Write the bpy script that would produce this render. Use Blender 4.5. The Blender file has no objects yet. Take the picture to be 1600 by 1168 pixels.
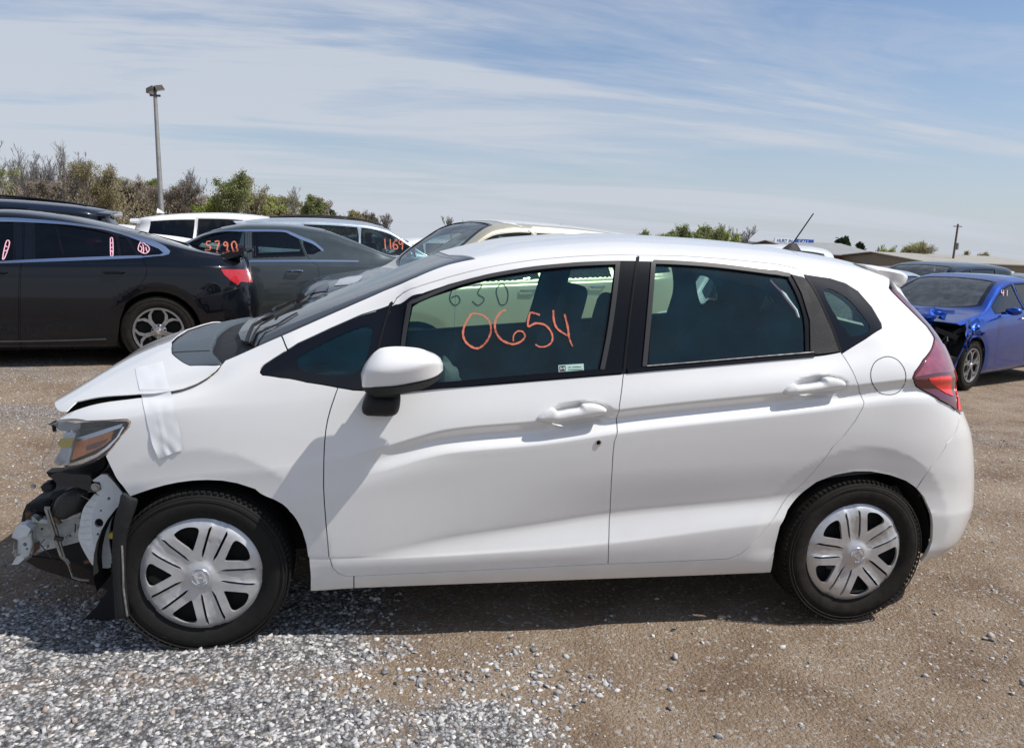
import bpy, math, random
import numpy as np
from mathutils import Vector, Matrix
from mathutils.geometry import delaunay_2d_cdt
random.seed(7); rng = np.random.default_rng(11)
scene = bpy.context.scene
C = scene.collection
# ------------------------------------------------------------------ camera
CP = np.array([0.645, -3.479, 1.502]); YAW, PITCH, ROLL, FPX = 0.165, 0.175, 0.0382, 1180.0
def cam_axes():
    cy, sy, cp, sp, cr, sr = math.cos(YAW), math.sin(YAW), math.cos(PITCH), math.sin(PITCH), math.cos(ROLL), math.sin(ROLL)
    f = np.array([sy*cp, cy*cp, -sp]); r = np.array([cy, -sy, 0.0]); u = np.cross(r, f)
    return cr*r + sr*u, -sr*r + cr*u, f
CR, CU, CF = cam_axes()
cam_d = bpy.data.cameras.new('camera'); cam = bpy.data.objects.new('camera', cam_d); C.objects.link(cam)
cam.matrix_world = Matrix(((CR[0], CU[0], -CF[0], CP[0]), (CR[1], CU[1], -CF[1], CP[1]), (CR[2], CU[2], -CF[2], CP[2]), (0, 0, 0, 1)))
cam_d.sensor_width = 36; cam_d.lens = FPX/1600*36; cam_d.clip_start = 0.05; cam_d.clip_end = 3000
scene.camera = cam
# ------------------------------------------------------------------ sun, sky, exposure
SUN_TO = np.array([0.66, -0.22, 1.0]); SUN_TO /= np.linalg.norm(SUN_TO)      # towards the sun
SUN_EL = math.asin(SUN_TO[2]); SUN_AZ = math.atan2(SUN_TO[0], SUN_TO[1])
sun_d = bpy.data.lights.new('sun', 'SUN'); sun = bpy.data.objects.new('sun', sun_d); C.objects.link(sun)
sun_d.energy = 5.0; sun_d.angle = math.radians(0.53); sun_d.color = (1.0, 0.955, 0.89)
sun.rotation_euler = Vector((-SUN_TO).tolist()).to_track_quat('-Z', 'Y').to_euler()
sun.location = (0, 0, 30)
world = bpy.data.worlds.new('World'); scene.world = world; world.use_nodes = True
scene.view_settings.view_transform = 'Standard'; scene.view_settings.look = 'None'
scene.view_settings.exposure = 0.0; scene.view_settings.gamma = 1.0
def nd(nt, typ, **kw):
    n = nt.nodes.new(typ)
    for k, v in kw.items():
        if k.startswith('i_'):
            n.inputs[k[2:].replace('_', ' ')].default_value = v
        else: setattr(n, k, v)
    return n
def lk(nt, a, ao, b, bi): nt.links.new(a.outputs[ao], b.inputs[bi])
def mth(nt, op, a, b=None, c=None, clamp=False):
    n = nt.nodes.new('ShaderNodeMath'); n.operation = op; n.use_clamp = clamp
    for i, x in enumerate((a, b, c)):
        if x is None: continue
        if isinstance(x, (int, float)): n.inputs[i].default_value = x
        else: nt.links.new(x, n.inputs[i])
    return n.outputs[0]
def ramp(nt, fac, stops, interp='LINEAR'):
    n = nt.nodes.new('ShaderNodeValToRGB'); n.color_ramp.interpolation = interp
    el = n.color_ramp.elements
    while len(el) < len(stops): el.new(0.5)
    for e, (p, c) in zip(el, stops):
        e.position = p; e.color = (*c, 1) if len(c) == 3 else c
    nt.links.new(fac, n.inputs[0]); return n.outputs[0]
def mixc(nt, fac, a, b, mode='MIX'):
    n = nt.nodes.new('ShaderNodeMix'); n.data_type = 'RGBA'; n.blend_type = mode
    for i, x in ((0, fac), (6, a), (7, b)):
        if isinstance(x, (int, float)): n.inputs[i].default_value = x
        elif isinstance(x, tuple): n.inputs[i].default_value = (*x, 1)
        else: nt.links.new(x, n.inputs[i])
    return n.outputs[2]
def build_sky():
    nt = world.node_tree; nt.nodes.clear()
    out = nd(nt, 'ShaderNodeOutputWorld'); bg = nd(nt, 'ShaderNodeBackground'); bg.inputs[1].default_value = 0.108
    sky = nd(nt, 'ShaderNodeTexSky'); sky.sky_type = 'NISHITA'; sky.sun_disc = False
    sky.sun_elevation = SUN_EL; sky.sun_rotation = SUN_AZ; sky.air_density = 1.0; sky.dust_density = 1.2; sky.ozone_density = 1.2
    tc = nd(nt, 'ShaderNodeTexCoord'); sep = nd(nt, 'ShaderNodeSeparateXYZ'); lk(nt, tc, 'Generated', sep, 0)
    zc = mth(nt, 'MAXIMUM', sep.outputs[2], 0.0)
    zz = mth(nt, 'ADD', zc, 0.10)
    cx = mth(nt, 'DIVIDE', sep.outputs[0], zz); cy = mth(nt, 'DIVIDE', sep.outputs[1], zz)
    comb = nd(nt, 'ShaderNodeCombineXYZ'); nt.links.new(cx, comb.inputs[0]); nt.links.new(cy, comb.inputs[1])
    def layer(rot, sc, nscale, detail, rough, dist, off=(0, 0, 0)):
        mp = nd(nt, 'ShaderNodeMapping'); mp.inputs['Rotation'].default_value = (0, 0, rot); mp.inputs['Scale'].default_value = sc
        mp.inputs['Location'].default_value = off
        lk(nt, comb, 0, mp, 0)
        n = nd(nt, 'ShaderNodeTexNoise'); n.inputs['Scale'].default_value = nscale; n.inputs['Detail'].default_value = detail
        n.inputs['Roughness'].default_value = rough; n.inputs['Distortion'].default_value = dist; lk(nt, mp, 0, n, 0)
        return n.outputs[0]
    streak = layer(SKYP[0], (0.42, 1.5, 1), 0.55, 10, 0.60, 0.9, SKYP[1])
    veil = layer(0.3, (0.5, 0.8, 1), 0.45, 3, 0.5, 0.2, SKYP[2])
    wisp = layer(-0.1, (0.6, 2.4, 1), 2.3, 8, 0.65, 0.8, (3, 1, 0))
    # the veil is thicker towards the west (the left of the view)
    side = mth(nt, 'MULTIPLY_ADD', sep.outputs[0], -0.27, 0.035)
    s = mth(nt, 'ADD', mth(nt, 'MULTIPLY_ADD', streak, 1.9, -.45), mth(nt, 'MULTIPLY', veil, 0.75))
    s = mth(nt, 'ADD', s, mth(nt, 'MULTIPLY', wisp, 0.30))
    s = mth(nt, 'ADD', s, side)
    m = ramp(nt, s, [(0.0, (0, 0, 0)), (0.80, (0.06, 0.06, 0.06)), (0.98, (0.42, 0.42, 0.42)), (1.0, (0.46, 0.46, 0.46))])
    m2 = mth(nt, 'SUBTRACT', s, 0.98); m2 = mth(nt, 'MULTIPLY', m2, 2.8); m2 = mth(nt, 'MAXIMUM', m2, 0.0); m2 = mth(nt, 'MINIMUM', m2, 0.42)
    sepm = nd(nt, 'ShaderNodeSeparateColor'); nt.links.new(m, sepm.inputs[0])
    mm = mth(nt, 'ADD', sepm.outputs[0], m2)
    # cirrus thins out overhead
    el = mth(nt, 'MULTIPLY', mth(nt, 'SUBTRACT', zc, .34), 2.2, clamp=True); mm = mth(nt, 'MULTIPLY', mm, mth(nt, 'SUBTRACT', 1.0, mth(nt, 'MULTIPLY', el, .8)))
    # haze towards the horizon
    hz = mth(nt, 'SUBTRACT', 1.0, mth(nt, 'MULTIPLY', zc, 2.3)); hz = mth(nt, 'MAXIMUM', hz, 0.0); hz = mth(nt, 'POWER', hz, 2.8)
    hz = mth(nt, 'MULTIPLY', hz, 0.86)
    keep = mth(nt, 'MULTIPLY', mth(nt, 'SUBTRACT', 1.0, mm), mth(nt, 'SUBTRACT', 1.0, hz))
    fac = mth(nt, 'SUBTRACT', 1.0, keep)
    skyc = mixc(nt, 1.0, sky.outputs[0], SKYTINT, 'MULTIPLY')
    col = mixc(nt, fac, skyc, CLOUDC)
    nt.links.new(col, bg.inputs[0]); lk(nt, bg, 0, out, 0)
SKYP = (0.10, (12.3, 3.1, 0), (2.2, 8.1, 0)); SKYTINT = (0.88, 1.0, 1.14); CLOUDC = (5.45, 5.85, 6.55)
build_sky()
# ------------------------------------------------------------------ materials
MATS = {}
def pmat(name, col, rough=0.5, metal=0.0, coat=0.0, spec=0.5, bump=0.0, bscale=60.0, var=0.0, vscale=8.0, emis=None, trans=0.0, dirt=None):
    m = bpy.data.materials.new(name); m.use_nodes = True; nt = m.node_tree; b = nt.nodes['Principled BSDF']
    b.inputs['Base Color'].default_value = (*col, 1); b.inputs['Roughness'].default_value = rough
    b.inputs['Metallic'].default_value = metal; b.inputs['Coat Weight'].default_value = coat; b.inputs['Coat Roughness'].default_value = 0.04
    b.inputs['Specular IOR Level'].default_value = spec
    tc = nd(nt, 'ShaderNodeTexCoord')
    if var > 0:
        n = nd(nt, 'ShaderNodeTexNoise'); n.inputs['Scale'].default_value = vscale; n.inputs['Detail'].default_value = 6; n.inputs['Roughness'].default_value = 0.65
        lk(nt, tc, 'Object', n, 0)
        lo = tuple(c*(1-var) for c in col); hi = tuple(min(1, c*(1+var)) for c in col)
        c = ramp(nt, n.outputs[0], [(0.3, lo), (0.7, hi)])
        if dirt:
            # dust settling with its own shape: patchy noise, thicker low on the body
            sp = nd(nt, 'ShaderNodeSeparateXYZ'); lk(nt, tc, 'Object', sp, 0)
            n2 = nd(nt, 'ShaderNodeTexNoise'); n2.inputs['Scale'].default_value = 14; n2.inputs['Detail'].default_value = 8; lk(nt, tc, 'Object', n2, 0)
            h = mth(nt, 'MULTIPLY_ADD', sp.outputs[2], -1/dirt[1], 1.0, clamp=True)
            f = mth(nt, 'MULTIPLY', mth(nt, 'MULTIPLY', h, n2.outputs[0]), dirt[2], clamp=True)
            c = mixc(nt, f, c, dirt[0])
        nt.links.new(c, b.inputs['Base Color'])
        r = ramp(nt, n.outputs[0], [(0.3, (rough*0.85,)*3), (0.7, (min(1, rough*1.2),)*3)]); nt.links.new(r, b.inputs['Roughness'])
    if bump > 0:
        n = nd(nt, 'ShaderNodeTexNoise'); n.inputs['Scale'].default_value = bscale; n.inputs['Detail'].default_value = 5
        lk(nt, tc, 'Object', n, 0); bp = nd(nt, 'ShaderNodeBump'); bp.inputs['Strength'].default_value = bump; bp.inputs['Distance'].default_value = 0.01
        lk(nt, n, 0, bp, 'Height'); lk(nt, bp, 0, b, 'Normal')
    if emis: b.inputs['Emission Color'].default_value = (*emis, 1); b.inputs['Emission Strength'].default_value = 1
    MATS[name] = m; return m
def glassmat(name, tint, refl=1.0, rough=0.0, haze=0.0, hcol=(0.5, 0.5, 0.5)):
    m = bpy.data.materials.new(name); m.use_nodes = True; nt = m.node_tree; nt.nodes.clear()
    out = nd(nt, 'ShaderNodeOutputMaterial'); tr = nd(nt, 'ShaderNodeBsdfTransparent'); tr.inputs[0].default_value = (*tint, 1)
    gl = nd(nt, 'ShaderNodeBsdfGlossy'); gl.inputs['Roughness'].default_value = rough
    fr = nd(nt, 'ShaderNodeFresnel'); fr.inputs[0].default_value = 1.5
    f = mth(nt, 'MULTIPLY', fr.outputs[0], refl)
    mx = nd(nt, 'ShaderNodeMixShader'); nt.links.new(f, mx.inputs[0])
    if haze > 0:
        df = nd(nt, 'ShaderNodeBsdfDiffuse'); df.inputs[0].default_value = (*hcol, 1)
        tc = nd(nt, 'ShaderNodeTexCoord'); n = nd(nt, 'ShaderNodeTexNoise'); n.inputs['Scale'].default_value = 9; n.inputs['Detail'].default_value = 7; lk(nt, tc, 'Object', n, 0)
        h = mth(nt, 'MULTIPLY', n.outputs[0], haze*2, clamp=True)
        m0 = nd(nt, 'ShaderNodeMixShader'); nt.links.new(h, m0.inputs[0]); lk(nt, tr, 0, m0, 1); lk(nt, df, 0, m0, 2); lk(nt, m0, 0, mx, 1)
    else: lk(nt, tr, 0, mx, 1)
    lk(nt, gl, 0, mx, 2); lk(nt, mx, 0, out, 0); MATS[name] = m; return m
DUST = (0.30, 0.26, 0.21)
pmat('white_paint', (0.71, 0.71, 0.705), 0.38, coat=1.0, var=0.012, vscale=3, dirt=(DUST, 0.62, 0.34))
pmat('white_plain', (0.70, 0.70, 0.69), 0.4, coat=0.6)
pmat('black_trim', (0.005, 0.0065, 0.011), 0.5, spec=0.09, bump=0.05, bscale=500)
pmat('black_gloss', (0.005, 0.006, 0.009), 0.10, spec=0.35)
pmat('black_plastic', (0.014, 0.0145, 0.016), 0.6, spec=0.3, bump=0.25, bscale=300, var=0.3, vscale=12)
pmat('grey_plastic', (0.060, 0.075, 0.088), 0.42, var=0.15, vscale=14, bump=0.06, bscale=400)
pmat('rubber_seal', (0.035, 0.036, 0.038), 0.5, spec=0.3)
pmat('dark_void', (0.006, 0.006, 0.006), 0.9)
pmat('tyre_rubber', (0.011, 0.0105, 0.010), 0.8, spec=0.25, var=0.35, vscale=30, bump=0.2, bscale=250)
pmat('tyre_dusty', (0.018, 0.0155, 0.013), 0.9, spec=.2, var=0.5, vscale=18, bump=0.25, bscale=250)
pmat('hubcap_silver', (0.52, 0.52, 0.53), 0.36, metal=0.55, var=0.10, vscale=26)
pmat('chrome', (0.85, 0.86, 0.88), 0.08, metal=1.0)
pmat('dull_metal', (0.32, 0.31, 0.29), 0.45, metal=0.8, var=0.4, vscale=40)
pmat('rusty_metal', (0.16, 0.09, 0.05), 0.75, metal=0.3, var=0.5, vscale=50)
pmat('primer_white', (0.60, 0.63, 0.64), 0.5, var=0.10, vscale=18, bump=0.12, bscale=90)
pmat('primer_dirty', (0.42, 0.43, 0.41), 0.6, var=0.30, vscale=24, bump=0.3, bscale=120)
pmat('seat_cloth', (0.022, 0.027, 0.034), 0.9, bump=0.2, bscale=200)
pmat('cabin_plastic', (0.055, 0.062, 0.068), 0.75, spec=0.2)
pmat('cabin_grey', (0.10, 0.105, 0.11), 0.7)
pmat('headliner', (0.32, 0.31, 0.29), 0.9)
pmat('tape', (0.70, 0.71, 0.725), 0.42, spec=0.5)
pmat('amber', (0.95, 0.25, 0.02), 0.3, coat=0.6, var=0.25, vscale=60)
pmat('amber_dark', (0.22, 0.035, 0.010), 0.3, coat=0.6)
pmat('lamp_silver', (0.62, 0.72, 0.85), 0.28, metal=0.7)
pmat('marker_yellow', (0.72, 0.55, 0.07), 0.5)
def markmat(name, col):
    m = pmat(name, col, .8, spec=.1); nt = m.node_tree; b = nt.nodes['Principled BSDF']; tc = nd(nt, 'ShaderNodeTexCoord'); n = nd(nt, 'ShaderNodeTexNoise'); n.inputs['Scale'].default_value = 130; n.inputs['Detail'].default_value = 5; lk(nt, tc, 'Object', n, 0)
    n2 = nd(nt, 'ShaderNodeTexNoise'); n2.inputs['Scale'].default_value = 18; lk(nt, tc, 'Object', n2, 0)
    a = mth(nt, 'MULTIPLY_ADD', mth(nt, 'ADD', n.outputs[0], n2.outputs[0]), 2.6, -1.75, clamp=True); a = mth(nt, 'MULTIPLY_ADD', a, .62, .38); nt.links.new(a, b.inputs['Alpha'])
markmat('marker_orange', (0.66, 0.20, 0.13))
pmat('marker_pink', (0.78, 0.42, 0.52), 0.7)
pmat('paper', (0.80, 0.81, 0.82), 0.7)
pmat('paper_yellow', (0.80, 0.66, 0.03), 0.6)
pmat('ink', (0.03, 0.03, 0.04), 0.7)
pmat('ink_red', (0.6, 0.08, 0.05), 0.7)
pmat('red_bright', (0.85, 0.015, 0.010), 0.2, coat=1.0, var=0.35, vscale=70)
pmat('red_deep', (0.10, 0.006, 0.012), 0.14, coat=1.0)
pmat('red_body', (0.12, 0.010, 0.022), 0.16, coat=1.0)
pmat('lamp_pink', (0.26, 0.055, 0.085), 0.14, coat=1.0, var=0.3, vscale=25)
glassmat('glass_side', (0.62, 0.77, 0.70), .85, haze=0.026, hcol=(0.05, 0.46, 0.74))
glassmat('glass_shield', (0.62, 0.72, 0.70), 1.1, haze=0.13, hcol=(0.42, 0.47, 0.50))
glassmat('glass_dark', (0.10, 0.13, 0.15), 1.2)
glassmat('glass_mid', (0.36, 0.46, 0.46), 1.3)
glassmat('lens_clear', (0.90, 0.91, 0.92), 0.9, rough=0.03, haze=0.08, hcol=(0.50, 0.50, 0.50))
M = lambda n: MATS[n]
# ------------------------------------------------------------------ mesh helpers
def link(o, parent=None, loc=None):
    C.objects.link(o)
    if parent is not None: o.parent = parent
    if loc is not None: o.location = loc
    return o
def mk(name, verts, faces, mat, parent=None, smooth=False, normals=None, label=None, kind=None, sharp=None):
    me = bpy.data.meshes.new(name)
    verts = np.asarray(verts, dtype=np.float64)
    me.from_pydata(verts.tolist(), [], [list(map(int, f)) for f in faces])
    mats = mat if isinstance(mat, (list, tuple)) else [mat]
    for m in mats: me.materials.append(M(m) if isinstance(m, str) else m)
    if smooth: me.polygons.foreach_set('use_smooth', np.ones(len(me.polygons), dtype=bool))
    if normals is not None: me.normals_split_custom_set_from_vertices(np.asarray(normals).tolist())
    elif sharp is not None: me.set_sharp_from_angle(angle=math.radians(sharp))
    o = bpy.data.objects.new(name, me); link(o, parent)
    if parent is not None and 'org' in parent: o.location = (-Vector(parent['org']))
    if label: o['label'] = label
    if kind: o['kind'] = kind
    return o
def empty(name, loc=(0, 0, 0), rz=0.0, label=None, cat=None, group=None, parts_world=False):
    o = bpy.data.objects.new(name, None); C.objects.link(o); o.location = loc; o.rotation_euler = (0, 0, rz); o.empty_display_size = 0.2
    if parts_world: o['org'] = list(loc)
    tag(o, label, cat, group); return o
def tag(o, label=None, cat=None, group=None, kind=None):
    if label: o['label'] = label
    if cat: o['category'] = cat
    if group: o['group'] = group
    if kind: o['kind'] = kind
    return o
class MB:
    """collects simple shapes into one mesh"""
    def __init__(s): s.v = []; s.f = []; s.mi = []; s.cur = 0
    def add(s, v, f):
        k = len(s.v); s.v += [tuple(map(float, p)) for p in v]; s.f += [tuple(i+k for i in q) for q in f]; s.mi += [s.cur]*len(f)
    def box(s, c, d, rot=None):
        x, y, z = (q/2 for q in d)
        v = [Vector((a*x, b*y, e*z)) for a in (-1, 1) for b in (-1, 1) for e in (-1, 1)]
        if rot is not None: v = [rot @ p for p in v]
        v = [p+Vector(c) for p in v]
        s.add(v, [(0, 1, 3, 2), (4, 6, 7, 5), (0, 4, 5, 1), (2, 3, 7, 6), (0, 2, 6, 4), (1, 5, 7, 3)])
    def tube(s, pts, r, n=8, cap=True):
        pts = [Vector(p) for p in pts]; rs = r if isinstance(r, (list, tuple)) else [r]*len(pts)
        v = []; a0 = None
        for i, p in enumerate(pts):
            t = (pts[min(i+1, len(pts)-1)]-pts[max(i-1, 0)])
            if t.length < 1e-9: t = Vector((0, 0, 1))
            t.normalize()
            a = t.orthogonal().normalized() if a0 is None else (a0-t*a0.dot(t))
            if a.length < 1e-6: a = t.orthogonal()
            a.normalize(); a0 = a; b = t.cross(a)
            for k in range(n):
                an = 2*math.pi*k/n; v.append(p+(a*math.cos(an)+b*math.sin(an))*rs[i])
        f = [(i*n+k, i*n+(k+1) % n, (i+1)*n+(k+1) % n, (i+1)*n+k) for i in range(len(pts)-1) for k in range(n)]
        if cap: f += [tuple(range(n))[::-1], tuple((len(pts)-1)*n+k for k in range(n))]
        s.add(v, f)
    def ribbon(s, pts, w, nrm=(0, -1, 0), taper=True):
        """flat stroke of width w lying in the plane whose normal is nrm"""
        pts = [Vector(p) for p in pts]; nn = Vector(nrm); v = []; m = len(pts)
        for i, p in enumerate(pts):
            t = pts[min(i+1, m-1)]-pts[max(i-1, 0)]; t.normalize(); b = nn.cross(t).normalized()
            ww = (w[i] if isinstance(w, (list, tuple)) else w)/2
            v += [p-b*ww, p+b*ww]
        s.add(v, [(2*i, 2*i+1, 2*i+3, 2*i+2) for i in range(m-1)])
    def lathe(s, prof, n=48, axis='y', c=(0, 0, 0)):
        """prof: (radius, along-axis)"""
        v = []
        for r, h in prof:
            for k in range(n):
                a = 2*math.pi*k/n
                v.append((c[0]+r*math.cos(a), c[1]+h, c[2]+r*math.sin(a)) if axis == 'y' else (c[0]+r*math.cos(a), c[1]+r*math.sin(a), c[2]+h))
        s.add(v, [(i*n+k, i*n+(k+1) % n, (i+1)*n+(k+1) % n, (i+1)*n+k) for i in range(len(prof)-1) for k in range(n)])
    def build(s, name, mat, parent=None, smooth=False, sharp=None, **kw):
        o = mk(name, s.v, s.f, mat, parent, smooth=smooth or sharp is not None, sharp=sharp, **kw)
        if isinstance(mat, (list, tuple)): o.data.polygons.foreach_set('material_index', np.array(s.mi, dtype=np.int32))
        return o
# ------------------------------------------------------------------ splines, projections
def pchip(xs, ys, xq):
    xs = np.asarray(xs, float); ys = np.asarray(ys, float); xq = np.asarray(xq, float)
    h = np.diff(xs); d = np.diff(ys, axis=0)/(h if ys.ndim == 1 else h[:, None])
    m = np.zeros_like(ys); m[0] = d[0]; m[-1] = d[-1]
    if len(xs) > 2:
        w1 = 2*h[1:]+h[:-1]; w2 = h[1:]+2*h[:-1]
        if ys.ndim > 1: w1 = w1[:, None]; w2 = w2[:, None]
        a = d[:-1]; b = d[1:]; ok = a*b > 0
        with np.errstate(divide='ignore', invalid='ignore'): mm = (w1+w2)/(w1/a+w2/b)
        m[1:-1] = np.where(ok, mm, 0)
    i = np.clip(np.searchsorted(xs, xq)-1, 0, len(xs)-2)
    t = (xq-xs[i])/h[i]; hh = h[i]
    if ys.ndim > 1: t = t[:, None]; hh = hh[:, None]
    t2 = t*t; t3 = t2*t
    r = (2*t3-3*t2+1)*ys[i]+(t3-2*t2+t)*hh*m[i]+(-2*t3+3*t2)*ys[i+1]+(t3-t2)*hh*m[i+1]
    lo = xq < xs[0]; hi = xq > xs[-1]
    if ys.ndim > 1: lo = lo[:, None]; hi = hi[:, None]
    return np.where(lo, ys[0], np.where(hi, ys[-1], r))
def tab(t, x): t = sorted(t); return pchip([a for a, b in t], [b for a, b in t], x)
def project(P):
    d = np.asarray(P)-CP; z = d@CF
    return np.stack([800+FPX*(d@CR)/z, 584-FPX*(d@CU)/z], -1)
def ray(px, py): return CF+(px-800)/FPX*CR-(py-584)/FPX*CU
def at_y(px, py, Y): d = ray(px, py); t = (Y-CP[1])/d[1]; return CP+t*d
def at_x(px, py, X): d = ray(px, py); t = (X-CP[0])/d[0]; return CP+t*d
def at_z(px, py, Z): d = ray(px, py); t = (Z-CP[2])/d[2]; return CP+t*d
def spl(pts, closed=False, n=8, corners=()):
    """Catmull-Rom through pts; indices in corners stay sharp"""
    P = [np.array(p, float) for p in pts]; m = len(P); out = []
    for i in range(m if closed else m-1):
        p1, p2 = P[i], P[(i+1) % m]
        p0 = P[i-1] if (closed or i > 0) else p1; p3 = P[(i+2) % m] if (closed or i+2 < m) else p2
        if i in corners: p0 = p1
        if (i+1) % m in corners: p3 = p2
        for k in range(n):
            t = k/n; out.append(0.5*((2*p1)+(-p0+p2)*t+(2*p0-5*p1+4*p2-p3)*t*t+(-p0+3*p1-3*p2+p3)*t**3))
    if not closed: out.append(P[-1])
    return np.array(out)
def inpoly(P, Q):
    x, y = P[:, 0], P[:, 1]; ins = np.zeros(len(P), bool); n = len(Q); j = n-1
    for i in range(n):
        xi, yi = Q[i]; xj, yj = Q[j]
        if yi != yj:
            c = ((yi > y) != (yj > y)) & (x < (xj-xi)*(y-yi)/(yj-yi)+xi); ins ^= c
        j = i
    return ins
def resample(P, step, closed=True):
    P = np.asarray(P, float); out = []; n = len(P)
    for i in range(n if closed else n-1):
        a, b = P[i], P[(i+1) % n]; L = np.linalg.norm(b-a)
        if L < 1e-7: continue
        k = max(1, int(math.ceil(L/step)))
        for t in range(k): out.append(a+(b-a)*t/k)
    if not closed: out.append(P[-1])
    return np.array(out)
def inset(P, d):
    n = len(P); A = 0.5*sum(P[i][0]*P[(i+1) % n][1]-P[(i+1) % n][0]*P[i][1] for i in range(n)); s = 1 if A > 0 else -1
    out = []
    for i in range(n):
        e1 = P[i]-P[i-1]; e2 = P[(i+1) % n]-P[i]
        e1 = e1/(np.linalg.norm(e1)+1e-12); e2 = e2/(np.linalg.norm(e2)+1e-12)
        n1 = np.array([-e1[1], e1[0]])*s; n2 = np.array([-e2[1], e2[0]])*s; b = n1+n2; L = np.linalg.norm(b)
        if L < 0.3: out.append(P[i]+n1*d); continue
        b /= L; c = max(0.45, b@n1); out.append(P[i]+b*d/c)
    return np.array(out)
def cdt_fill(outer, holes, gu, gv):
    """triangulate a polygon with holes plus interior grid lines gu x gv -> verts2d, tris, loops"""
    vs = []; ed = []
    for L in [outer]+list(holes):
        k = len(vs); n = len(L); vs += [tuple(p) for p in L]; ed += [(k+i, k+(i+1) % n) for i in range(n)]
    X, Y = np.meshgrid(gu, gv, indexing='ij'); Q = np.stack([X.ravel(), Y.ravel()], 1)
    if len(Q):
        ok = inpoly(Q, outer)
        for h in holes: ok &= ~inpoly(Q, h)
        Q = Q[ok]
        B = np.array(vs)
        if len(Q) and len(B) < 4000:
            du = (gu[1]-gu[0]) if len(gu) > 1 else 0.02; dv = (gv[1]-gv[0]) if len(gv) > 1 else 0.02
            lim = (0.35*min(du, dv))**2; keep = np.ones(len(Q), bool)
            for s0 in range(0, len(Q), 2000):
                q = Q[s0:s0+2000]; d2 = ((q[:, None, :]-B[None])**2).sum(-1).min(1); keep[s0:s0+2000] = d2 > lim
            Q = Q[keep]
        vs += [tuple(p) for p in Q]
    r = delaunay_2d_cdt([Vector(p) for p in vs], ed, [], 0, 1e-7)
    V = np.array([tuple(p) for p in r[0]]); T = np.array([f for f in r[2] if len(f) == 3])
    cen = V[T].mean(1); ok = inpoly(cen, outer)
    for h in holes: ok &= ~inpoly(cen, h)
    T = T[ok]
    a = V[T[:, 1]]-V[T[:, 0]]; b = V[T[:, 2]]-V[T[:, 0]]; cr = a[:, 0]*b[:, 1]-a[:, 1]*b[:, 0]
    T = T[np.abs(cr) > 1e-12]; cr = cr[np.abs(cr) > 1e-12]
    T = np.where((cr < 0)[:, None], T[:, ::-1], T)
    used, inv = np.unique(T, return_inverse=True)
    return V[used], inv.reshape(T.shape)
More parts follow.
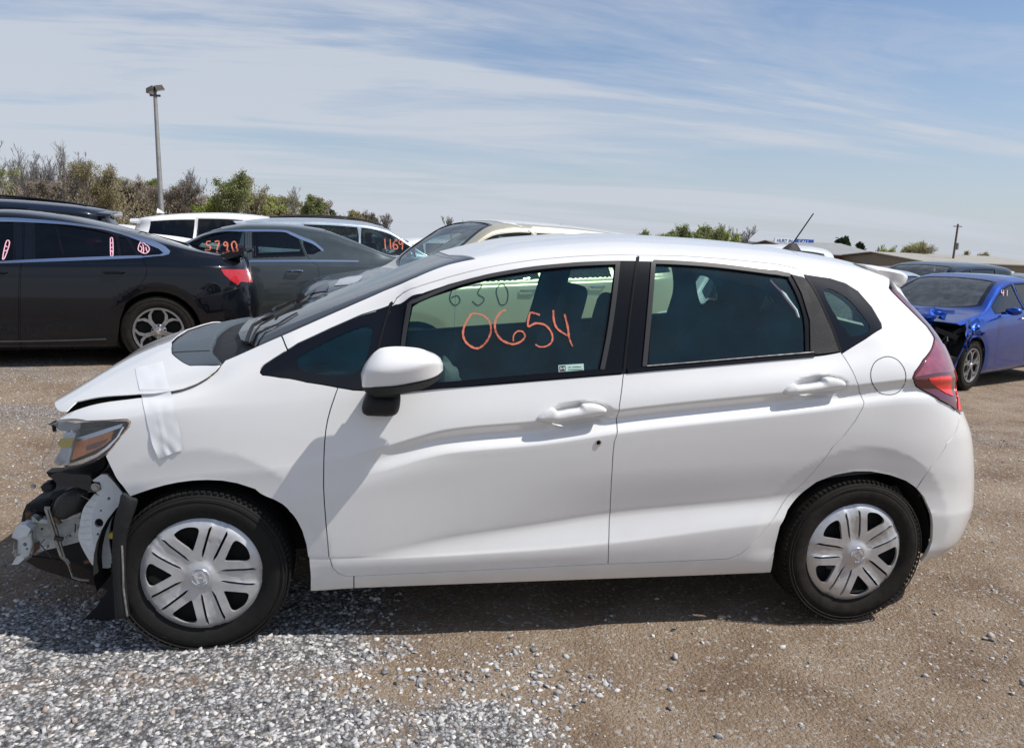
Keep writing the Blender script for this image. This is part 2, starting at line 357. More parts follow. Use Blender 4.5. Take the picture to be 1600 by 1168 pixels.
# ------------------------------------------------------------------ body surface
class Surf:
    def __init__(s, G, mat=None, org=None):
        s.G = G; s.nv, s.nu = G.shape[:2]
        s.sv = np.linalg.norm(np.diff(G, axis=0), axis=-1).mean(); s.su = np.linalg.norm(np.diff(G, axis=1), axis=-1).mean()
        s.mat = np.array(mat) if mat is not None else np.eye(4); s.norms()
    def norms(s):
        dv = np.gradient(s.G, axis=0); du = np.gradient(s.G, axis=1); n = np.cross(dv, du)
        L = np.linalg.norm(n, axis=-1, keepdims=True); n = n/np.maximum(L, 1e-12)
        n[:, -1, :] = n[:, -2, :]; n[:, -1, 1] = 0; n[:, -1, :] /= np.maximum(np.linalg.norm(n[:, -1, :], axis=-1, keepdims=True), 1e-9)
        s.N = n
        s.W = s.G@s.mat[:3, :3].T+s.mat[:3, 3]; s.WN = n@s.mat[:3, :3].T
    def _bil(s, A, vu):
        vu = np.atleast_2d(vu); a = np.clip(vu[:, 0]/s.sv, 0, s.nv-1.0001); b = np.clip(vu[:, 1]/s.su, 0, s.nu-1.0001)
        i = a.astype(int); j = b.astype(int); fa = (a-i)[:, None]; fb = (b-j)[:, None]
        return A[i, j]*(1-fa)*(1-fb)+A[i+1, j]*fa*(1-fb)+A[i, j+1]*(1-fa)*fb+A[i+1, j+1]*fa*fb
    def ev(s, vu, off=0.0):
        p = s._bil(s.G, vu)
        if np.any(off): p = p+s.nrm(vu)*(off if np.ndim(off) == 0 else np.asarray(off)[:, None])
        return p
    def nrm(s, vu):
        n = s._bil(s.N, vu); return n/np.maximum(np.linalg.norm(n, axis=-1, keepdims=True), 1e-9)
    def inv(s, kind, T, off=0.0):
        T = np.atleast_2d(np.asarray(T, float))
        key = (kind, round(float(off), 6))
        if not hasattr(s, 'memo'): s.memo = {}
        if key not in s.memo:
            G = s.G+s.N*off
            if kind == 'px':
                W = G@s.mat[:3, :3].T+s.mat[:3, 3]; Q = project(W); face = ((W-CP)*s.WN).sum(-1) < 0
                d0 = ((W-CP)@CF) > 0.1; face &= d0
            elif kind == 'xz': Q = G[..., [0, 2]]; face = np.ones(Q.shape[:2], bool)
            elif kind == 'xy': Q = G[..., [0, 1]]; face = s.N[..., 2] > 0.12
            st = 3 if s.nv*s.nu > 40000 else 1; s.memo[key] = (Q, face, np.ascontiguousarray(Q[::st, ::st, 0]), np.ascontiguousarray(Q[::st, ::st, 1]), np.where(face[::st, ::st], 0.0, 1e12), st)
        Q, face, Qx, Qy, pen, st = s.memo[key]
        out = []
        sc = 1.0
        for t in T:
            d = (Qx-t[0])**2+(Qy-t[1])**2+pen; i, j = divmod(int(d.argmin()), Qx.shape[1]); i *= st; j *= st
            v, u = float(i), float(j)
            for _ in range(14):
                def f(v, u):
                    v = min(max(v, 0), s.nv-1.0001); u = min(max(u, 0), s.nu-1.0001); a, b = int(v), int(u); fa, fb = v-a, u-b
                    return Q[a, b]*(1-fa)*(1-fb)+Q[a+1, b]*fa*(1-fb)+Q[a, b+1]*(1-fa)*fb+Q[a+1, b+1]*fa*fb
                p = f(v, u); e = t-p
                hv = 0.5 if v < s.nv-2 else -0.5; hu = 0.5 if u < s.nu-2 else -0.5
                J = np.stack([(f(v+hv, u)-p)/hv, (f(v, u+hu)-p)/hu], 1)
                A = J.T@J+1e-9*np.trace(J.T@J)*np.eye(2)+1e-14*np.eye(2)
                try: dd = np.linalg.solve(A, J.T@e)
                except Exception: break
                m = np.abs(dd).max()
                if m > 3: dd *= 3/m
                v2 = min(max(v+dd[0], 0), s.nv-1.0001); u2 = min(max(u+dd[1], 0), s.nu-1.0001)
                if abs(v2-v)+abs(u2-u) < 1e-3: v, u = v2, u2; break
                v, u = v2, u2
            if ((f(v, u)-t)**2).sum() > ((Q[i, j]-t)**2).sum(): v, u = float(i), float(j)
            out.append((v*s.sv, u*s.su))
        return np.array(out)
    def poly(s, items, off=0.0):
        """items: (px,py) | (px,py,dv,du) | ('xz',x,z) | ('xy',x,y) | ('vu',v,u)"""
        out = []
        for it in items:
            if isinstance(it[0], str):
                if it[0] == 'vu': out.append(np.array([it[1], it[2]], float))
                else: out.append(s.inv(it[0], [it[1:3]], off)[0])
            else:
                p = s.inv('px', [it[:2]], off)[0]
                if len(it) > 2: p = p+np.array(it[2:4])
                out.append(p)
        return np.array(out)
def panel(s, name, outer, mat, parent, holes=(), off=0.0, flange=0.014, gap=0.0, step=0.012, gv=0.03, gu=0.014, mirror=None, label=None, hgap=0.0, normals=True, offmap=None):
    """mirror: None | 'join' (one mesh over the centre line) | 'copy' (second object on the far side)"""
    outer = resample(outer, step)
    if gap: outer = inset(outer, gap)
    hs = []
    for h in holes:
        h = resample(h, step)
        if hgap: h = inset(h, -hgap)
        hs.append(h)
    lo = outer.min(0); hi = outer.max(0)
    GV = np.arange(math.floor(lo[0]/gv)*gv+gv*0.5, hi[0], gv); GU = np.arange(math.floor(lo[1]/gu)*gu+gu*0.5, hi[1], gu)
    V2, T = cdt_fill(outer, hs, GV, GU)
    o_ = off if offmap is None else off+offmap(V2)
    P = s.ev(V2, o_); N = s.nrm(V2); umax = (s.nu-1)*s.su
    F = T.tolist(); verts = P; norm = N
    if flange:
        cnt = {}
        for t in F:
            for a, b in ((t[0], t[1]), (t[1], t[2]), (t[2], t[0])): cnt[(a, b)] = cnt.get((a, b), 0)+1
        be = [(a, b) for (a, b) in cnt if (b, a) not in cnt and not (V2[a, 1] > umax-1e-3 and V2[b, 1] > umax-1e-3)]
        idx = sorted(set([a for e in be for a in e])); k0 = len(P)
        # ring 1: same place, side normal; ring 2: pushed inwards
        tn = np.zeros((len(P), 3))
        for a, b in be:
            t = P[b]-P[a]; o = np.cross(t, N[a]); L = np.linalg.norm(o)
            if L > 1e-9: tn[a] += o/L; tn[b] += o/L
        tn = tn[idx]; tn /= np.maximum(np.linalg.norm(tn, axis=1, keepdims=True), 1e-9)
        m1 = {a: k0+i for i, a in enumerate(idx)}; m2 = {a: k0+len(idx)+i for i, a in enumerate(idx)}
        verts = np.vstack([P, P[idx], P[idx]-N[idx]*flange]); norm = np.vstack([N, (tn+N[idx]*0.6), tn])
        for a, b in be: F.append([m1[b], m1[a], m2[a], m2[b]])
    if mirror == 'join':
        k = len(verts); vm = verts*np.array([1, -1, 1]); nm = norm*np.array([1, -1, 1])
        F = F+[[i+k for i in f[::-1]] for f in F]; verts = np.vstack([verts, vm]); norm = np.vstack([norm, nm])
    o = mk(name, verts, F, mat, parent, smooth=True, normals=norm if normals else None, label=label)
    if mirror == 'copy':
        o2 = mk(name, verts*np.array([1, -1, 1]), [f[::-1] for f in F], mat, parent, smooth=True, normals=norm*np.array([1, -1, 1]) if normals else None, label=label)
        return o, o2
    return o
def plate(name, pts, Y, th, mat, parent, holes=(), bulge=0.0, kind='px', smooth=False, gv=0.03, mirror=False):
    """solid plate: outline traced at depth Y, thickness th away from the viewer, optional pillow bulge"""
    def cv(L): return np.array([at_y(p[0], p[1], Y)[[0, 2]] for p in L]) if kind == 'px' else np.array(L, float)
    O = resample(cv(pts), 0.02); H = [resample(cv(h), 0.01) for h in holes]
    lo = O.min(0); hi = O.max(0)
    g = gv if bulge else 10
    V2, T = cdt_fill(O, H, np.arange(lo[0]+g/2, hi[0], g), np.arange(lo[1]+g/2, hi[1], g))
    n = len(V2); yf = np.full(n, Y, float); yb = np.full(n, Y+th, float)
    if bulge:
        d = np.full(n, 1e9)
        for L in [O]+H: 
            A = L; B = np.roll(L, -1, 0); AB = B-A; t = ((V2[:, None]-A)*AB).sum(-1)/np.maximum((AB**2).sum(-1), 1e-12); t = np.clip(t, 0, 1)
            d = np.minimum(d, np.linalg.norm(V2[:, None]-(A+t[..., None]*AB), axis=-1).min(1))
        q = np.clip(d/max(d.max(), 1e-6), 0, 1); h = np.sqrt(np.clip(1-(1-q)**2, 0, 1))*bulge; yf -= h; yb += h*0.6
    V = np.vstack([np.stack([V2[:, 0], yf, V2[:, 1]], 1), np.stack([V2[:, 0], yb, V2[:, 1]], 1)])
    F = T.tolist()+[[i+n for i in t[::-1]] for t in T.tolist()]
    cnt = set(); 
    for t in T.tolist():
        for a, b in ((t[0], t[1]), (t[1], t[2]), (t[2], t[0])): cnt.add((a, b))
    for (a, b) in list(cnt):
        if (b, a) not in cnt: F.append([b, a, a+n, b+n])
    return mk(name, V, F, mat, parent, smooth=bool(bulge) or smooth, sharp=40)
# ------------------------------------------------------------------ the white hatchback: surface net
def superell(b, a, n, m, k=1400):
    """arc-length samples (x from 0..a, y from b..0) of a quarter superellipse"""
    th = np.linspace(0, math.pi/2, k); x = a*np.sin(th)**(2/n); y = b*np.cos(th)**(2/n)
    L = np.concatenate([[0], np.cumsum(np.hypot(np.diff(x), np.diff(y)))]); q = np.linspace(0, L[-1], m)
    return np.interp(q, L, x), np.interp(q, L, y)
def build_net(rows, xa, xb, nf, nm, nr, Nu, uk=None):
    """rows: (Y table, Z table, x front, x rear, exponent front, exponent rear); bottom row first, centre line last"""
    R = []
    for Yt, Zt, xf, xr, pf, pr in rows:
        xm = np.linspace(xa, xb, nm); ym = tab(Yt, xm)
        fx, fy = superell(ym[0], xa-xf, pf, nf+1); rx, ry = superell(ym[-1], xr-xb, pr, nr+1)
        x = np.concatenate([(xa-fx)[::-1][:-1], xm, (xb+rx)[1:]]); y = np.concatenate([fy[::-1][:-1], ym, ry[1:]])
        R.append(np.stack([x, -y, tab(Zt, x)], 1))
    R = np.array(R)                                   # rows, v, 3
    d = np.linalg.norm(np.diff(R, axis=0), axis=-1).mean(1); t = np.concatenate([[0], np.cumsum(d)])
    q = np.linspace(0, t[-1], Nu)
    A = pchip(t, R.reshape(len(R), -1), q).reshape(Nu, -1, 3)
    return np.transpose(A, (1, 0, 2)), t
CH = [(-.85, .60), (-.3, .62), (0, .66), (.4, .70), (.62, .755), (.87, .822), (1.2, .852), (1.53, .898), (2.17, .965), (2.5, 1.0), (2.7, 1.018), (3.0, 1.0), (3.3, .95)]
def chz(d): return [(x, z+d) for x, z in CH]
ROWS = [
 ([(0, .74), (3, .74)], [(-.85, .15), (3.3, .15)], -.80, 3.22, 3.0, 3.4),
 ([(0, .80), (3, .80)], [(-.85, .20), (.38, .208), (.53, .213), (2.19, .217), (2.6, .225), (2.9, .235), (3.3, .225)], -.80, 3.27, 3.0, 3.4),
 ([(0, .826), (3, .826)], [(-.85, .27), (.52, .270), (1.5, .284), (2.1, .292), (3.3, .28)], -.82, 3.30, 3.0, 3.4),
 ([(0, .836), (3, .84)], [(-.85, .33), (.5, .333), (1.2, .35), (1.5, .37), (2.1, .43), (2.6, .46), (3.3, .43)], -.84, 3.335, 3.0, 3.4),
 ([(0, .836), (.45, .8365), (1, .834), (3, .838)], [(-.85, .343), (.5, .340), (1.2, .360), (1.5, .381), (2.1, .443), (2.6, .475), (3.3, .442)], -.84, 3.335, 3.0, 3.4),
 ([(0, .838), (.5, .838), (.9, .824), (1.5, .808), (2.1, .812), (2.5, .834)], [(-.85, .36), (.5, .35), (.9, .405), (1.2, .44), (1.5, .478), (2.05, .52), (2.5, .56), (3.3, .50)], -.85, 3.33, 3.0, 3.4),
 ([(0, .8395), (.5, .8395), (.9, .8275), (1.5, .812), (2.1, .816), (2.5, .8355)], [(-.85, .385), (.5, .375), (.9, .428), (1.2, .462), (1.5, .500), (2.05, .545), (2.5, .59), (3.3, .52)], -.85, 3.325, 3.0, 3.4),
 ([(0, .846), (.5, .846), (.9, .842), (2.2, .840), (2.6, .845)], [(-.85, .42), (0, .48), (.5, .55), (1.0, .62), (1.5, .66), (2.5, .70), (3.0, .64), (3.3, .60)], -.85, 3.30, 3.0, 3.4),
 ([(0, .848), (3, .849)], [(-.85, .48), (0, .54), (.4, .585), (.62, .635), (.87, .70), (1.2, .73), (1.53, .77), (2.17, .82), (2.5, .82), (2.8, .77), (3.3, .74)], -.85, 3.255, 3.0, 3.4),
 ([(0, .846), (.7, .846), (1.0, .850), (2.3, .850), (2.6, .842)], chz(-.085), -.84, 3.15, 3.0, 3.4),
 ([(0, .843), (.52, .843), (.7, .826), (.95, .816), (2.2, .815), (2.5, .824)], chz(-.036), -.84, 3.13, 3.0, 3.4),
 ([(0, .842), (.52, .842), (.7, .832), (.95, .828), (2.2, .827), (2.5, .829)], chz(-.012), -.84, 3.12, 3.0, 3.4),
 ([(0, .841), (.55, .841), (.9, .8395), (2.5, .835)], chz(0), -.84, 3.12, 3.0, 3.4),
 ([(0, .839), (.55, .839), (.9, .8375), (2.5, .833)], chz(.014), -.84, 3.115, 3.0, 3.4),
 ([(.3, .808), (.8, .80), (1.5, .792), (2.3, .778), (2.6, .770)], [(-.85, .66), (-.5, .78), (0, .90), (.35, .93), (.55, .955), (.87, .975), (1.53, 1.035), (2.3, 1.10), (2.6, 1.15), (3.0, 1.14), (3.2, 1.1)], -.82, 3.08, 2.9, 3.2),
 ([(.3, .735), (.68, .672), (1.02, .645), (1.6, .628), (2.5, .615)], [(-.85, .69), (-.6, .785), (-.37, .88), (-.2, .92), (-.07, .953), (.02, .985), (.12, 1.035), (.32, 1.115), (.52, 1.19), (.68, 1.25), (.733, 1.30), (.85, 1.345), (1.02, 1.40), (1.25, 1.438), (1.61, 1.463), (2.158, 1.445), (2.3, 1.415), (2.74, 1.345), (3.0, 1.29)], -.80, 2.97, 2.9, 3.0),
 ([(.3, .69), (.55, .645), (.85, .60), (1.0, .575), (1.6, .56), (2.5, .545)], [(-.85, .70), (-.55, .83), (-.2, .955), (.07, 1.045), (.27, 1.138), (.55, 1.27), (.85, 1.40), (.98, 1.435), (1.3, 1.478), (1.6, 1.495), (2.1, 1.483), (2.5, 1.447), (2.9, 1.385)], -.80, 2.93, 2.9, 3.0),
 ([(.3, .36), (1, .30), (3, .30)], [(-.82, .64), (-.72, .715), (-.6, .815), (-.5, .895), (-.39, .965), (-.2, 1.045), (-.1, 1.07), (0, 1.09), (.1, 1.12), (.27, 1.19), (.6, 1.32), (.9, 1.436), (1.2, 1.503), (1.66, 1.538), (2.1, 1.53), (2.5, 1.495), (2.9, 1.43)], -.80, 2.91, 2.8, 2.8),
 ([(0, 0), (3, 0)], [(-.82, .64), (-.72, .72), (-.6, .825), (-.5, .91), (-.39, .985), (-.2, 1.06), (-.1, 1.085), (0, 1.108), (.1, 1.138), (.3, 1.215), (.6, 1.335), (.9, 1.449), (1.2, 1.518), (1.66, 1.55), (2.1, 1.543), (2.5, 1.508), (2.9, 1.44)], -.80, 2.90, 2.8, 2.8)]
HUBZ = 0.297; HUBX = (0.0, 2.53)
def fit_net():
    G, t = build_net(ROWS, .3, 2.5, 170, 320, 190, 430)
    x, y, z = G[..., 0], G[..., 1], G[..., 2]
    side = np.clip((-y-.35)/.2, 0, 1)
    for hx, rr in ((0, .452), (2.53, .452)):
        r = np.hypot(x-hx, z-HUBZ); q = np.clip((rr-r)/.10, 0, 1); low = np.clip((z-.22)/.1, 0, 1)
        G[..., 1] += 0.013*q**0.9*side*low
    for cx, cz, a, b, dep in ((1.338, .873, .132, .050, .034), (2.293, .985, .118, .046, .031)):
        qx = (x-cx)/a; qz = (z-(cz+(x-cx)*.10))/b; q = qx*qx+qz*qz
        w = np.clip(1-q, 0, 1)
        G[..., 1] += dep*w**0.7*side
    return G
S = Surf(fit_net())
AX = {}
# traced outlines of the near side (photo pixels, mapped on to the surface)
A_FARCH = [(485, 923), (485, 900), (482, 870), (478, 850), (472, 830), (464, 814), (452, 799), (440, 787), (425, 779), (398, 764), (370, 755), (347, 751), (324, 750), (300, 751), (277, 754), (258, 758), (240, 763), (222, 769), (203, 776)]
A_DFRONT = [(528, 605), (522, 622), (516, 640), (512, 655), (509, 672), (507, 692), (506, 715), (505.5, 760), (507, 790), (509, 815), (512, 847), (515, 872), (520, 887), (529, 896), (541, 899.5)]
A_DBOT = [(541, 899.5), (553, 899.5), (700, 892.5), (840, 886), (950, 880.5)]
A_MID = [(996.5, 399), (996, 407), (991, 445), (985, 490), (980, 535), (976, 572), (974, 585), (972, 604), (968, 633), (964, 663), (960, 690), (957.5, 714), (955.5, 750), (953.5, 800), (951, 850), (950, 880.5)]
A_RBOT = [(950, 880.5), (1040, 877.5), (1137, 873), (1156, 866), (1168, 857)]
A_RREAR = [(1168, 857), (1180, 845), (1205, 815), (1255, 755), (1300, 700), (1319, 680), (1337, 656), (1348, 637), (1350, 628), (1345, 617), (1339, 596), (1322, 562), (1315, 552)]
A_CLINE = [(1315, 552), (1300, 512), (1283, 475), (1270, 450), (1257, 432)]
A_ROOFGAP = [(1257, 432), (1251, 424), (1242, 419), (1225, 415), (1206, 412), (1169, 408), (1112, 403), (1056, 399.5), (996.5, 399)]
A_FGAP = [(996.5, 399), (950, 398.5), (900, 400.5), (850, 404.5), (800, 411), (750, 420.5), (700, 433), (668, 443), (650, 449), (630, 457), (620, 465), (615, 474)]
A_FSEAM = [(615, 474), (610, 477)]
A_DUP = [(610, 477), (603, 500), (597, 522), (591, 545), (583, 577), (576, 610)]
A_DTOPF = [(576, 610), (552, 609), (528, 605)]
A_QF_TOP = [(610, 477), (565, 491.5), (515, 513), (465, 536), (449, 546)]
A_QF = [(449, 546), (430, 558), (413, 569), (407, 575), (406, 581), (411, 586), (440, 590), (480, 597), (528, 605)]
A_PSEAM = [(440, 524.5), (449, 546)]
A_WEDGE = [(347, 569), (352, 563), (400, 542), (440, 524.5), (490, 502.5), (540, 480.5), (600, 454), (650, 433), (700, 413.5), (742, 404.5)]
A_HOODF = [(346, 570), (339, 580), (324, 592), (305, 602), (286, 609), (267, 613.5), (240, 617)]
A_FENDTOP = [(240, 618.5), (219, 621), (172, 627), (142, 633), (120, 640), (105, 646), (93, 652)]
A_LAMPTOP = [(93, 655), (135, 657), (165, 656), (190, 654.5), (199, 655), (204, 659), (202, 666), (180, 693), (164, 712)]
A_FFRONT = [(164, 712), (176, 737), (190, 758), (203, 776)]
A_QR = [(1315, 552), (1353, 528.5), (1378, 512.5), (1377, 505), (1362, 479), (1341, 455), (1321, 442.5), (1297, 435), (1257, 429)]
A_RARCH = [(1204, 894), (1208, 876), (1212, 850), (1219, 822), (1231, 797), (1250, 773), (1276, 753), (1305, 742), (1335, 736.5), (1360, 736.5), (1390, 742), (1415, 751), (1432, 763)]
A_BARCH = [(1432, 763), (1443, 776), (1452, 795), (1457, 820), (1456, 845), (1449, 863)]
A_TLIN = [(1390, 452), (1419, 481), (1447, 509), (1459, 527), (1454, 547), (1442, 562), (1429, 581), (1425.5, 590), (1431, 603), (1469, 626), (1500, 646)]
A_BSEAM = [(1500, 646), (1497, 664), (1480, 692), (1455, 728), (1432, 763)]
def j(*cs):
    out = []
    for c in cs:
        for p in c:
            if out and np.allclose(out[-1], p): continue
            out.append(p)
    if np.allclose(out[0], out[-1]): out.pop()
    return out
rev = lambda c: c[::-1]
UM = (S.nu-1)*S.su; VM = (S.nv-1)*S.sv
hatch = empty('white_hatchback', (1.25, 0, 0), label='white hatchback with its front bumper torn off and orange digits written on the front window', cat='car', parts_world=True)
def build_hatch():
    g = 0.0021; P = hatch
    # front fender
    vu_f = S.poly(j(A_FARCH, rev(A_FFRONT), rev(A_LAMPTOP), rev(A_FENDTOP), rev(A_HOODF), A_WEDGE[:4], A_PSEAM, A_QF, A_DFRONT, [(553, 899.5), (553, 918.5)]))
    panel(S, 'front_fender', vu_f, 'white_paint', P, gap=g, mirror='copy', gu=.012, gv=.022)
    # roof, pillars, quarter panel and sill in one pressing
    rt = S.poly([(742, 404.5)])[0]
    top = [(742, 404.5), (726, 395.5)] 
    tv = S.poly(top)
    cen_v = S.inv('xy', [(.865, -.02)])[0][0]
    mid_vu = S.inv('xy', [(.885, -.30)])[0]
    hatch_v = S.inv('xy', [(2.80, -.02)])[0]
    tl_top = S.poly([(1390, 452)])[0]
    roof = [S.poly(j(A_DBOT[1:], A_RBOT, A_RREAR, A_QR, rev(A_CLINE)[:1], A_ROOFGAP, A_FGAP, A_FSEAM, A_QF_TOP, rev(A_PSEAM), A_WEDGE[4:])),
            [mid_vu, [cen_v, UM]], [[hatch_v[0], UM]], S.inv('xy', [(2.80, -.25)]), S.inv('xy', [(2.78, -.46)]), S.poly([(1386, 421), (1390, 436), (1389, 450)]),
            S.poly(j(A_TLIN, A_BSEAM, rev(A_RARCH))), S.poly([(1190, 894.7), (553, 918.5)])]
    vu = np.vstack([np.atleast_2d(r) for r in roof])
    AX['roof'] = vu
    panel(S, 'body_shell', vu, 'white_paint', P, gap=g, mirror='join', gu=.014, gv=.028)
    # rear bumper (wraps round the corner to the centre line)
    seam_end = S.poly([(1500, 646)])[0]
    u_b = S.inv('xz', [(2.9, .215)])[0][1]
    bl = S.poly([(1449, 863)])[0]
    bu = np.vstack([S.poly(A_BSEAM), S.poly(A_BARCH), [[bl[0]+.02, u_b]], [[VM, u_b]], [[VM, seam_end[1]]]])
    panel(S, 'rear_bumper', bu, 'white_paint', P, gap=g, mirror='join', gu=.016, gv=.03)
    # tailgate
    tg = np.vstack([[[hatch_v[0], UM]], S.inv('xy', [(2.80, -.25)]), S.inv('xy', [(2.78, -.46)]), S.poly([(1389, 450)])+[[.10, 0]], S.poly([(1420, 481)])+[[.16, 0]], S.poly([(1459, 527)])+[[.2, 0]], [[seam_end[0]+.30, seam_end[1]+.15]], [[seam_end[0]+.30, seam_end[1]]], [[VM, seam_end[1]]], [[VM, UM]]])
    gl = np.vstack([S.poly([(1420, 481)])+[[.28, .03]], [[seam_end[0]+.42, seam_end[1]+.32]], [[VM, seam_end[1]+.30]], [[VM, UM-.12]], S.poly([(1389, 450)])+[[.26, .02]]])
    gl[gl[:, 0] > VM-1e-6, 0] = VM+.01
    gate = panel(S, 'tailgate', tg, 'white_plain', P, gap=g, holes=[gl], mirror='join', gv=.05, gu=.04)
    gg = gl.copy(); gg[gg[:, 0] > VM, 0] = VM
    o = panel(S, 'rear_window', gg, 'glass_side', P, off=-.004, flange=0, gap=-.004, mirror='join', gv=.06, gu=.06); o.parent = gate; o.location = (0, 0, 0)
    # tail lamp: three zones, wrapped on to the tailgate corner
    tin = S.poly(A_TLIN); 
    wrap_b = [[tin[-1][0]+.17, tin[-1][1]]]
    tl = np.vstack([tin, wrap_b, tin[-1:]+[[.17, .20]], S.poly([(1459, 527)])+[[.17, 0]], S.poly([(1419, 481)])+[[.13, 0]], S.poly([(1391, 452)])+[[.09, 0]]])
    for sgn in (1, -1):
        pass
    lamp, lamp2 = panel(S, 'tail_lamp', tl, 'red_body', P, gap=.003, off=.004, mirror='copy', gu=.012, gv=.014)
    z1 = S.poly([(1427, 589), (1446, 563), (1459, 533), (1480, 538), (1488, 556), (1492, 578), (1460, 583)])
    z2 = S.poly([(1427, 590), (1460, 584.5), (1486, 582), (1489, 600), (1492, 640), (1468, 625), (1432, 603)])
    z3 = S.poly([(1448, 591), (1466, 588), (1481, 587), (1483, 600), (1486, 620), (1474, 615), (1462, 605)])
    z4 = S.poly([(1489, 576), (1496, 570), (1499, 600), (1499, 642), (1494, 640), (1491, 600)])
    for nm, z, mt, of in (('reflector', z1, 'lamp_pink', .0075), ('lens', z2, 'red_deep', .0075), ('brake_lens', z3, 'red_bright', .011), ('lens', z4, 'red_bright', .0085)):
        q = panel(S, nm, z, mt, lamp, off=of, flange=.004, gu=.01, gv=.01); q.location = (0, 0, 0)
    # doors
    fd = S.poly(j(A_FGAP, A_FSEAM, A_DUP, A_DTOPF, A_DFRONT, A_DBOT, rev(A_MID)))
    fblk = S.poly([(995, 407.5), (950, 407.5), (900, 409.5), (850, 414), (800, 421), (750, 431), (700, 444), (660, 458), (634, 468.5), (618, 475.5), (612, 478), (604.5, 503), (598.5, 524), (592.5, 547), (585, 578), (579, 611), (630, 613), (690, 607), (840, 595.5), (972.5, 584.8), (974.5, 572), (983.5, 490), (989.5, 445)])
    fglass = S.poly(spl([(641, 476), (675, 461), (750, 438), (825, 425), (900, 417), (958, 413.5), (961, 415), (955, 465), (946, 527), (936, 576), (860, 582), (800, 587), (700, 596), (628, 602), (625, 596), (628, 540)], True, 4, corners=(0, 6, 9, 13, 14)))
    d1, d1b = panel(S, 'front_door', fd, 'white_paint', P, holes=[fblk], gap=g, mirror='copy', gu=.012, gv=.022)
    rd = S.poly(j(A_MID, A_RBOT, A_RREAR, A_CLINE, A_ROOFGAP))
    rblk = S.poly([(998, 408), (1060, 409.5), (1112, 412.5), (1169, 418.5), (1234, 427.5), (1254.5, 432.5), (1268.5, 450.5), (1281.5, 475.5), (1298.5, 512.5), (1313, 550.8), (1270, 557.5), (1200, 564), (1100, 573), (975.5, 584.2), (977.5, 572), (981.5, 535), (992.5, 445)])
    rglass = S.poly(spl([(1025, 412), (1060, 413), (1112, 417), (1170, 424), (1231, 432), (1246, 462), (1257, 499), (1259, 548), (1256, 551), (1180, 556), (1100, 562.5), (1014, 571), (1018, 500)], True, 4, corners=(0, 4, 7, 8, 11)))
    d2, d2b = panel(S, 'rear_door', rd, 'white_paint', P, holes=[rblk], gap=g, mirror='copy', gu=.012, gv=.022)
    for da, db, blk, gls in ((d1, d1b, fblk, fglass), (d2, d2b, rblk, rglass)):
        a, b = panel(S, 'window_frame', blk, 'black_trim', P, holes=[gls], off=-.0015, flange=.012, mirror='copy', gap=.0005, gu=.016, gv=.02)
        c, e = panel(S, 'window', gls, 'glass_side', P, off=-.0085, flange=0, mirror='copy', gap=-.006, gu=.03, gv=.04)
        for o, dd in ((a, da), (b, db), (c, da), (e, db)): o.parent = dd; o.location = (0, 0, 0)
    def strip(pts, w, off, mat, name, par, mirror='copy', flange=.004):
        c = spl(pts, False, 4); t = np.gradient(c, axis=0); n = np.stack([-t[:, 1], t[:, 0]], 1); n /= np.linalg.norm(n, axis=1, keepdims=True)
        ww = np.asarray(w) if np.ndim(w) else w
        vu_ = S.poly(np.vstack([c+n*ww/2, (c-n*ww/2)[::-1]]))
        o = panel(S, name, vu_, mat, P, off=off, flange=flange, gu=1, gv=1, mirror=mirror)
        if mirror == 'copy':
            o[0].parent = par[0]; o[0].location = (0, 0, 0); o[1].parent = par[1]; o[1].location = (0, 0, 0)
        return o
    A, B = (d1, d1b), (d2, d2b)
    # rubber guides round the glass and the belt weather strips
    strip([(633, 604), (634, 560), (642, 505), (650, 474)], 0.1, 0, 'black_trim', 'seal', A) if False else None
    for pth, dd in (([(996, 401), (996, 407), (991, 445), (985, 490), (980, 535), (976, 572), (974.3, 584)], A), ([(614, 473), (610, 477), (603, 500), (597, 522), (591, 545), (583, 577), (577, 608)], A), ([(1313.5, 550), (1300, 512), (1283, 475), (1270, 450), (1258, 433)], B)):
        strip(pth, 5.5, .0006, 'black_trim', 'gap_cover', dd, flange=0); strip(pth, 1.3, .0012, 'dark_void', 'shut_line', dd, flange=0)
    strip([(622, 540+60), (627, 560), (633, 515), (640, 474)], 6, .003, 'rubber_seal', 'seal', A)
    strip([(640, 474.5), (700, 449), (750, 434.5), (800, 424.5), (850, 417.5), (900, 413.3), (962, 410.6)], 5.5, .003, 'rubber_seal', 'seal', A)
    strip([(965.5, 409), (961, 455), (952, 520), (941, 577)], 7, .003, 'rubber_seal', 'seal', A)
    strip([(625, 609), (690, 602.5), (800, 592.5), (900, 584.5), (972, 578.5)], 8, .005, 'black_trim', 'belt_strip', A)
    strip([(1021, 409), (1015.5, 480), (1007, 572)], 7, .003, 'rubber_seal', 'seal', B)
    strip([(1021, 409.3), (1060, 410.8), (1112, 414.4), (1169, 421), (1234, 430)], 6, .003, 'rubber_seal', 'seal', B)
    strip([(980, 579), (1060, 572.3), (1150, 564.5), (1272, 554)], 7.5, .005, 'black_trim', 'belt_strip', B)
    strip([(1010, 571.8), (1100, 564.6), (1180, 557.8), (1270, 550.6)], 1.6, .009, 'dull_metal', 'belt_trim', B)
    # C-pillar cover on the rear door: textured black plastic
    cp = S.poly([(1236, 429), (1254.5, 433), (1268, 451), (1281, 476), (1298, 513), (1311, 549), (1274, 553), (1266, 548), (1265, 500), (1252, 458)])
    o = panel(S, 'pillar_cover', cp, 'black_plastic', P, off=.003, flange=.006, mirror='copy', gu=.02, gv=.02)
    o[0].parent = d2; o[0].location = (0, 0, 0); o[1].parent = d2b; o[1].location = (0, 0, 0)
    # quarter windows
    q1 = S.poly(j(A_QF_TOP, A_QF, rev(A_DTOPF)[1:], rev(A_DUP)))
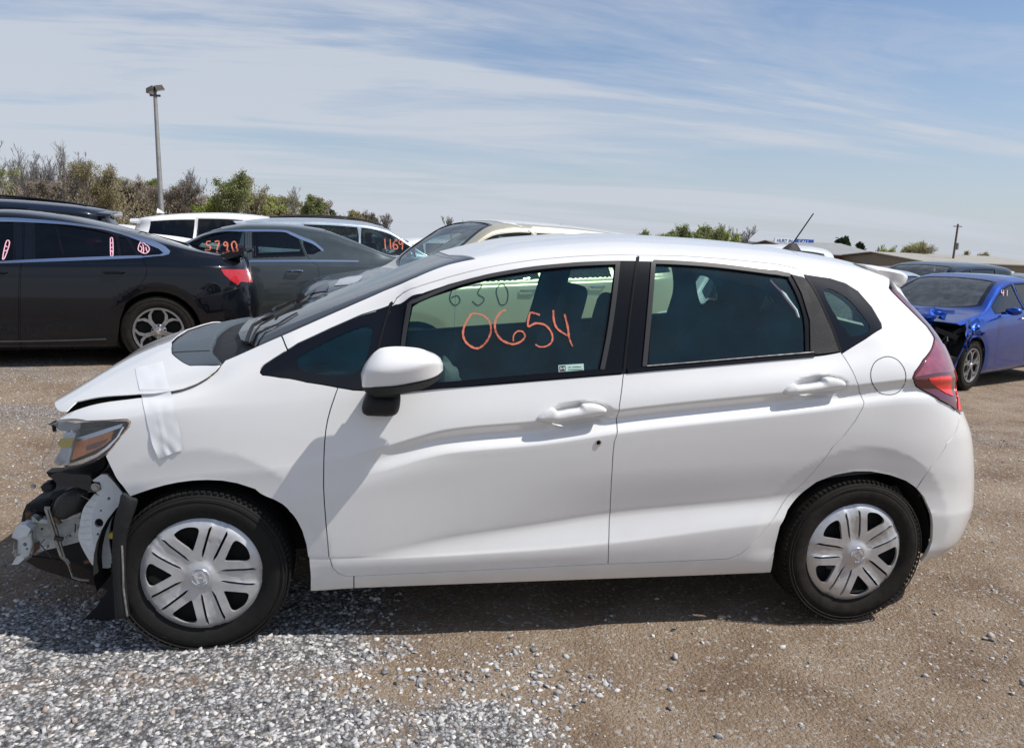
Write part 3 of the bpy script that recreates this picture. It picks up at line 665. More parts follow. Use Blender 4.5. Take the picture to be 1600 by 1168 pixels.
    q1c = S.poly(spl([(465, 562), (475, 552), (520, 528), (565, 510), (578, 508.5), (582, 516), (577, 545), (566, 573), (548, 585), (530, 587.5), (485, 582), (468, 574)], True, 5))
    q2 = S.poly(j(A_QR, rev(A_CLINE)[:-1]))
    q2c = S.poly(spl([(1288, 456), (1291, 450.5), (1304, 453), (1325, 466), (1345, 488), (1359, 509), (1355, 519), (1336, 525), (1327, 522), (1312, 502), (1295, 473)], True, 5))
    for q, c, nm in ((q1, q1c, 'quarter_window'), (q2, q2c, 'quarter_window')):
        a, b = panel(S, nm, q, 'black_gloss', P, holes=[c], off=-.002, gap=g, mirror='copy', gu=.016, gv=.02)
        e, f = panel(S, 'window', c, 'glass_side', P, off=-.004, flange=0, gap=-.003, mirror='copy', gu=.03, gv=.03)
        e.parent = a; e.location = (0, 0, 0); f.parent = b; f.location = (0, 0, 0)
    # fuel door
    fdo = S.poly(spl([(1360, 582), (1366, 566), (1378, 558), (1390, 556.5), (1403, 562), (1413, 575), (1416, 590), (1412, 603), (1402, 614), (1389, 617), (1374, 614), (1363, 600)], True, 5))
    ring = S.poly([(1388, 586)])[0]
    fi = inset(resample(fdo, .01), .0035)
    panel(S, 'fuel_door_gap', fdo, 'rubber_seal', P, holes=[fi], off=.0006, flange=0, gu=.02, gv=.02)
    # hood, sprung up at its front edge, with the grey cowl cut-out at its back edge
    HO = .012
    hood_low = [(103, 643), (111, 635), (120, 627), (142, 622), (172, 618), (217, 615), (240, 614.3), (267, 610.5), (286, 606.5), (305, 599.5), (322, 590), (336, 579), (343, 570.5), (324, 571), (297, 571.5), (279, 561.5), (268, 552), (267, 543)]
    cowl_xy = [('xy', -.203, -.33), ('xy', -.222, -.16)]
    ho = np.vstack([S.poly(hood_low, HO), S.poly(cowl_xy), [[S.inv('xy', [(-.228, -.02)])[0][0], UM]], [[S.inv('xy', [(-.695, -.02)])[0][0], UM]], S.inv('xy', [(-.665, -.2), (-.612, -.38), (-.57, -.5), (-.545, -.555)])])
    panel(S, 'hood', ho, 'white_paint', P, mirror='join', off=HO, flange=.004, gu=.018, gv=.022)
    hi_ = np.vstack([S.poly([(100, 650), (142, 640), (219, 628), (267, 620), (305, 610), (336, 592)]), S.inv('xy', [(-.05, -.5), (-.18, -.30)]), [[S.inv('xy', [(-.2, -.02)])[0][0], UM]], [[S.inv('xy', [(-.66, -.02)])[0][0], UM]], S.inv('xy', [(-.63, -.2), (-.58, -.38), (-.53, -.53)])])
    panel(S, 'hood_gap_shade', hi_, 'dark_void', P, mirror='join', off=-.022, flange=.0, gu=.05, gv=.05)  # black sheet added below the hood, stands in for the shade in its gap
    # cowl: grey plastic between hood and screen, then the black wiper well
    c_out = S.poly([(267.5, 543), (268.5, 551), (279.5, 560.5), (297, 570.5), (324, 570), (343, 569.5)])
    c_in = S.poly([(345, 566), (340, 560), (331, 549), (329, 540), (335, 528)])
    ci2 = S.inv('xy', [(-.045, -.30), (-.055, -.15)]); cc1 = S.inv('xy', [(-.06, -.02)])[0][0]; cc0 = S.inv('xy', [(-.228, -.02)])[0][0]
    cw = np.vstack([c_out, c_in, ci2, [[cc1, UM]], [[cc0, UM]], S.poly(cowl_xy[::-1])])
    panel(S, 'cowl_panel', cw, 'grey_plastic', P, mirror='join', off=.001, flange=.03, gu=.02, gv=.02)
    ww = np.vstack([[[cc1+.004, UM]], ci2[::-1], c_in[::-1], S.poly([(350, 562), (400, 541), (440, 523.5)]), S.inv('xy', [(.20, -.60), (.12, -.50), (.08, -.35), (.06, -.2)]), [[S.inv('xy', [(.05, -.02)])[0][0], UM]]])
    panel(S, 'wiper_well', ww, 'black_plastic', P, mirror='join', off=-.022, flange=0, gu=.03, gv=.03)
    # screen and its black surround
    ws = np.vstack([[[S.inv('xy', [(.03, -.02)])[0][0], UM]], S.inv('xy', [(.04, -.2), (.055, -.38), (.09, -.52), (.14, -.61)]), S.poly([(401, 541.5)]), S.poly(A_WEDGE[3:]), [mid_vu, [cen_v, UM]]])
    wc = np.vstack([[[S.inv('xy', [(.075, -.02)])[0][0], UM+.01]], S.inv('xy', [(.09, -.25), (.13, -.42), (.19, -.55)]), S.inv('xy', [(.30, -.60), (.55, -.575), (.80, -.53), (.90, -.50)]), S.inv('xy', [(.865, -.30)]), [[cen_v-.03, UM+.01]]])
    panel(S, 'windshield_surround', ws, 'black_gloss', P, holes=[wc], mirror='join', off=-.004, flange=.01, gap=.002, gu=.02, gv=.025)
    panel(S, 'windshield', wc, 'glass_shield', P, mirror='join', off=-.005, flange=0, gap=-.002, gu=.04, gv=.05)
    strip([(268.5, 551), (290, 549.5), (328, 548)], 1.3, .0015, 'dark_void', 'cowl_seam', None, mirror=None, flange=0)
    return d1, d1b, d2, d2b, fglass, rglass, q1c, q2c
HD = build_hatch()
# ------------------------------------------------------------------ white hatchback: fittings
D1, D1B, D2, D2B, FG, RG, Q1C, Q2C = HD
def sstep_(t): t = np.clip(t, 0, 1); return t*t*(3-2*t)
def sub(o, part): o.parent = part; o.location = (0, 0, 0); return o
OFFS = [S.poly([(1, 1)])[0][0]*0]
def wheel(parent, cx, yo, cz, R=.3015, rim=.207, w=.185, phase=-3, side=-1, lx=(0, 0, 0), style='cap', detail=True, tmat='tyre_rubber', names=('tyre', 'wheel_cover')):
    """side -1: outer face looks to -y. Built round (cx, yo, cz) in the parent's space; returns the wheel empty"""
    wh = bpy.data.objects.new('wheel', None); C.objects.link(wh); wh.parent = parent; wh.empty_display_size = .1
    org = Vector(parent['org']) if 'org' in parent else Vector((0, 0, 0))
    wh.location = Vector((cx, yo, cz))-org
    s = side; n = 64 if detail else 32
    t = MB(); sw = .012
    prof = [(rim-.012, .03), (rim-.002, .012), (rim+.008, .004), (rim+.02, -.004*1), (rim+.045, -.007), ((R+rim)/2+.012, -.006), (R-.022, .004), (R-.008, .014), (R-.001, .028)]
    nb = 4
    for k in range(nb):
        h0 = .030+(w-.06)*k/nb; h1 = .030+(w-.06)*(k+1)/nb
        prof += [(R, h0+.002), (R, h1-.006), (R-.008, h1-.005), (R-.008, h1-.001)]
    prof += [(R-.001, w-.028), (R-.02, w-.004), (rim+.02, w), (rim-.012, w-.02)]
    t.lathe([(r, -s*h) for r, h in prof], n, 'y')
    if detail:      # tread sipes and shoulder lugs as raised bars
        for k in range(90):
            a = 2*math.pi*k/90
            for hh, ww in ((.022, .02), (w-.022, .02)):
                rr = R-.0015
                m = Matrix.Rotation(-a, 3, 'Y')
                t.box(m @ Vector((rr, -s*hh, 0)), (.007, .022, .013), m)
        ra = (R+rim)/2+.022
        for k in range(2):
            t.lathe([(ra+.004*k*3, s*.0065), (ra+.003+.004*k*3, s*.0085), (ra+.006+.004*k*3, s*.0065)], n, 'y')
    t.build('tyre', tmat, wh, sharp=35)
    if style == 'cap':
        ph = math.radians(phase)
        def pol(r, a): return (r*math.cos(a), r*math.sin(a))
        outer = [pol(rim, 2*math.pi*k/96) for k in range(96)]; holes = []
        for k in range(5):
            ax = ph+k*2*math.pi/5; ux = np.array([math.cos(ax), math.sin(ax)]); uy = np.array([-ux[1], ux[0]])
            for sg in (-1, 1):
                q = [ux*(.060)+uy*sg*.019, ux*.072+uy*sg*.0165, ux*(.174)+uy*sg*.0245, ux*.180+uy*sg*.0265, ux*.168+uy*sg*.0325, ux*.082+uy*sg*.0255]
                holes.append(np.array(q)*rim/.2)
            am = ax+math.pi/5; vx = np.array([math.cos(am), math.sin(am)]); vy = np.array([-vx[1], vx[0]])
            holes.append(spl([vx*.094, vx*.106+vy*.010, vx*.146+vy*.036, vx*.158+vy*.041, vx*.168+vy*.038, vx*.176+vy*.020, vx*.179, vx*.176-vy*.020, vx*.168-vy*.038, vx*.158-vy*.041, vx*.146-vy*.036, vx*.106-vy*.010], True, 2)*rim/.2)
        outer = np.array(outer)
        V2, T = cdt_fill(resample(outer, .01), [resample(h, .006) for h in holes], np.arange(-.2, .2, .011), np.arange(-.2, .2, .011))
        r = np.hypot(V2[:, 0], V2[:, 1])/rim*.2; an = (np.arctan2(V2[:, 1], V2[:, 0])-ph) % (2*math.pi/5); an = np.minimum(an, 2*math.pi/5-an)
        d = np.interp(r, [0, .035, .05, .09, .15, .18, .2], [.016, .014, .004, .006, .010, .004, -.012])
        lat = r*np.sin(an); pad = np.clip((.018+.035*(r-.07)-np.abs(lat))/.003, 0, 1)*np.clip((r-.045)/.02, 0, 1)
        d = d-.004*pad+.0018*np.clip(1-np.abs(lat)/.0035, 0, 1)*pad       # sunk paddle with a fine centre rib
        V = np.stack([V2[:, 0], s*(d+.002), V2[:, 1]], 1); k0 = len(V)
        Vb = V.copy(); Vb[:, 1] = V[:, 1]-s*.010
        F = T.tolist() if s > 0 else T.tolist(); F = [f[::-1] if s > 0 else f for f in F]
        cnt = set((f[i], f[(i+1) % 3]) for f in F for i in range(3))
        for (a, b) in list(cnt):
            if (b, a) not in cnt: F.append([b, a, a+k0, b+k0])
        cap = mk('wheel_cover', np.vstack([V, Vb]), F, 'hubcap_silver', wh, smooth=True, sharp=32)
        bk = MB(); bk.lathe([(rim-.004, -s*.02), (.19, -s*.035), (.05, -s*.05), (.0, -s*.05)], 40, 'y'); b_ = bk.build('steel_rim', 'dark_void', wh)
        # steel rim holes glimpsed behind the cover: bolts
        bt = MB()
        for k in range(10):
            a = 2*math.pi*k/10+.2; bt.box((.125*math.cos(a), -s*.042, .125*math.sin(a)), (.018, .01, .018))
        bt.build('rim_vents', 'black_plastic', wh, kind='stuff')
        em = MB()
        em.lathe([(.0, s*.021), (.026, s*.0205), (.030, s*.019), (.033, s*.013), (.034, s*.006)], 32, 'y')
        e0 = em.build('centre_cap', 'hubcap_silver', wh, sharp=40)
        h = MB(); y = s*.0225; tilt = math.radians(phase*1.0+20)
        rot = Matrix.Rotation(-tilt, 3, 'Y')
        def hb(x0, z0, x1, z1, w_): 
            a = Vector((x0, y, z0)); b = Vector((x1, y, z1)); c = (a+b)/2; L = (b-a).length; an_ = math.atan2(z1-z0, x1-x0)
            h.box(rot @ c, (L, .004, w_), rot @ Matrix.Rotation(-an_, 3, 'Y'))
        hb(-.011, -.015, -.0135, .016, .006); hb(.011, -.015, .0135, .016, .006); hb(-.010, .0, .010, .0, .006); hb(-.019, .017, -.006, .017, .003); hb(.006, .017, .019, .017, .003); hb(-.018, -.017, -.005, -.017, .003); hb(.005, -.017, .018, -.017, .003)
        h.lathe([(.0275, s*.0205), (.0295, s*.0225), (.031, s*.0205)], 32, 'y')
        h.build('emblem', 'chrome', e0 if False else wh)
    elif style == 'alloy':
        ns = 5; a0 = math.radians(phase); sp = MB(); dk = MB()
        dk.lathe([(rim-.005, -s*.01), (rim-.03, -s*.06), (.05, -s*.09), (0, -s*.09)], 32, 'y'); dk.build('brake_disc', 'dark_void', wh)
        sp.lathe([(rim+.004, -s*.004), (rim+.002, s*.006), (rim-.014, s*.004), (rim-.020, -s*.02)], n, 'y')
        sp.lathe([(0, s*.0), (.03, s*.0), (.055, -s*.006), (.07, -s*.02)], 24, 'y')
        for k in range(ns):
            a = a0+2*math.pi*k/ns
            for sg in (-1, 1):
                pts = [(.045, 0.12*sg), (.09, .07*sg), (rim*.56, .045*sg), (rim*.78, .20*sg), (rim-.012, .42*sg)]
                vv = []
                for (r_, da) in pts:
                    c_ = np.array([r_*math.cos(a+da), r_*math.sin(a+da)]); tx = np.array([-math.sin(a+da), math.cos(a+da)]); wd = .011+.004*(r_ > .1)
                    yy = -s*(.004 if r_ > .1 else .002)
                    vv += [(c_[0]-tx[0]*wd, yy, c_[1]-tx[1]*wd), (c_[0]+tx[0]*wd, yy, c_[1]+tx[1]*wd), (c_[0]+tx[0]*wd, yy-s*.03, c_[1]+tx[1]*wd), (c_[0]-tx[0]*wd, yy-s*.03, c_[1]-tx[1]*wd)]
                m_ = len(pts); sp.add(vv, [(4*i+q, 4*i+(q+1) % 4, 4*i+4+(q+1) % 4, 4*i+4+q) for i in range(m_-1) for q in range(4)])
        sp.build('rim', 'alloy_grey', wh, sharp=30)
        bo = MB()
        for k in range(5):
            a = a0+math.pi/5+2*math.pi*k/5; bo.lathe([(0, 0), (.009, 0), (.010, -s*.02)], 10, 'y', (.057*math.cos(a), -s*.002, .057*math.sin(a)))
        bo.build('wheel_nuts', 'black_plastic', wh)
        cc = MB(); cc.lathe([(0, s*.006), (.022, s*.005), (.027, -s*.002)], 20, 'y'); cc.build('centre_cap', 'chrome', wh)
    else:
        sp = MB(); dk = MB(); dk.lathe([(rim-.005, -s*.01), (rim-.03, -s*.05), (0, -s*.05)], 24, 'y'); dk.build('brake_disc', 'dark_void', wh)
        sp.lathe([(rim+.004, 0), (rim-.012, s*.006), (rim-.02, -s*.02)], 32, 'y'); sp.lathe([(0, s*.004), (.05, s*.002), (.06, -s*.02)], 20, 'y')
        for k in range(7):
            a = 2*math.pi*k/7+.3; m = Matrix.Rotation(-a, 3, 'Y'); sp.box(m @ Vector((rim*.5, -s*.006, 0)), (rim*.95, .02, .026), m)
        sp.build('rim', 'alloy_grey', wh, sharp=30)
    return wh
pmat('alloy_grey', (0.36, 0.36, 0.37), 0.34, metal=0.8, var=0.12, vscale=30)
def hatch_parts():
    P = hatch
    wheel(P, 0, -.838, HUBZ, phase=-3, tmat='tyre_rubber'); wheel(P, 2.53, -.838, HUBZ+.004, phase=30, tmat='tyre_dusty')
    wheel(P, 0, .838, HUBZ, phase=11, side=1); wheel(P, 2.53, .838, HUBZ, phase=40, side=1)
    # arch liners, floor, axle shapes
    for hx in HUBX:
        for sg in (-1, 1):
            m = MB(); n = 28; R_ = .375
            pts = [(hx+R_*math.cos(a), HUBZ+R_*math.sin(a)*.97) for a in np.linspace(math.radians(-7), math.radians(192), n)]
            v = [(x, sg*.785, z) for x, z in pts]+[(x, sg*.52, z) for x, z in pts]
            m.add(v, [(i, i+1, n+i+1, n+i) for i in range(n-1)])
            v = [(x, sg*.52, z) for x, z in pts]; m.add(v, [tuple(range(n))]); m.build('wheel_well', 'dark_void', P)
    m = MB(); m.box((1.27, 0, .235), (1.75, 1.52, .03)); m.box((1.3, 0, .20), (1.5, .3, .10)); m.box((2.95, 0, .30), (.5, 1.2, .10)); m.box((0.0, 0, .33), (.9, 1.0, .10)); m.box((2.53, 0, .33), (.8, 1.02, .08))
    m.build('underbody', 'dark_void', P)
    m = MB(); m.box((0, 0, .25), (.08, 1.3, .06)); m.box((2.53, 0, .25), (.09, 1.3, .07)); m.tube([(1.9, .35, .22), (2.6, .45, .22), (3.1, .5, .24)], .03); m.build('axles', 'black_plastic', P)
    # dark seals in the shut lines
    def seal(path, nm='shut_line_seal'):
        vu = S.poly(path); vu = resample(vu, .03, False); pts = S.ev(vu, -.019)
        for k, q in enumerate((1, -1)):
            mb = MB(); mb.tube([p*np.array([1, q, 1]) for p in pts], .0075, 6); mb.build(nm, 'dark_void', P)
    seal(j(A_MID)); seal(A_DFRONT+A_DBOT[1:]); seal(A_RBOT+A_RREAR[1:]); seal(A_ROOFGAP+A_FGAP[1:]); seal(rev(A_CLINE)+A_CLINE[:1]) if False else None
    seal(A_BSEAM); seal(A_HOODF); seal(A_PSEAM+A_QF[1:]); seal(A_DUP); seal([(553, 900), (553, 917)]); seal(rev(A_CLINE)); seal(rev(A_TLIN))
    # cabin lining
    def c(x, z): return S.inv('xz', [(x, z)])[0]
    lin = np.vstack([[c(.50, .26)], [c(2.1, .26)], [c(2.2, .55)], [c(2.75, .62)], [c(2.8, 1.30)], [c(2.45, 1.37)], [c(2.1, 1.425)], [c(1.6, 1.44)], [c(1.2, 1.415)], [c(.95, 1.36)], [c(.66, 1.22)], [c(.30, 1.085)], [c(.12, 1.0)], [c(.4, .7)]])
    panel(S, 'cabin_lining', lin, 'cabin_plastic', P, holes=[resample(inset(resample(h, .03), -.006), .03) for h in (FG, RG, Q1C, Q2C)], off=-.035, flange=0, mirror='copy', gu=.06, gv=.08)
    rl = np.vstack([[c(.98, 1.37)], [c(1.2, 1.42)], [c(1.6, 1.445)], [c(2.1, 1.43)], [c(2.45, 1.375)], [c(2.78, 1.31)], [[S.inv('xy', [(2.75, -.02)])[0][0], UM]], [[S.inv('xy', [(.93, -.02)])[0][0], UM]]])
    panel(S, 'headliner', rl, 'headliner', P, off=-.04, flange=0, mirror='join', gu=.06, gv=.08)
    m = MB(); m.box((2.62, 0, .50), (.75, 1.30, .04)); m.box((1.3, 0, .30), (1.7, 1.4, .03)); m.box((.42, 0, .60), (.04, 1.4, .62)); m.build('cabin_floor', 'cabin_plastic', P)
    # dashboard
    m = MB(); n = 11
    prof = [(.30, .93), (.12, 1.0), (.30, 1.02), (.52, 1.03), (.66, 1.0), (.72, .93), (.70, .80), (.62, .68), (.5, .6)]
    ys = np.linspace(-.70, .70, n); v = [(x, y, z-.03*(abs(y)/.7)**3) for y in ys for x, z in prof]; k = len(prof)
    m.add(v, [(a*k+i, a*k+i+1, (a+1)*k+i+1, (a+1)*k+i) for a in range(n-1) for i in range(k-1)]); m.build('dashboard', 'cabin_plastic', P, sharp=50)
    m = MB()
    m.tube([(.86+.5*0+.185*math.sin(a)*.35, -.36+.185*math.cos(a), .93+.185*math.sin(a)*.93) for a in np.linspace(0, 2*math.pi, 28)], .015, 8); m.box((.84, -.36, .93), (.04, .14, .10)); m.tube([(.84, -.36, .93), (.66, -.36, .86)], .03); m.build('steering_wheel', 'seat_cloth', P, sharp=40)
    def seat(x, y, w=.50):
        st = bpy.data.objects.new('seat', None); C.objects.link(st); st.parent = P; st.location = -Vector(P['org'])
        m = MB()
        def pillow(cx, cy, cz, dx, dy, dz, rx, nm):
            mm = MB(); M_ = 10; N_ = 16; v = []
            for i in range(M_+1):
                a = -math.pi/2+math.pi*i/M_
                for k2 in range(N_):
                    b = 2*math.pi*k2/N_; e = .45
                    sx = np.sign(math.cos(a))*abs(math.cos(a))**e; q = Vector((dx/2*sx*np.sign(math.cos(b))*abs(math.cos(b))**e, dy/2*sx*np.sign(math.sin(b))*abs(math.sin(b))**e, dz/2*np.sign(math.sin(a))*abs(math.sin(a))**e))
                    q = Matrix.Rotation(rx, 3, 'Y') @ q; v.append(q+Vector((cx, cy, cz)))
            mm.add(v, [(i*N_+k2, i*N_+(k2+1) % N_, (i+1)*N_+(k2+1) % N_, (i+1)*N_+k2) for i in range(M_) for k2 in range(N_)]); mm.build(nm, 'seat_cloth', st, smooth=True)
        pillow(x, y, .52, .50, w, .16, -.12, 'cushion'); pillow(x+.29, y, .82, .15, w, .62, .30, 'backrest')
        if w < .6: pillow(x+.40, y, 1.19, .11, .26, .21, .22, 'headrest')
        else:
            for yy in (-.38, .38): pillow(x+.38, y+yy, 1.15, .10, .24, .14, .22, 'headrest')
        return st
    seat(1.18, -.36); seat(1.18, .36); seat(2.02, 0, 1.25)
    # crumpled airbag hanging below the belt line
    ab = spl([(690, 600), (693, 560), (703, 565), (709, 574), (716, 578), (718, 590), (722, 600)], True, 3)
    plate('airbag', ab, -.70, .05, 'primer_white', P, bulge=.02)
    # door handles
    h1 = plate('door_handle', spl([(841, 652.5), (852, 643), (863.5, 638), (869, 640), (873, 643.5), (890, 640.5), (906, 638), (911.5, 632.5), (925, 631), (938, 633.5), (946, 637.5), (948, 642), (943, 646.5), (925, 651), (895, 655.5), (872, 659.5), (850, 658.5), (842, 656)], True, 4), -.850, .024, 'white_plain', P, bulge=.013, gv=.005)
    sub(h1, D1)
    h2 = plate('door_handle', spl([(1227, 611), (1234, 604), (1243, 600.5), (1250, 602.5), (1278, 599.0), (1286, 597), (1291, 591), (1304, 590.5), (1317, 594.5), (1321.5, 600.5), (1314, 606.5), (1285, 611), (1260, 614.5), (1240, 616.5), (1230, 615.5)], True, 4), -.846, .024, 'white_plain', P, bulge=.013, gv=.005)
    sub(h2, D2)
    for (a, b, dd, r) in ((935, 691, D1, .010),):
        p = S.ev(S.poly([(a, b)]), .001)[0]; m = MB(); m.lathe([(r+.003, .001), (r+.002, -.002), (r-.001, -.002), (r-.003, .001)], 24, 'y', p); sub(m.build('lock_surround', 'chrome', P), dd)
        m = MB(); m.lathe([(r-.003, -.0005), (0, -.001)], 20, 'y', p); sub(m.build('key_lock', 'black_trim', P), dd)
    # mirror
    def colloft(name, top, mid, bot, Y0, Dm, Yb, mat, par, nx=26, bend=(0, 1, .86), edge=.16):
        top, mid, bot = (np.array(q, float) for q in (top, mid, bot)); xs = np.linspace(top[0, 0], top[-1, 0], nx)
        sx = (xs-xs[0])/(xs[-1]-xs[0]); sx = np.where(True, .5-.5*np.cos(math.pi*sx), sx); xs = xs[0]+(xs[-1]-xs[0])*sx
        rows = []
        for k, x in enumerate(xs):
            yt = pchip(top[:, 0], top[:, 1], [x])[0]; ym = pchip(mid[:, 0], mid[:, 1], [x])[0]; yb = pchip(bot[:, 0], bot[:, 1], [x])[0]
            s_ = (x-xs[0])/(xs[-1]-xs[0]); D = Dm*max(0.0, 1-abs(2*s_-1)**3.2)**.5
            col = []
            for t in np.linspace(0, 1, 8): col.append(at_y(x, yt+(ym-yt)*t, Y0-D*(bend[0]+(bend[1]-bend[0])*math.sin(t*math.pi/2))))
            for t in np.linspace(0, 1, 6)[1:]: col.append(at_y(x, ym+(yb-ym)*t, Y0-D*(bend[1]+(bend[2]-bend[1])*t)))
            f0 = col[0].copy(); f1 = col[-1].copy(); f0[1] = Yb; f1[1] = Yb; f0[2] = col[0][2]-.01; f1[2] = col[-1][2]+.01
            rows.append([f0]+col+[f1])
        R_ = np.array(rows); n1 = R_.shape[1]; V = R_.reshape(-1, 3)
        F = [(a*n1+i, (a+1)*n1+i, (a+1)*n1+i+1, a*n1+i+1) for a in range(nx-1) for i in range(n1-1)]+[(a*n1, a*n1+n1-1, (a+1)*n1+n1-1, (a+1)*n1) for a in range(nx-1)]
        F += [tuple(range(n1))[::-1], tuple((nx-1)*n1+i for i in range(n1))]
        return mk(name, V, [f[::-1] for f in F], mat, par, sharp=34, smooth=True)
    mir = empty('tmp')
    bpy.data.objects.remove(mir)
    cap = colloft('door_mirror', [(564, 583), (568, 572), (576, 560), (584, 551), (597, 543), (620, 541), (650, 543), (668, 548), (687, 558), (692.5, 568)], [(564, 585.5), (580, 583.5), (608, 581), (644, 576), (680, 567), (692.5, 571)], [(564, 589), (566.5, 605), (608, 603.5), (650, 597), (672, 591.5), (685, 585.5), (692.5, 578)], -.925, .085, -.90, 'white_paint', P)
    sub(cap, D1)
    blk = colloft('mirror_base', [(566.5, 605), (608, 603.3), (650, 596.5), (672, 591), (685, 585), (692.5, 578)], [(566.5, 606), (608, 606), (650, 599.5), (672, 594), (685, 588), (692.5, 579.5)], [(566.5, 607), (574, 615), (594, 618.5), (627, 615), (656, 609), (674, 601), (689, 589), (692.5, 581)], -.923, .08, -.90, 'black_plastic', P, bend=(1, .97, .35))
    sub(blk, D1)
    st = plate('mirror_stalk', spl([(575, 612), (568, 628), (565.4, 639), (571, 648), (596, 650), (615, 649), (623, 641), (626, 624), (625, 613)], True, 4, corners=(0, 8)), -.865, .07, 'black_plastic', P, bulge=.045, gv=.012); sub(st, D1)
    m = MB(); m.box((.64, -.90, .985), (.09, .08, .045)); sub(m.build('mirror_arm', 'black_plastic', P), D1)
    # far mirror
    m = MB(); m.lathe([(0, 0)], 3); m = MB()
    m.add([(.56+.10*math.cos(a)*math.cos(b), .95+.10*math.sin(a), 1.03+.07*math.cos(a)*math.sin(b)) for a in np.linspace(-1.5, 1.5, 8) for b in np.linspace(0, 2*math.pi, 17)[:-1]], [(i*16+k, i*16+(k+1) % 16, (i+1)*16+(k+1) % 16, (i+1)*16+k) for i in range(7) for k in range(16)]); sub(m.build('door_mirror', 'white_paint', P, smooth=True), D1B)
    # spoiler
    sec = np.array([at_y(px, py, -.47)[[0, 2]] for px, py in [(1338, 411.5), (1362, 414), (1386, 418.5), (1400, 421.5), (1409, 425.5), (1413.5, 430), (1414, 434), (1411, 441.5), (1404, 448), (1396, 451.5), (1388, 451.5), (1366, 441)]])
    ys = [-.515, -.50, -.47, -.38, -.25, -.12, 0, .12, .25, .38, .47, .50, .515]; V = []
    cx_, cz_ = sec.mean(0)
    for y in ys:
        k = 1-(min(abs(y), .47)/.47)**2; sc = 1 if abs(y) <= .47 else (.88 if abs(y) < .51 else .55)
        for a, b in sec: V.append((cx_+(a-cx_)*sc+.03*k, y, cz_+(b-cz_)*sc-.004*k))
    n = len(sec); F = [(i*n+k, i*n+(k+1) % n, (i+1)*n+(k+1) % n, (i+1)*n+k) for i in range(len(ys)-1) for k in range(n)]+[tuple(range(n))[::-1], tuple((len(ys)-1)*n+k for k in range(n))]
    mk('spoiler', V, F, 'white_paint', P, smooth=True, sharp=38)
    # aerial
    b0 = at_y(1236, 387, 0); m = MB()
    m.add([(b0[0]+.055*sx*(1-t*.7)-.0+.01*t, .022*sy*(1-t*.6), b0[2]-.012+t*.035) for t in (0, .5, 1) for sx, sy in ((-1, 0), (-.6, -1), (.6, -1), (1, 0), (.6, 1), (-.6, 1))], [(i*6+k, i*6+(k+1) % 6, (i+1)*6+(k+1) % 6, (i+1)*6+k) for i in range(2) for k in range(6)]+[tuple(range(12, 18))])
    an = m.build('antenna', 'black_plastic', P, sharp=50)
    m = MB(); e0 = at_y(1236, 384, 0); e1 = at_y(1271, 333.5, 0); m.tube([e0, e0+(e1-e0)*.12, e1], [.0055, .0035, .0028], 6); sub(m.build('antenna_rod', 'black_trim', P), an)
    # tape over hood and fender
    le = spl([(213, 577.5), (215, 590), (219, 606), (221, 620), (225, 642), (230, 664), (238, 694), (247, 717)], False, 6); ri = spl([(256, 566.5), (260, 582), (264, 599), (267.5, 613), (271, 633), (275, 650), (280, 672), (287, 702)], False, 6)
    n_ = len(le); m_ = 15; px_ = np.array([le[i]*(1-k/(m_-1))+ri[i]*(k/(m_-1)) for i in range(n_) for k in range(m_)]); vu = S.inv('px', px_, .006)
    hoodness = sstep_((619-px_[:, 1])/9); g_ = vu.reshape(n_, m_, 2); rr = np.random.default_rng(5); wr = np.zeros(len(vu))
    for k in range(10):
        d_ = rr.normal(size=2)*np.array([.09, .05])*rr.uniform(.5, 2.5); wr += np.sin(px_@d_+rr.uniform(0, 6))*.00022
    low = sstep_((px_[:, 1]-655)/40); ridge = np.exp(-((px_[:, 0]-(236+(px_[:, 1]-600)*.22))/1.6)**2)*np.clip((px_[:, 1]-640)/30, 0, 1)*.0022
    offs = .0016+.0118*hoodness+np.abs(wr)*(1+3.5*low)+ridge
    V_ = S.ev(vu, offs); mk('tape_strip', V_, [(i*m_+k, (i+1)*m_+k, (i+1)*m_+k+1, i*m_+k+1) for i in range(n_-1) for k in range(m_-1)], 'tape', P, smooth=True)
    # digits and sticker on the front window, door card details
    def stroke(name, path, w, off=-.0055, mat='marker_orange', n=5):
        c_ = spl(path, False, n); vu = S.poly(c_); pts = S.ev(vu, off); m = MB()
        k = len(pts); ws_ = [w*(.65+.35*math.sin(math.pi*min(1, .15+i/k)))*(1+.18*math.sin(i*1.7)) for i in range(k)]
        nn = S.nrm(vu).mean(0); m.ribbon(pts, ws_, nn); return m.build(name, mat, P)
    dg = [[(736, 490.5), (730, 500), (724.5, 512.5), (724, 525), (730, 536), (742.5, 543.5), (752.5, 541), (762.5, 530), (767.5, 515), (764, 500), (755, 492), (742.5, 489), (734, 490)],
          [(791, 484), (784, 486), (776.5, 495), (773.5, 507.5), (776, 520), (785, 531), (800, 537), (812.5, 534), (820.5, 526), (817.5, 518), (809, 517), (803, 523.5), (802.5, 532.5)],
          [(844, 491.5), (833, 488), (828, 490), (825.5, 508.8), (837.5, 504.5), (852.5, 507.5), (862.5, 520), (863, 532.5), (855, 540), (844, 541.3), (837, 537.5)],
          [(865, 484), (866, 500), (871, 512.5), (882.5, 521), (888, 524)], [(882.5, 490), (887.5, 510), (890, 527.5), (895, 540.5)]]
    for d in dg: sub(stroke('painted_digit', d, .0078), D1)
    st = panel(S, 'sticker', S.poly([(873, 570), (912.5, 567.5), (913, 579), (873.5, 581)]), 'sticker_green', P, off=-.0060, flange=0, gu=.05, gv=.05); sub(st, D1)
    st = panel(S, 'sticker_mark', S.poly([(874.5, 571.3), (884, 570.6), (884.3, 579), (875, 579.7)]), 'ink', P, off=-.0055, flange=0, gu=.05, gv=.05); sub(st, D1)
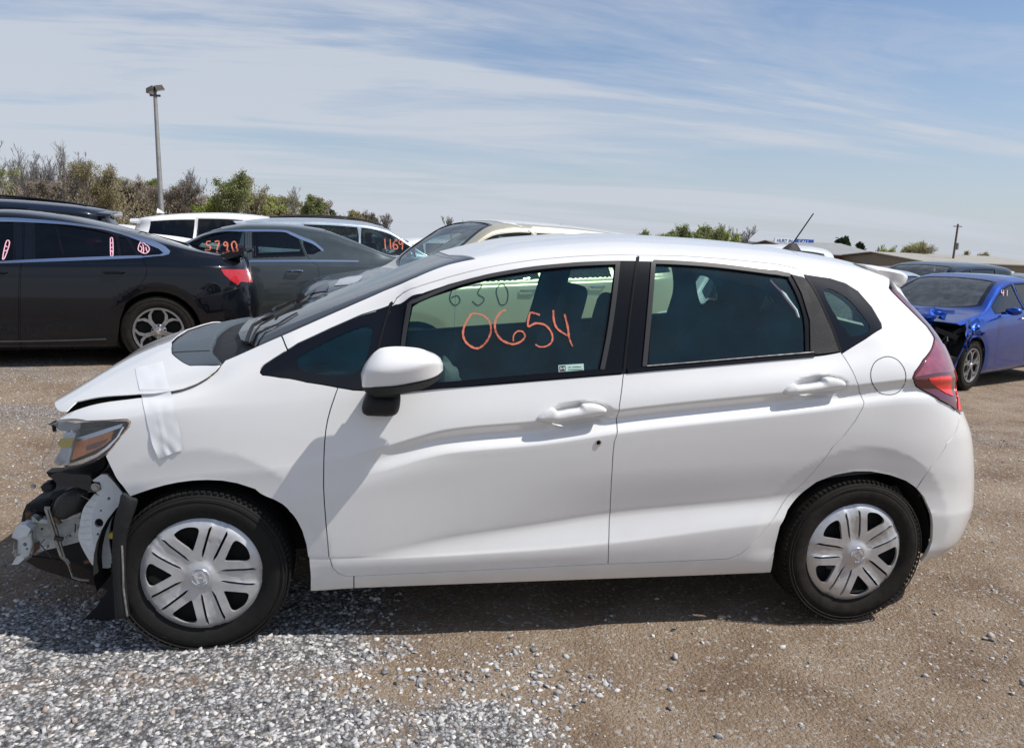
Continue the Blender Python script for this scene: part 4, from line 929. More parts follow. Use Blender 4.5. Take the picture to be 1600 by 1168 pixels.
    for (x0, y0, x1) in ((888, 573.5, 893), (895, 573, 909), (888, 577, 911)):
        sub(stroke('sticker_print', [(x0, y0), (x1, y0-.5)], .0022, -.0052, 'ink', 2), D1)
    for pp in ([(876.5, 572.5), (877, 577.5)], [(882, 572.2), (882.3, 577.2)], [(877, 575.2), (882, 574.8)]): sub(stroke('sticker_print', pp, .002, -.005, 'paper', 2), D1)
    # paper on the dash seen through the screen, wipers
    q = S.poly([(412, 526), (440, 513.5), (486, 492), (531, 469), (520, 480), (486, 497), (450, 514)]); panel(S, 'dash_paper', q, 'paper', P, off=-.02, flange=0, gu=.04, gv=.04)
    for path, r_ in (([(389, 541), (392, 528), (398, 514), (412, 506), (430, 499), (460, 482)], .007), ([(396, 540), (402, 524), (410, 513), (440, 497), (462, 484)], .004), ([(427, 492), (432, 486), (450, 478.5), (470, 470)], .006)):
        vu = resample(S.poly(path), .02, False); m = MB(); m.tube(S.ev(vu, .016), r_, 6); m.build('wiper', 'black_plastic', P)
pmat('sticker_green', (0.42, 0.62, 0.55), 0.5)
hatch_parts()
def front_damage():
    P = hatch
    # headlamp
    lens = [(93, 656.5), (135, 658), (165, 657.5), (190, 656), (198, 656.5), (202, 660), (200, 667), (179, 694), (163, 712), (146, 720), (125, 727), (105, 733), (85, 737), (69, 736), (66, 727), (67, 716), (76, 706), (82, 690), (88, 672)]
    hs = bpy.data.objects.new('headlamp', None); C.objects.link(hs); hs.parent = P; hs.location = -Vector(P['org'])
    def pz(nm, pts, mat, off, flange=.006, **k):
        o = panel(S, nm, S.poly(pts, off), mat, P, off=off, flange=flange, gu=.02, gv=.02, **k); o.parent = hs; o.location = (0, 0, 0); return o
    pz('lens', lens, 'lens_clear', -.002, .002)
    pz('housing', [(93, 658), (135, 659), (198, 657.5), (202, 661), (199, 668), (179, 694), (163, 712), (146, 720), (125, 727), (106, 732), (100, 728), (112, 706), (117, 680), (112, 672), (96, 668)], 'black_gloss', -.055, .0)
    pz('reflector', [(120, 684), (188, 662.5), (192, 662), (188, 668), (129, 688.5)], 'lamp_silver', -.035)
    pz('indicator', [(118.5, 690), (177, 672.8), (173, 687), (163, 695), (150, 702), (111, 718.5), (115.5, 703.5)], 'amber', -.035)
    pz('indicator_bulb', [(135, 696.5), (150, 691), (167, 685.5), (162, 691.5), (150, 699), (134, 703.5)], 'amber_dark', -.030, .003)
    pz('bezel', [(189, 666), (192, 666), (182, 683), (165, 699), (150, 709), (108, 724), (106, 729), (128, 724), (152, 713), (170, 700), (186, 682), (194, 667)], 'chrome', -.034)
    pz('reflector', [(114, 676), (119, 676), (112, 702), (106, 726), (101, 727), (109, 700)], 'lamp_silver', -.03)
    pz('reflector', [(100, 676), (110, 671), (117, 674), (111, 700), (104, 724), (92, 727), (84, 722), (96, 700)], 'lamp_bowl', -.058, 0)
    pz('chalk_mark', spl([(90, 691), (96, 685), (114, 684), (113, 691), (111, 697.5), (98, 699.8), (91.5, 696)], True, 3), 'marker_yellow', -.012, .001)
    plate('lamp_carrier', [(72, 737), (110, 735), (146, 723), (163, 713), (166, 722), (158, 738), (146, 750), (116, 756), (90, 752), (76, 744)], -.60, .05, 'black_plastic', P, bulge=.02)
    def circ(cx, cy, r): return [(cx+r*math.cos(a), cy+r*math.sin(a)) for a in np.linspace(0, 2*math.pi, 13)[:-1]]
    # white body strut with its bent left flange
    face = spl([(158, 741), (167, 741), (179, 754), (191, 769), (187.5, 785), (177, 804.5), (171.5, 824), (170.5, 845), (174, 867), (177, 884), (168, 887), (157, 884), (149, 862), (144, 838), (143, 815), (147, 795), (156, 775), (149, 768), (142, 752)], True, 3, corners=(0, 1, 3, 9, 16, 17, 18))
    plate('apron_strut', face, -.70, .012, 'primer_white', P, holes=[circ(154.5, 816.5, 7), circ(170, 778.5, 2.4), circ(157.8, 797.3, 1.8), circ(153, 834.2, 2.1), circ(154.8, 850.3, 2.0)])
    inner = [(157, 884), (149, 862), (144, 838), (143, 815), (147, 795), (156, 775)]; outer = [(143, 881), (129, 857), (122.5, 839), (124.5, 818), (131, 792.5), (148, 771)]
    a = [at_y(*p, -.70) for p in spl(inner, False, 4)]; b = [at_y(*p, -.655) for p in spl(outer, False, 4)]; n = len(a)
    V = list(a)+list(b)+[p+np.array([.004, .012, 0]) for p in a]+[p+np.array([.004, .012, 0]) for p in b]
    F = [(i, n+i, n+i+1, i+1) for i in range(n-1)]+[(2*n+i, 2*n+i+1, 3*n+i+1, 3*n+i) for i in range(n-1)]+[(n+i, 3*n+i, 3*n+i+1, n+i+1) for i in range(n-1)]
    mk('strut_flange', V, F, 'primer_white', P, smooth=True, sharp=40)
    m = MB()
    for k in range(12):
        t = k/11*(n-1); i = min(int(t), n-2); f_ = t-i; pa = a[i]*(1-f_)+a[i+1]*f_; pb = b[i]*(1-f_)+b[i+1]*f_
        m.tube([pa*.85+pb*.15+np.array([0, -.0015, 0]), pa*.1+pb*.9+np.array([0, -.0015, 0])], .0014, 5)
    m.build('strut_ribs', 'primer_white', P)
    # wheel arch liner edge hanging in front of the tyre
    plate('arch_liner', spl([(190, 772), (203, 779), (212, 783), (209, 798), (200, 824), (194.5, 852), (194, 900), (200, 964), (180, 968), (177, 915), (175, 860), (178, 815), (186, 786)], True, 4, corners=(7, 8)), -.862, .02, 'black_plastic', P, bulge=.006, gv=.02)
    m = MB(); m.tube([at_y(*p, -.866) for p in [(190.5, 852), (192, 880), (193, 920), (199, 962)]], .0035, 6); m.build('liner_edge', 'dull_metal', P)
    plate('splash_shield', [(112, 982), (132, 966), (150, 948), (164, 928), (178, 905), (181, 930), (183, 966), (150, 972), (128, 981)], -.56, .015, 'black_plastic', P)
    plate('splash_shield', [(70, 860), (128, 852), (150, 885), (178, 892), (176, 925), (150, 915), (112, 905), (60, 888), (40, 876)], -.40, .02, 'rusty_dark', P)
    # rail, crash box, brace
    plate('front_rail', [(49, 814), (72, 815.5), (84, 813.5), (124, 804.5), (128, 845), (97, 853), (60, 861.5), (50, 860)], -.56, .09, 'primer_dirty', P, holes=[circ(65.5, 826, 2.2), circ(75, 852.5, 2.2)])
    plate('rail_flange', [(49, 806), (56, 809), (72, 812), (84, 813), (110, 806), (126, 800), (126, 806), (84, 817), (72, 818), (50, 815)], -.585, .03, 'primer_dirty', P)
    plate('crash_box', [(18, 839), (22.5, 826), (30, 818), (40, 816), (49, 823), (51, 833), (50, 864), (38, 873), (28.5, 881), (18, 882), (27, 867), (28, 843)], -.585, .02, 'primer_white', P, holes=[circ(39, 850, 3.4), circ(42, 857, 2.0)])
    plate('crash_box', [(20, 839), (24, 827), (31, 820), (40, 819), (48, 826), (43, 836), (28, 841)], -.62, .08, 'primer_white', P)
    plate('crash_box', [(28, 843), (50, 834), (50, 862), (29, 878)], -.53, .03, 'primer_dirty', P)
    m = MB(); m.tube([at_y(*p, -.60) for p in [(23, 846), (22, 858), (26, 866)]], .004, 6); m.tube([at_y(*p, -.60) for p in [(27, 858), (20, 862), (24, 868), (30, 866)]], .004, 6); m.tube([at_y(*p, -.60) for p in [(50, 829), (51, 850), (46, 868), (38, 872)]], .004, 6); m.build('bent_brackets', 'dull_metal', P)
    plate('rust_bracket', [(40, 800), (48, 802), (50, 815), (46, 818), (40, 812)], -.57, .02, 'rusty_metal', P)
    plate('rust_bracket', [(52, 850), (60, 846), (60, 858), (55, 862), (51, 866)], -.57, .02, 'rusty_metal', P)
    m = MB(); m.tube([at_y(*p, -.60) for p in [(72, 794), (82, 826), (96, 868)]], .007, 8); m.tube([at_y(*p, -.595) for p in [(76, 795), (87, 826), (101, 870)]], .006, 8); m.tube([at_y(*p, -.60) for p in [(70, 793), (79, 793)]], .006, 6); m.build('brace_rods', 'dull_metal', P, sharp=50)
    m = MB(); m.tube([at_y(*p, -.55) for p in [(107, 880), (111, 892), (114, 901), (125, 905), (140, 906)]], .005, 6); m.tube([at_y(*p, -.58) for p in [(96, 868), (104, 874), (108, 880)]], .008, 6); m.build('lower_bracket', 'dull_metal', P, sharp=50)
    # dark plastic ducting and cooling pack remains
    plate('cooling_pack', [(33, 816), (36, 800), (41, 788), (75, 779), (82, 768), (100, 764), (136, 760), (150, 746), (172, 758), (190, 776), (186, 880), (160, 900), (120, 880), (70, 860), (52, 835)], -.50, .35, 'black_plastic', P, bulge=.03, gv=.05)
    plate('duct', spl([(84, 788), (96, 770), (118, 762), (138, 766), (136, 786), (122, 804), (98, 812), (82, 806)], True, 3), -.575, .06, 'dark_duct', P, bulge=.03, gv=.02)
    plate('duct', spl([(44, 790), (60, 785), (78, 782), (78, 796), (66, 806), (48, 808), (40, 800)], True, 3), -.53, .05, 'dark_void', P, bulge=.02, gv=.02)
    plate('sensor_bracket', [(78, 744), (92, 737), (112, 740), (140, 742), (146, 752), (156, 753), (158, 764), (148, 770), (136, 766), (118, 760), (92, 760), (86, 752)], -.70, .02, 'dark_duct', P)
    plate('sensor', [(63, 760), (68, 755), (76, 753.5), (81, 758), (80, 768), (72, 769), (66, 767)], -.69, .04, 'black_plastic', P, bulge=.008, gv=.01)
    m = MB(); p = at_y(149.5, 761, -.705); m.lathe([(0, -.006), (.009, -.006), (.011, 0)], 8, 'y', p); m.lathe([(.016, -.001), (.012, -.003), (.0, -.003)], 14, 'y', p); m.build('bolt', 'dull_metal', P)
    m = MB(); m.tube([at_y(*p, -.60) for p in [(81, 790), (86, 778), (100, 768), (116, 763)]], .0035, 5); m.tube([at_y(*p, -.62) for p in [(118, 752), (128, 749), (138, 750)]], .003, 5); m.tube([at_y(*p, -.52) for p in [(36, 812), (60, 815), (90, 811), (122, 800)]], .003, 5); m.tube([at_y(*p, -.5) for p in [(50, 868), (80, 872), (100, 875)]], .003, 5); m.build('wiring', 'dark_void', P)
    # loose clips, torn tabs and stray wires
    rr = random.Random(12)
    for k in range(16):
        px0, py0 = rr.uniform(48, 172), rr.uniform(756, 880); Yq = rr.uniform(-.66, -.56); a_ = at_y(px0, py0, Yq); m = MB()
        if k % 2: m.tube([a_, a_+np.array([rr.uniform(-.03, .03), -.01, rr.uniform(-.03, .02)]), a_+np.array([rr.uniform(-.05, .06), -.006, rr.uniform(-.07, .0)])], rr.uniform(.0015, .003), 5); m.build('wire', rr.choice(['dark_duct', 'dull_metal', 'black_plastic']), P)
        else: m.box(a_, (rr.uniform(.012, .035), .012, rr.uniform(.008, .02)), Matrix.Rotation(rr.uniform(-1, 1), 3, 'Y')); m.build('clip', rr.choice(['dark_duct', 'primer_dirty', 'dull_metal', 'rusty_metal']), P)
    m = MB(); p = at_y(176, 835, -.72); m.lathe([(0, -.012), (.012, -.010), (.013, .01)], 10, 'y', p); m.build('yellow_clip', 'marker_yellow', P)
pmat('lamp_bowl', (.30, .33, .38), .3, metal=.6, var=.3, vscale=30)
pmat('rusty_dark', (0.035, 0.024, 0.018), 0.85, var=0.4, vscale=16, bump=0.3, bscale=80)
pmat('dark_duct', (0.030, 0.029, 0.028), 0.6, var=0.35, vscale=14, bump=0.25, bscale=140)
front_damage()
# ------------------------------------------------------------------ terrain height
def sstep(t): t = np.clip(t, 0, 1); return t*t*(3-2*t)
def ground_z(x, y):
    x = np.asarray(x, float); y = np.asarray(y, float)
    z = sstep((y-.9)/3.2)*np.clip(-.034*(x-3.2), -.30, .17)*(1-.6*sstep((y-6.5)/5)*(x < 3.2))
    z = z-3.6*sstep((x+.25*y-18)/70)+.4*sstep((-x+.1*y-15)/60)
    z = z+.022*np.exp(-((x-.0)**2/.35+(y+.9)**2/.10))          # gravel banked against the front wheel
    return z
# ------------------------------------------------------------------ other cars
PAINTS = {'black': (0.0025, 0.0035, 0.0065), 'charcoal': (0.060, 0.074, 0.080), 'white': (0.78, 0.78, 0.78), 'silver': (0.50, 0.53, 0.56), 'ice': (0.42, 0.48, 0.54), 'olive': (0.52, 0.49, 0.37), 'blue': (0.003, 0.050, 0.33), 'navy': (0.01, 0.015, 0.03), 'cream': (0.70, 0.69, 0.64), 'red': (0.3, 0.01, 0.01), 'grey': (0.18, 0.19, 0.2)}
for k, c in PAINTS.items():
    pmat('paint_'+k, c, 0.28 if k in ('black', 'navy') else .33, metal=0.0 if k in ('white', 'black', 'cream', 'red', 'navy') else (.8 if k == 'blue' else .45), coat=.8, spec=.08 if k in ('black', 'navy', 'blue', 'charcoal') else .3, var=.03, vscale=5, dirt=(DUST, .9, .0 if k == 'black' else (.03 if k in ('navy', 'charcoal') else (0 if k == 'blue' else .2))))
pmat('bright_trim', (0.78, 0.80, 0.84), 0.12, metal=1.0)
pmat('tail_red', (0.42, 0.008, 0.012), 0.18, coat=1.0, var=.3, vscale=30)
pmat('headlamp_glass', (0.42, 0.44, 0.46), 0.15, metal=.4, coat=1.0)
pmat('asphalt_black', (0.012, 0.012, 0.012), 0.8)
def car_surf(p, mat, res=1.0):
    L, W, H = p['L'], p['W']/2, p['H']; zt = p['top']; bl = p['belt']
    X = np.linspace(0, L, 90); T = tab(zt, X); B = np.minimum(tab(bl, X), T-.05); h = np.clip((T-B)/(H-tab(bl, X)), 0, 1)
    nose = p.get('nose', [(0.1, .12), (.3, .03), (.5, 0), (.7, .03), (.9, .15), (1.1, .3), (1.5, .5)]); tail = p.get('tail', [(0.1, L-.12), (.3, L-.03), (.5, L), (.75, L-.02), (1.0, L-.10), (1.2, L-.25), (1.5, L-.5)])
    tw = p.get('tumble', .66)
    def row(Yf, Z, pf=3.0, pr=3.2):
        Y = Yf if np.ndim(Yf) else np.full(len(X), Yf)
        return (list(zip(X, Y)), list(zip(X, Z)), float(tab(nose, [Z[2]])[0]), float(tab(tail, [Z[-3]])[0]), pf, pr)
    one = np.ones(len(X))
    Yr = W*(.93-.06-(.93-.06-tw)*h)
    rows = [row(.90*W, .16*one), row(.965*W, .22*one), row(.985*W, .36*one), row(W, .56*one), row(W*.995, np.minimum(.72, B-.08)), row(W*.965, B-.03), row(W*.925, B),
            row(W*(.925-.12*h-.03), B+(T-B)*(.45)), row(Yr, B+(T-B)*.84), row(Yr*.82, B+(T-B)*.94), row(Yr*.4, B+(T-B)*.992, 2.8, 2.8), row(0.0, T, 2.8, 2.8)]
    G, t = build_net(rows, .75, L-.75, int(60*res), int(150*res), int(60*res), int(110*res))
    G = G.copy()
    for hx in (p['fo'], p['fo']+p['wb']):
        r = np.hypot(G[..., 0]-hx, G[..., 2]-p['R']); q = np.clip((p['R']+.13-r)/.09, 0, 1); G[..., 1] += .012*q*np.clip((-G[..., 1]-.4)/.2, 0, 1)
    s = Surf(G, mat); s.rowu = t/t[-1]*(s.nu-1)*s.su; s.rows = rows; s.belt = lambda x: float(np.interp(x, X, B)); s.rail = lambda x: float(np.interp(x, X, B+(T-B)*.84)); s.top = lambda x: float(np.interp(x, X, T))
    return s
SEDAN = dict(L=4.85, W=1.84, H=1.46, fo=.95, wb=2.80, R=.335, top=[(0, .62), (.1, .68), (.35, .76), (1.0, .90), (1.35, .97), (1.8, 1.19), (2.2, 1.38), (2.6, 1.45), (3.0, 1.455), (3.4, 1.42), (3.85, 1.28), (4.3, 1.11), (4.5, 1.08), (4.78, 1.06), (4.85, .98)], belt=[(0, .66), (1.2, .90), (1.7, .94), (3.4, .99), (4.85, 1.0)], glass=(1.42, 4.25), pillars=[2.55, 3.50], xc=1.38, xw=2.28, xb=(3.42, 4.20), doors=[(1.60, 2.55), (2.56, 3.48)])
SUV = dict(L=4.6, W=1.85, H=1.68, fo=.90, wb=2.68, R=.355, top=[(0, .70), (.1, .80), (.35, .93), (1.0, 1.05), (1.25, 1.11), (1.6, 1.33), (2.0, 1.58), (2.4, 1.66), (3.0, 1.68), (3.8, 1.65), (4.35, 1.58), (4.6, 1.5)], belt=[(0, .75), (1.2, 1.03), (1.6, 1.07), (3.6, 1.13), (4.6, 1.18)], glass=(1.35, 4.30), pillars=[2.48, 3.42], xc=1.25, xw=2.12, xb=None, doors=[(1.50, 2.48), (2.49, 3.42)], tail=[(.1, 4.45), (.3, 4.57), (.6, 4.6), (.95, 4.58), (1.15, 4.5), (1.5, 4.32), (1.7, 4.25)], tumble=.72)
SUV['nose'] = [(.1, .12), (.3, .03), (.6, 0), (.8, .03), (1.0, .12), (1.3, .3), (1.6, .5)]
def matz(loc, rz):
    c, s = math.cos(rz), math.sin(rz); return np.array([[c, -s, 0, loc[0]], [s, c, 0, loc[1]], [0, 0, 1, loc[2]], [0, 0, 0, 1.0]])
def place(px, py, Z, local, rz, on_ground=True):
    """origin of a car whose local point is seen at px,py and depth Z"""
    d = ray(px, py); P = CP+d*Z; c, s = math.cos(rz), math.sin(rz)
    o = [P[0]-(c*local[0]-s*local[1]), P[1]-(s*local[0]+c*local[1]), P[2]-local[2]]
    print('place', px, py, 'implied ground', round(o[2], 3), 'terrain', round(float(ground_z(P[0], P[1])), 3), 'at', P.round(2))
    if on_ground: o[2] = float(ground_z(P[0], P[1]))
    return o
def car(name, label, p, paint, loc, rz, group=None, res=1.0, detail=1, phase=10, windows=None, glass='glass_mid', doors=True, tailmat='tail_red', wheelstyle=None, body_extra_holes=(), lamps=True, doorsf=None, near_mirror=True):
    e = empty(name, loc, rz, label, 'car', group)
    mat = matz(loc, rz); s = car_surf(p, mat, res); q = lambda L: np.array([s.inv('xz', [pt])[0] for pt in L])
    um = (s.nu-1)*s.su; vm = (s.nv-1)*s.sv; R = p['R']; gu = .035/res; gv = .07/res
    W = p['W']/2
    e['ghost'] = 0; del e['ghost']
    arches = []
    for hx in (p['fo'], p['fo']+p['wb']):
        a = np.linspace(math.radians(-32), math.radians(212), 22); arches.append((hx, [(hx+(R+.055)*math.cos(t), R+(R+.055)*math.sin(t)) for t in a]))
    u0 = 0.0
    # lower outline of the half shell with both arches bitten out
    out = [np.array([[.0, 0.0]])]
    for hx, ap in arches:
        pts = q([pt for pt in ap[::-1] if pt[1] > .165]); out.append(np.array([[pts[0][0], 0.0]])); out.append(pts); out.append(np.array([[pts[-1][0], 0.0]]))
    out += [np.array([[vm, 0.0]]), np.array([[vm, um]]), np.array([[0.0, um]])]
    outer = np.vstack(out)
    holes = []; subs = []
    # windows by default: between belt and rail, cut by the pillars
    def zr(x): return s.rail(x)-.045
    def zb(x): return s.belt(x)+.025
    if callable(windows): windows = windows(s)
    if windows is None:
        xs = [p['glass'][0]]+list(p['pillars'])+[p['glass'][1]]; windows = []
        for i in range(len(xs)-1):
            a, b = xs[i]+(.03 if i else 0), xs[i+1]-.03*(i < len(xs)-2); g = np.linspace(a, b, 12); g = [x for x in g if zr(x)-zb(x) > .02]
            if len(g) < 4: continue
            bot = [(x, zb(x)) for x in g]; topp = [(x-.03*(1 if i < 2 else 1), zr(x-.03)) for x in g[::-1]]
            windows.append(bot+topp)
        windows = [q(w) for w in windows]
    dl = p['doors'] if doors else []
    DO = []
    if doorsf: DO = [np.asarray(d) for d in doorsf(s)]; dl = []
    if callable(windows): windows = windows(s)
    for i, (a, b) in enumerate(dl):
        rear = i == len(dl)-1
        bot = [(a+.05, .27), (b-.10 if not rear else b-.42, .27)]
        if rear: side_r = [(b-.30, .34), (b-.14, .62), (b-.02, .80), (b, s.belt(b)-.02), (b-.02, s.belt(b)+.05)]
        else: side_r = [(b, .30), (b, .6), (b-.01, s.belt(b))]
        xa_, xb_ = (a+.10 if i == 0 else a-.02), b-.03
        topx = np.linspace(xb_, xa_, 9); top_ = [(x, s.rail(x)-.012) for x in topx]
        if i == 0: sl = [(x, s.rail(x)-.012) for x in np.linspace(xa_, a+.02, 4) if s.rail(x) > s.belt(a)+.05][1:]; left = [(a, s.belt(a)-.02), (a-.02, .7), (a, .4)]
        else: sl = []; left = [(a, s.belt(a)), (a, .6), (a, .30)]
        DO.append(q(bot+side_r+top_+sl+left))
    nm_side = []
    for k, d in enumerate(DO):
        dh = [w for w in windows if inpoly(w.mean(0)[None], d)[0]]
        dh2 = []
        for w in dh:
            w2 = resample(w, .03); ins = inpoly(w2, inset(resample(d, .03), .012)); dh2.append(w2[ins] if ins.sum() > 5 else w2)
        a, b = panel(s, 'door', d, 'paint_'+paint if paint in PAINTS else paint, e, holes=dh2, gap=.003, mirror='copy', gv=gv, gu=gu, step=.03, flange=.012)
        nm_side.append((d, a, b, dh2))
        for w in dh2:
            c1, c2 = panel(s, 'window', w, glass, e, off=-.006, flange=0, gap=-.004, mirror='copy', gv=.15, gu=.08, step=.05); c1.parent = a; c2.parent = b
            f1, f2 = panel(s, 'window_seal', inset(w, -.012) , 'black_trim', e, holes=[w], off=.001, flange=.004, mirror='copy', gv=9, gu=9, step=.05); f1.parent = a; f2.parent = b
        # handle
        if detail:
            c = d[:, 0].max()-.20-(0.08 if k else .0); ub = s.inv('xz', [(s.ev(np.array([[c, d[:, 1].mean()]]))[0][0], s.belt(c)-.10)])[0]
            for sg, par in ((1, a), (-1, b)):
                pt = s.ev([ub])[0]; m = MB(); m.tube([(pt[0]-.09, sg*(pt[1]-.012), pt[2]), (pt[0]-.07, sg*(pt[1]-.03), pt[2]), (pt[0]+.07, sg*(pt[1]-.032), pt[2]+.004), (pt[0]+.09, sg*(pt[1]-.012), pt[2]+.004)], [.008, .012, .013, .008], 6)
                m.build('door_handle', 'bright_trim' if detail > 1 and paint != 'black' else 'paint_'+paint, par, sharp=50)
        holes.append(d)
    rest = [w for w in windows if not any(inpoly(w.mean(0)[None], d)[0] for d in DO)]
    for w in rest:
        holes.append(w); panel(s, 'window', w, glass, e, off=-.006, flange=0, gap=-.004, mirror='copy', gv=.15, gu=.08, step=.05)
    # windscreen / backlight
    def top_glass(x0, x1, nm):
        y0, y1 = W*.74, W*.60
        if x0 > x1: pass
        lo = s.inv('xy', [(x0+.05*(1 if x1 > x0 else -1)*0, -.02)])[0]; 
        P_ = [[s.inv('xy', [(x0, -.02)])[0][0], um]]
        sg = 1 if x1 > x0 else -1
        P_ += list(s.inv('xy', [(x0+.03*sg, -y0*.5), (x0+.10*sg, -y0*.85), (x0+.16*sg, -y0), (x0+(x1-x0)*.6, -(y0*.4+y1*.6)), (x1-.04*sg, -y1), (x1-.02*sg, -y1*.5)]))
        P_ += [[s.inv('xy', [(x1, -.02)])[0][0], um]]
        P_ = np.array(P_)
        if sg < 0: P_ = P_[::-1]
        hh = P_.copy(); hh[hh[:, 1] > um-1e-6, 1] = um+.01
        holes.append(hh); g = P_.copy()
        panel(s, nm, g, glass if nm != 'windshield' else 'glass_shield', e, off=-.006, flange=0, mirror='join', gv=.15, gu=.1, step=.06)
        panel(s, nm+'_frame', P_, 'black_gloss', e, holes=[np.array([[x, y] if y < um-1e-6 else [x, um+.02] for x, y in (P_-P_.mean(0))*.94+P_.mean(0)+np.array([0, .03])])], off=.0005, flange=0, mirror='join', gv=.3, gu=.2, step=.06)
    top_glass(p['xc'], p['xw'], 'windshield')
    if p['xb']: top_glass(p['xb'][1], p['xb'][0], 'rear_window')
    ru = s.rowu
    if not p['xb']:
        v0 = vm-W*.62; rw = np.array([[v0-.06, ru[6]+.04], [vm+.01, ru[6]+.04], [vm+.01, ru[9]-.02], [v0+.04, ru[9]-.04]]); holes.append(rw); g = rw.copy(); g[g[:, 0] > vm, 0] = vm
        panel(s, 'rear_window', g, 'glass_dark', e, off=-.004, flange=0, mirror='join', gv=.2, gu=.1, step=.06)
    for hxtra in body_extra_holes: holes.append(hxtra(s))
    body = panel(s, 'body', outer, 'paint_'+paint, e, holes=holes, mirror='join', gv=gv, gu=gu, step=.04, flange=.012)
    if lamps:
        rl = np.array([[vm-W*.80-.28, ru[5]+.0], [vm-W*.70, ru[4]-.02], [vm-W*.55, ru[4]-.02], [vm-W*.50, ru[5]+.02], [vm-W*.62, ru[6]+.02], [vm-W*.80-.18, ru[6]+.01]])
        panel(s, 'tail_lamp', rl, tailmat, e, off=.004, flange=.006, mirror='copy', gv=.06, gu=.04, step=.04)
        hl = np.array([[W*.50, ru[5]+.01], [W*.52, ru[4]], [W*.80, ru[4]+.0], [W*.80+.30, ru[5]+.03], [W*.80+.20, ru[6]+.02], [W*.60, ru[6]-.01]])
        panel(s, 'headlamp', hl, 'headlamp_glass', e, off=.004, flange=.006, mirror='copy', gv=.06, gu=.04, step=.04)
    st = wheelstyle or ('alloy' if detail > 1 else 'simple')
    for hx in (p['fo'], p['fo']+p['wb']):
        for sg in (-1, 1):
            wheel(e, hx, sg*(W-.02), R, R=R, rim=R*.68, w=.22, phase=phase+hx*9, side=sg, style=st if sg == -1 or rz > 2 else 'simple', detail=detail > 1, tmat='tyre_dusty')
            m = MB(); n = 14; pts = [(hx+(R+.05)*math.cos(a), R+(R+.05)*math.sin(a)) for a in np.linspace(math.radians(-25), math.radians(205), n)]
            m.add([(x, sg*(W-.035), z) for x, z in pts]+[(x, sg*(W-.34), z) for x, z in pts], [(i, i+1, n+i+1, n+i) for i in range(n-1)]); m.add([(x, sg*(W-.34), z) for x, z in pts], [tuple(range(n))]); m.build('wheel_well', 'dark_void', e)
    m = MB(); m.box((p['L']/2, 0, .24), (p['L']-1.0, p['W']*.84, .05)); m.box((p['fo']+p['wb']/2, 0, .24), (p['wb']-2*R-.15, p['W']*.93, .06)); m.build('underbody', 'dark_void', e)
    m = MB(); m.box((p['glass'][0]+.1, 0, s.belt(1.5)-.05), (.5, p['W']*.78, .10)); m.build('dashboard', 'cabin_plastic', e)
    def st_(x, y, w):
        m = MB(); zb_ = s.belt(2.4)
        m.box((x, y, zb_-.38), (.5, w, .16)); m.box((x+.3, y, zb_-.08), (.13, w, .56), Matrix.Rotation(.25, 3, 'Y'))
        for yy in ([0] if w < .7 else [-.36, .36]): m.box((x+.40, y+yy, zb_+.28), (.09, .25, .17), Matrix.Rotation(.2, 3, 'Y'))
        o = m.build('seat', 'seat_cloth', e); b = o.modifiers.new('soft', 'BEVEL'); b.width = .04; b.segments = 2
    st_(p['pillars'][0]-.62, -.37, .48); st_(p['pillars'][0]-.62, .37, .48); st_(p['pillars'][1]-.62, 0, 1.2)
    # mirrors
    for sg in ((-1, 1) if near_mirror else (1,)):
        x = p['glass'][0]+.32; z = s.belt(x)+.06; m = MB()
        m.add([(x+.07*math.cos(a)*math.cos(b), sg*(W+.08)+.10*math.sin(a), z+.055*math.cos(a)*math.sin(b)) for a in np.linspace(-1.5, 1.5, 7) for b in np.linspace(0, 2*math.pi, 13)[:-1]], [(i*12+k, i*12+(k+1) % 12, (i+1)*12+(k+1) % 12, (i+1)*12+k) for i in range(6) for k in range(12)])
        m.tube([(x, sg*(W-.06), z-.04), (x, sg*(W+.06), z-.02)], .018, 6); m.build('door_mirror', ['paint_'+paint], e, smooth=True)
    return e, s
def ssub(s, e, nm, pts, mat, kind='px', off=.003, flange=.004, mirror='copy', gu=.05, gv=.05, parent=None, step=.03):
    vu = s.inv(kind, pts, off) if kind != 'vu' else np.array(pts)
    return panel(s, nm, vu, mat, e, off=off, flange=flange, mirror=mirror, gu=gu, gv=gv, step=step)
def sstrip(s, e, nm, path, w, mat, kind='px', off=.004, mirror='copy', flange=.004):
    c = resample(s.inv(kind, spl(path, False, 4), off), .03, False); t = np.gradient(c, axis=0); n = np.stack([-t[:, 1], t[:, 0]], 1); n /= np.maximum(np.linalg.norm(n, axis=1, keepdims=True), 1e-9)
    w = np.asarray(w) if np.ndim(w) else np.full(len(c), w)
    if len(w) != len(c): w = np.interp(np.linspace(0, 1, len(c)), np.linspace(0, 1, len(w)), w)
    return panel(s, nm, np.vstack([c+n*w[:, None]/2, (c-n*w[:, None]/2)[::-1]]), mat, e, off=off, flange=flange, mirror=mirror, gu=9, gv=9, step=.1)
def sscribble(s, e, nm, paths, w, mat, kind='px', off=.004):
    for d in paths:
        vu = s.inv(kind, spl(d, False, 3), off); pts = s.ev(vu, off); m = MB(); m.ribbon(pts, w, s.nrm(vu).mean(0)); m.build(nm, mat, e)
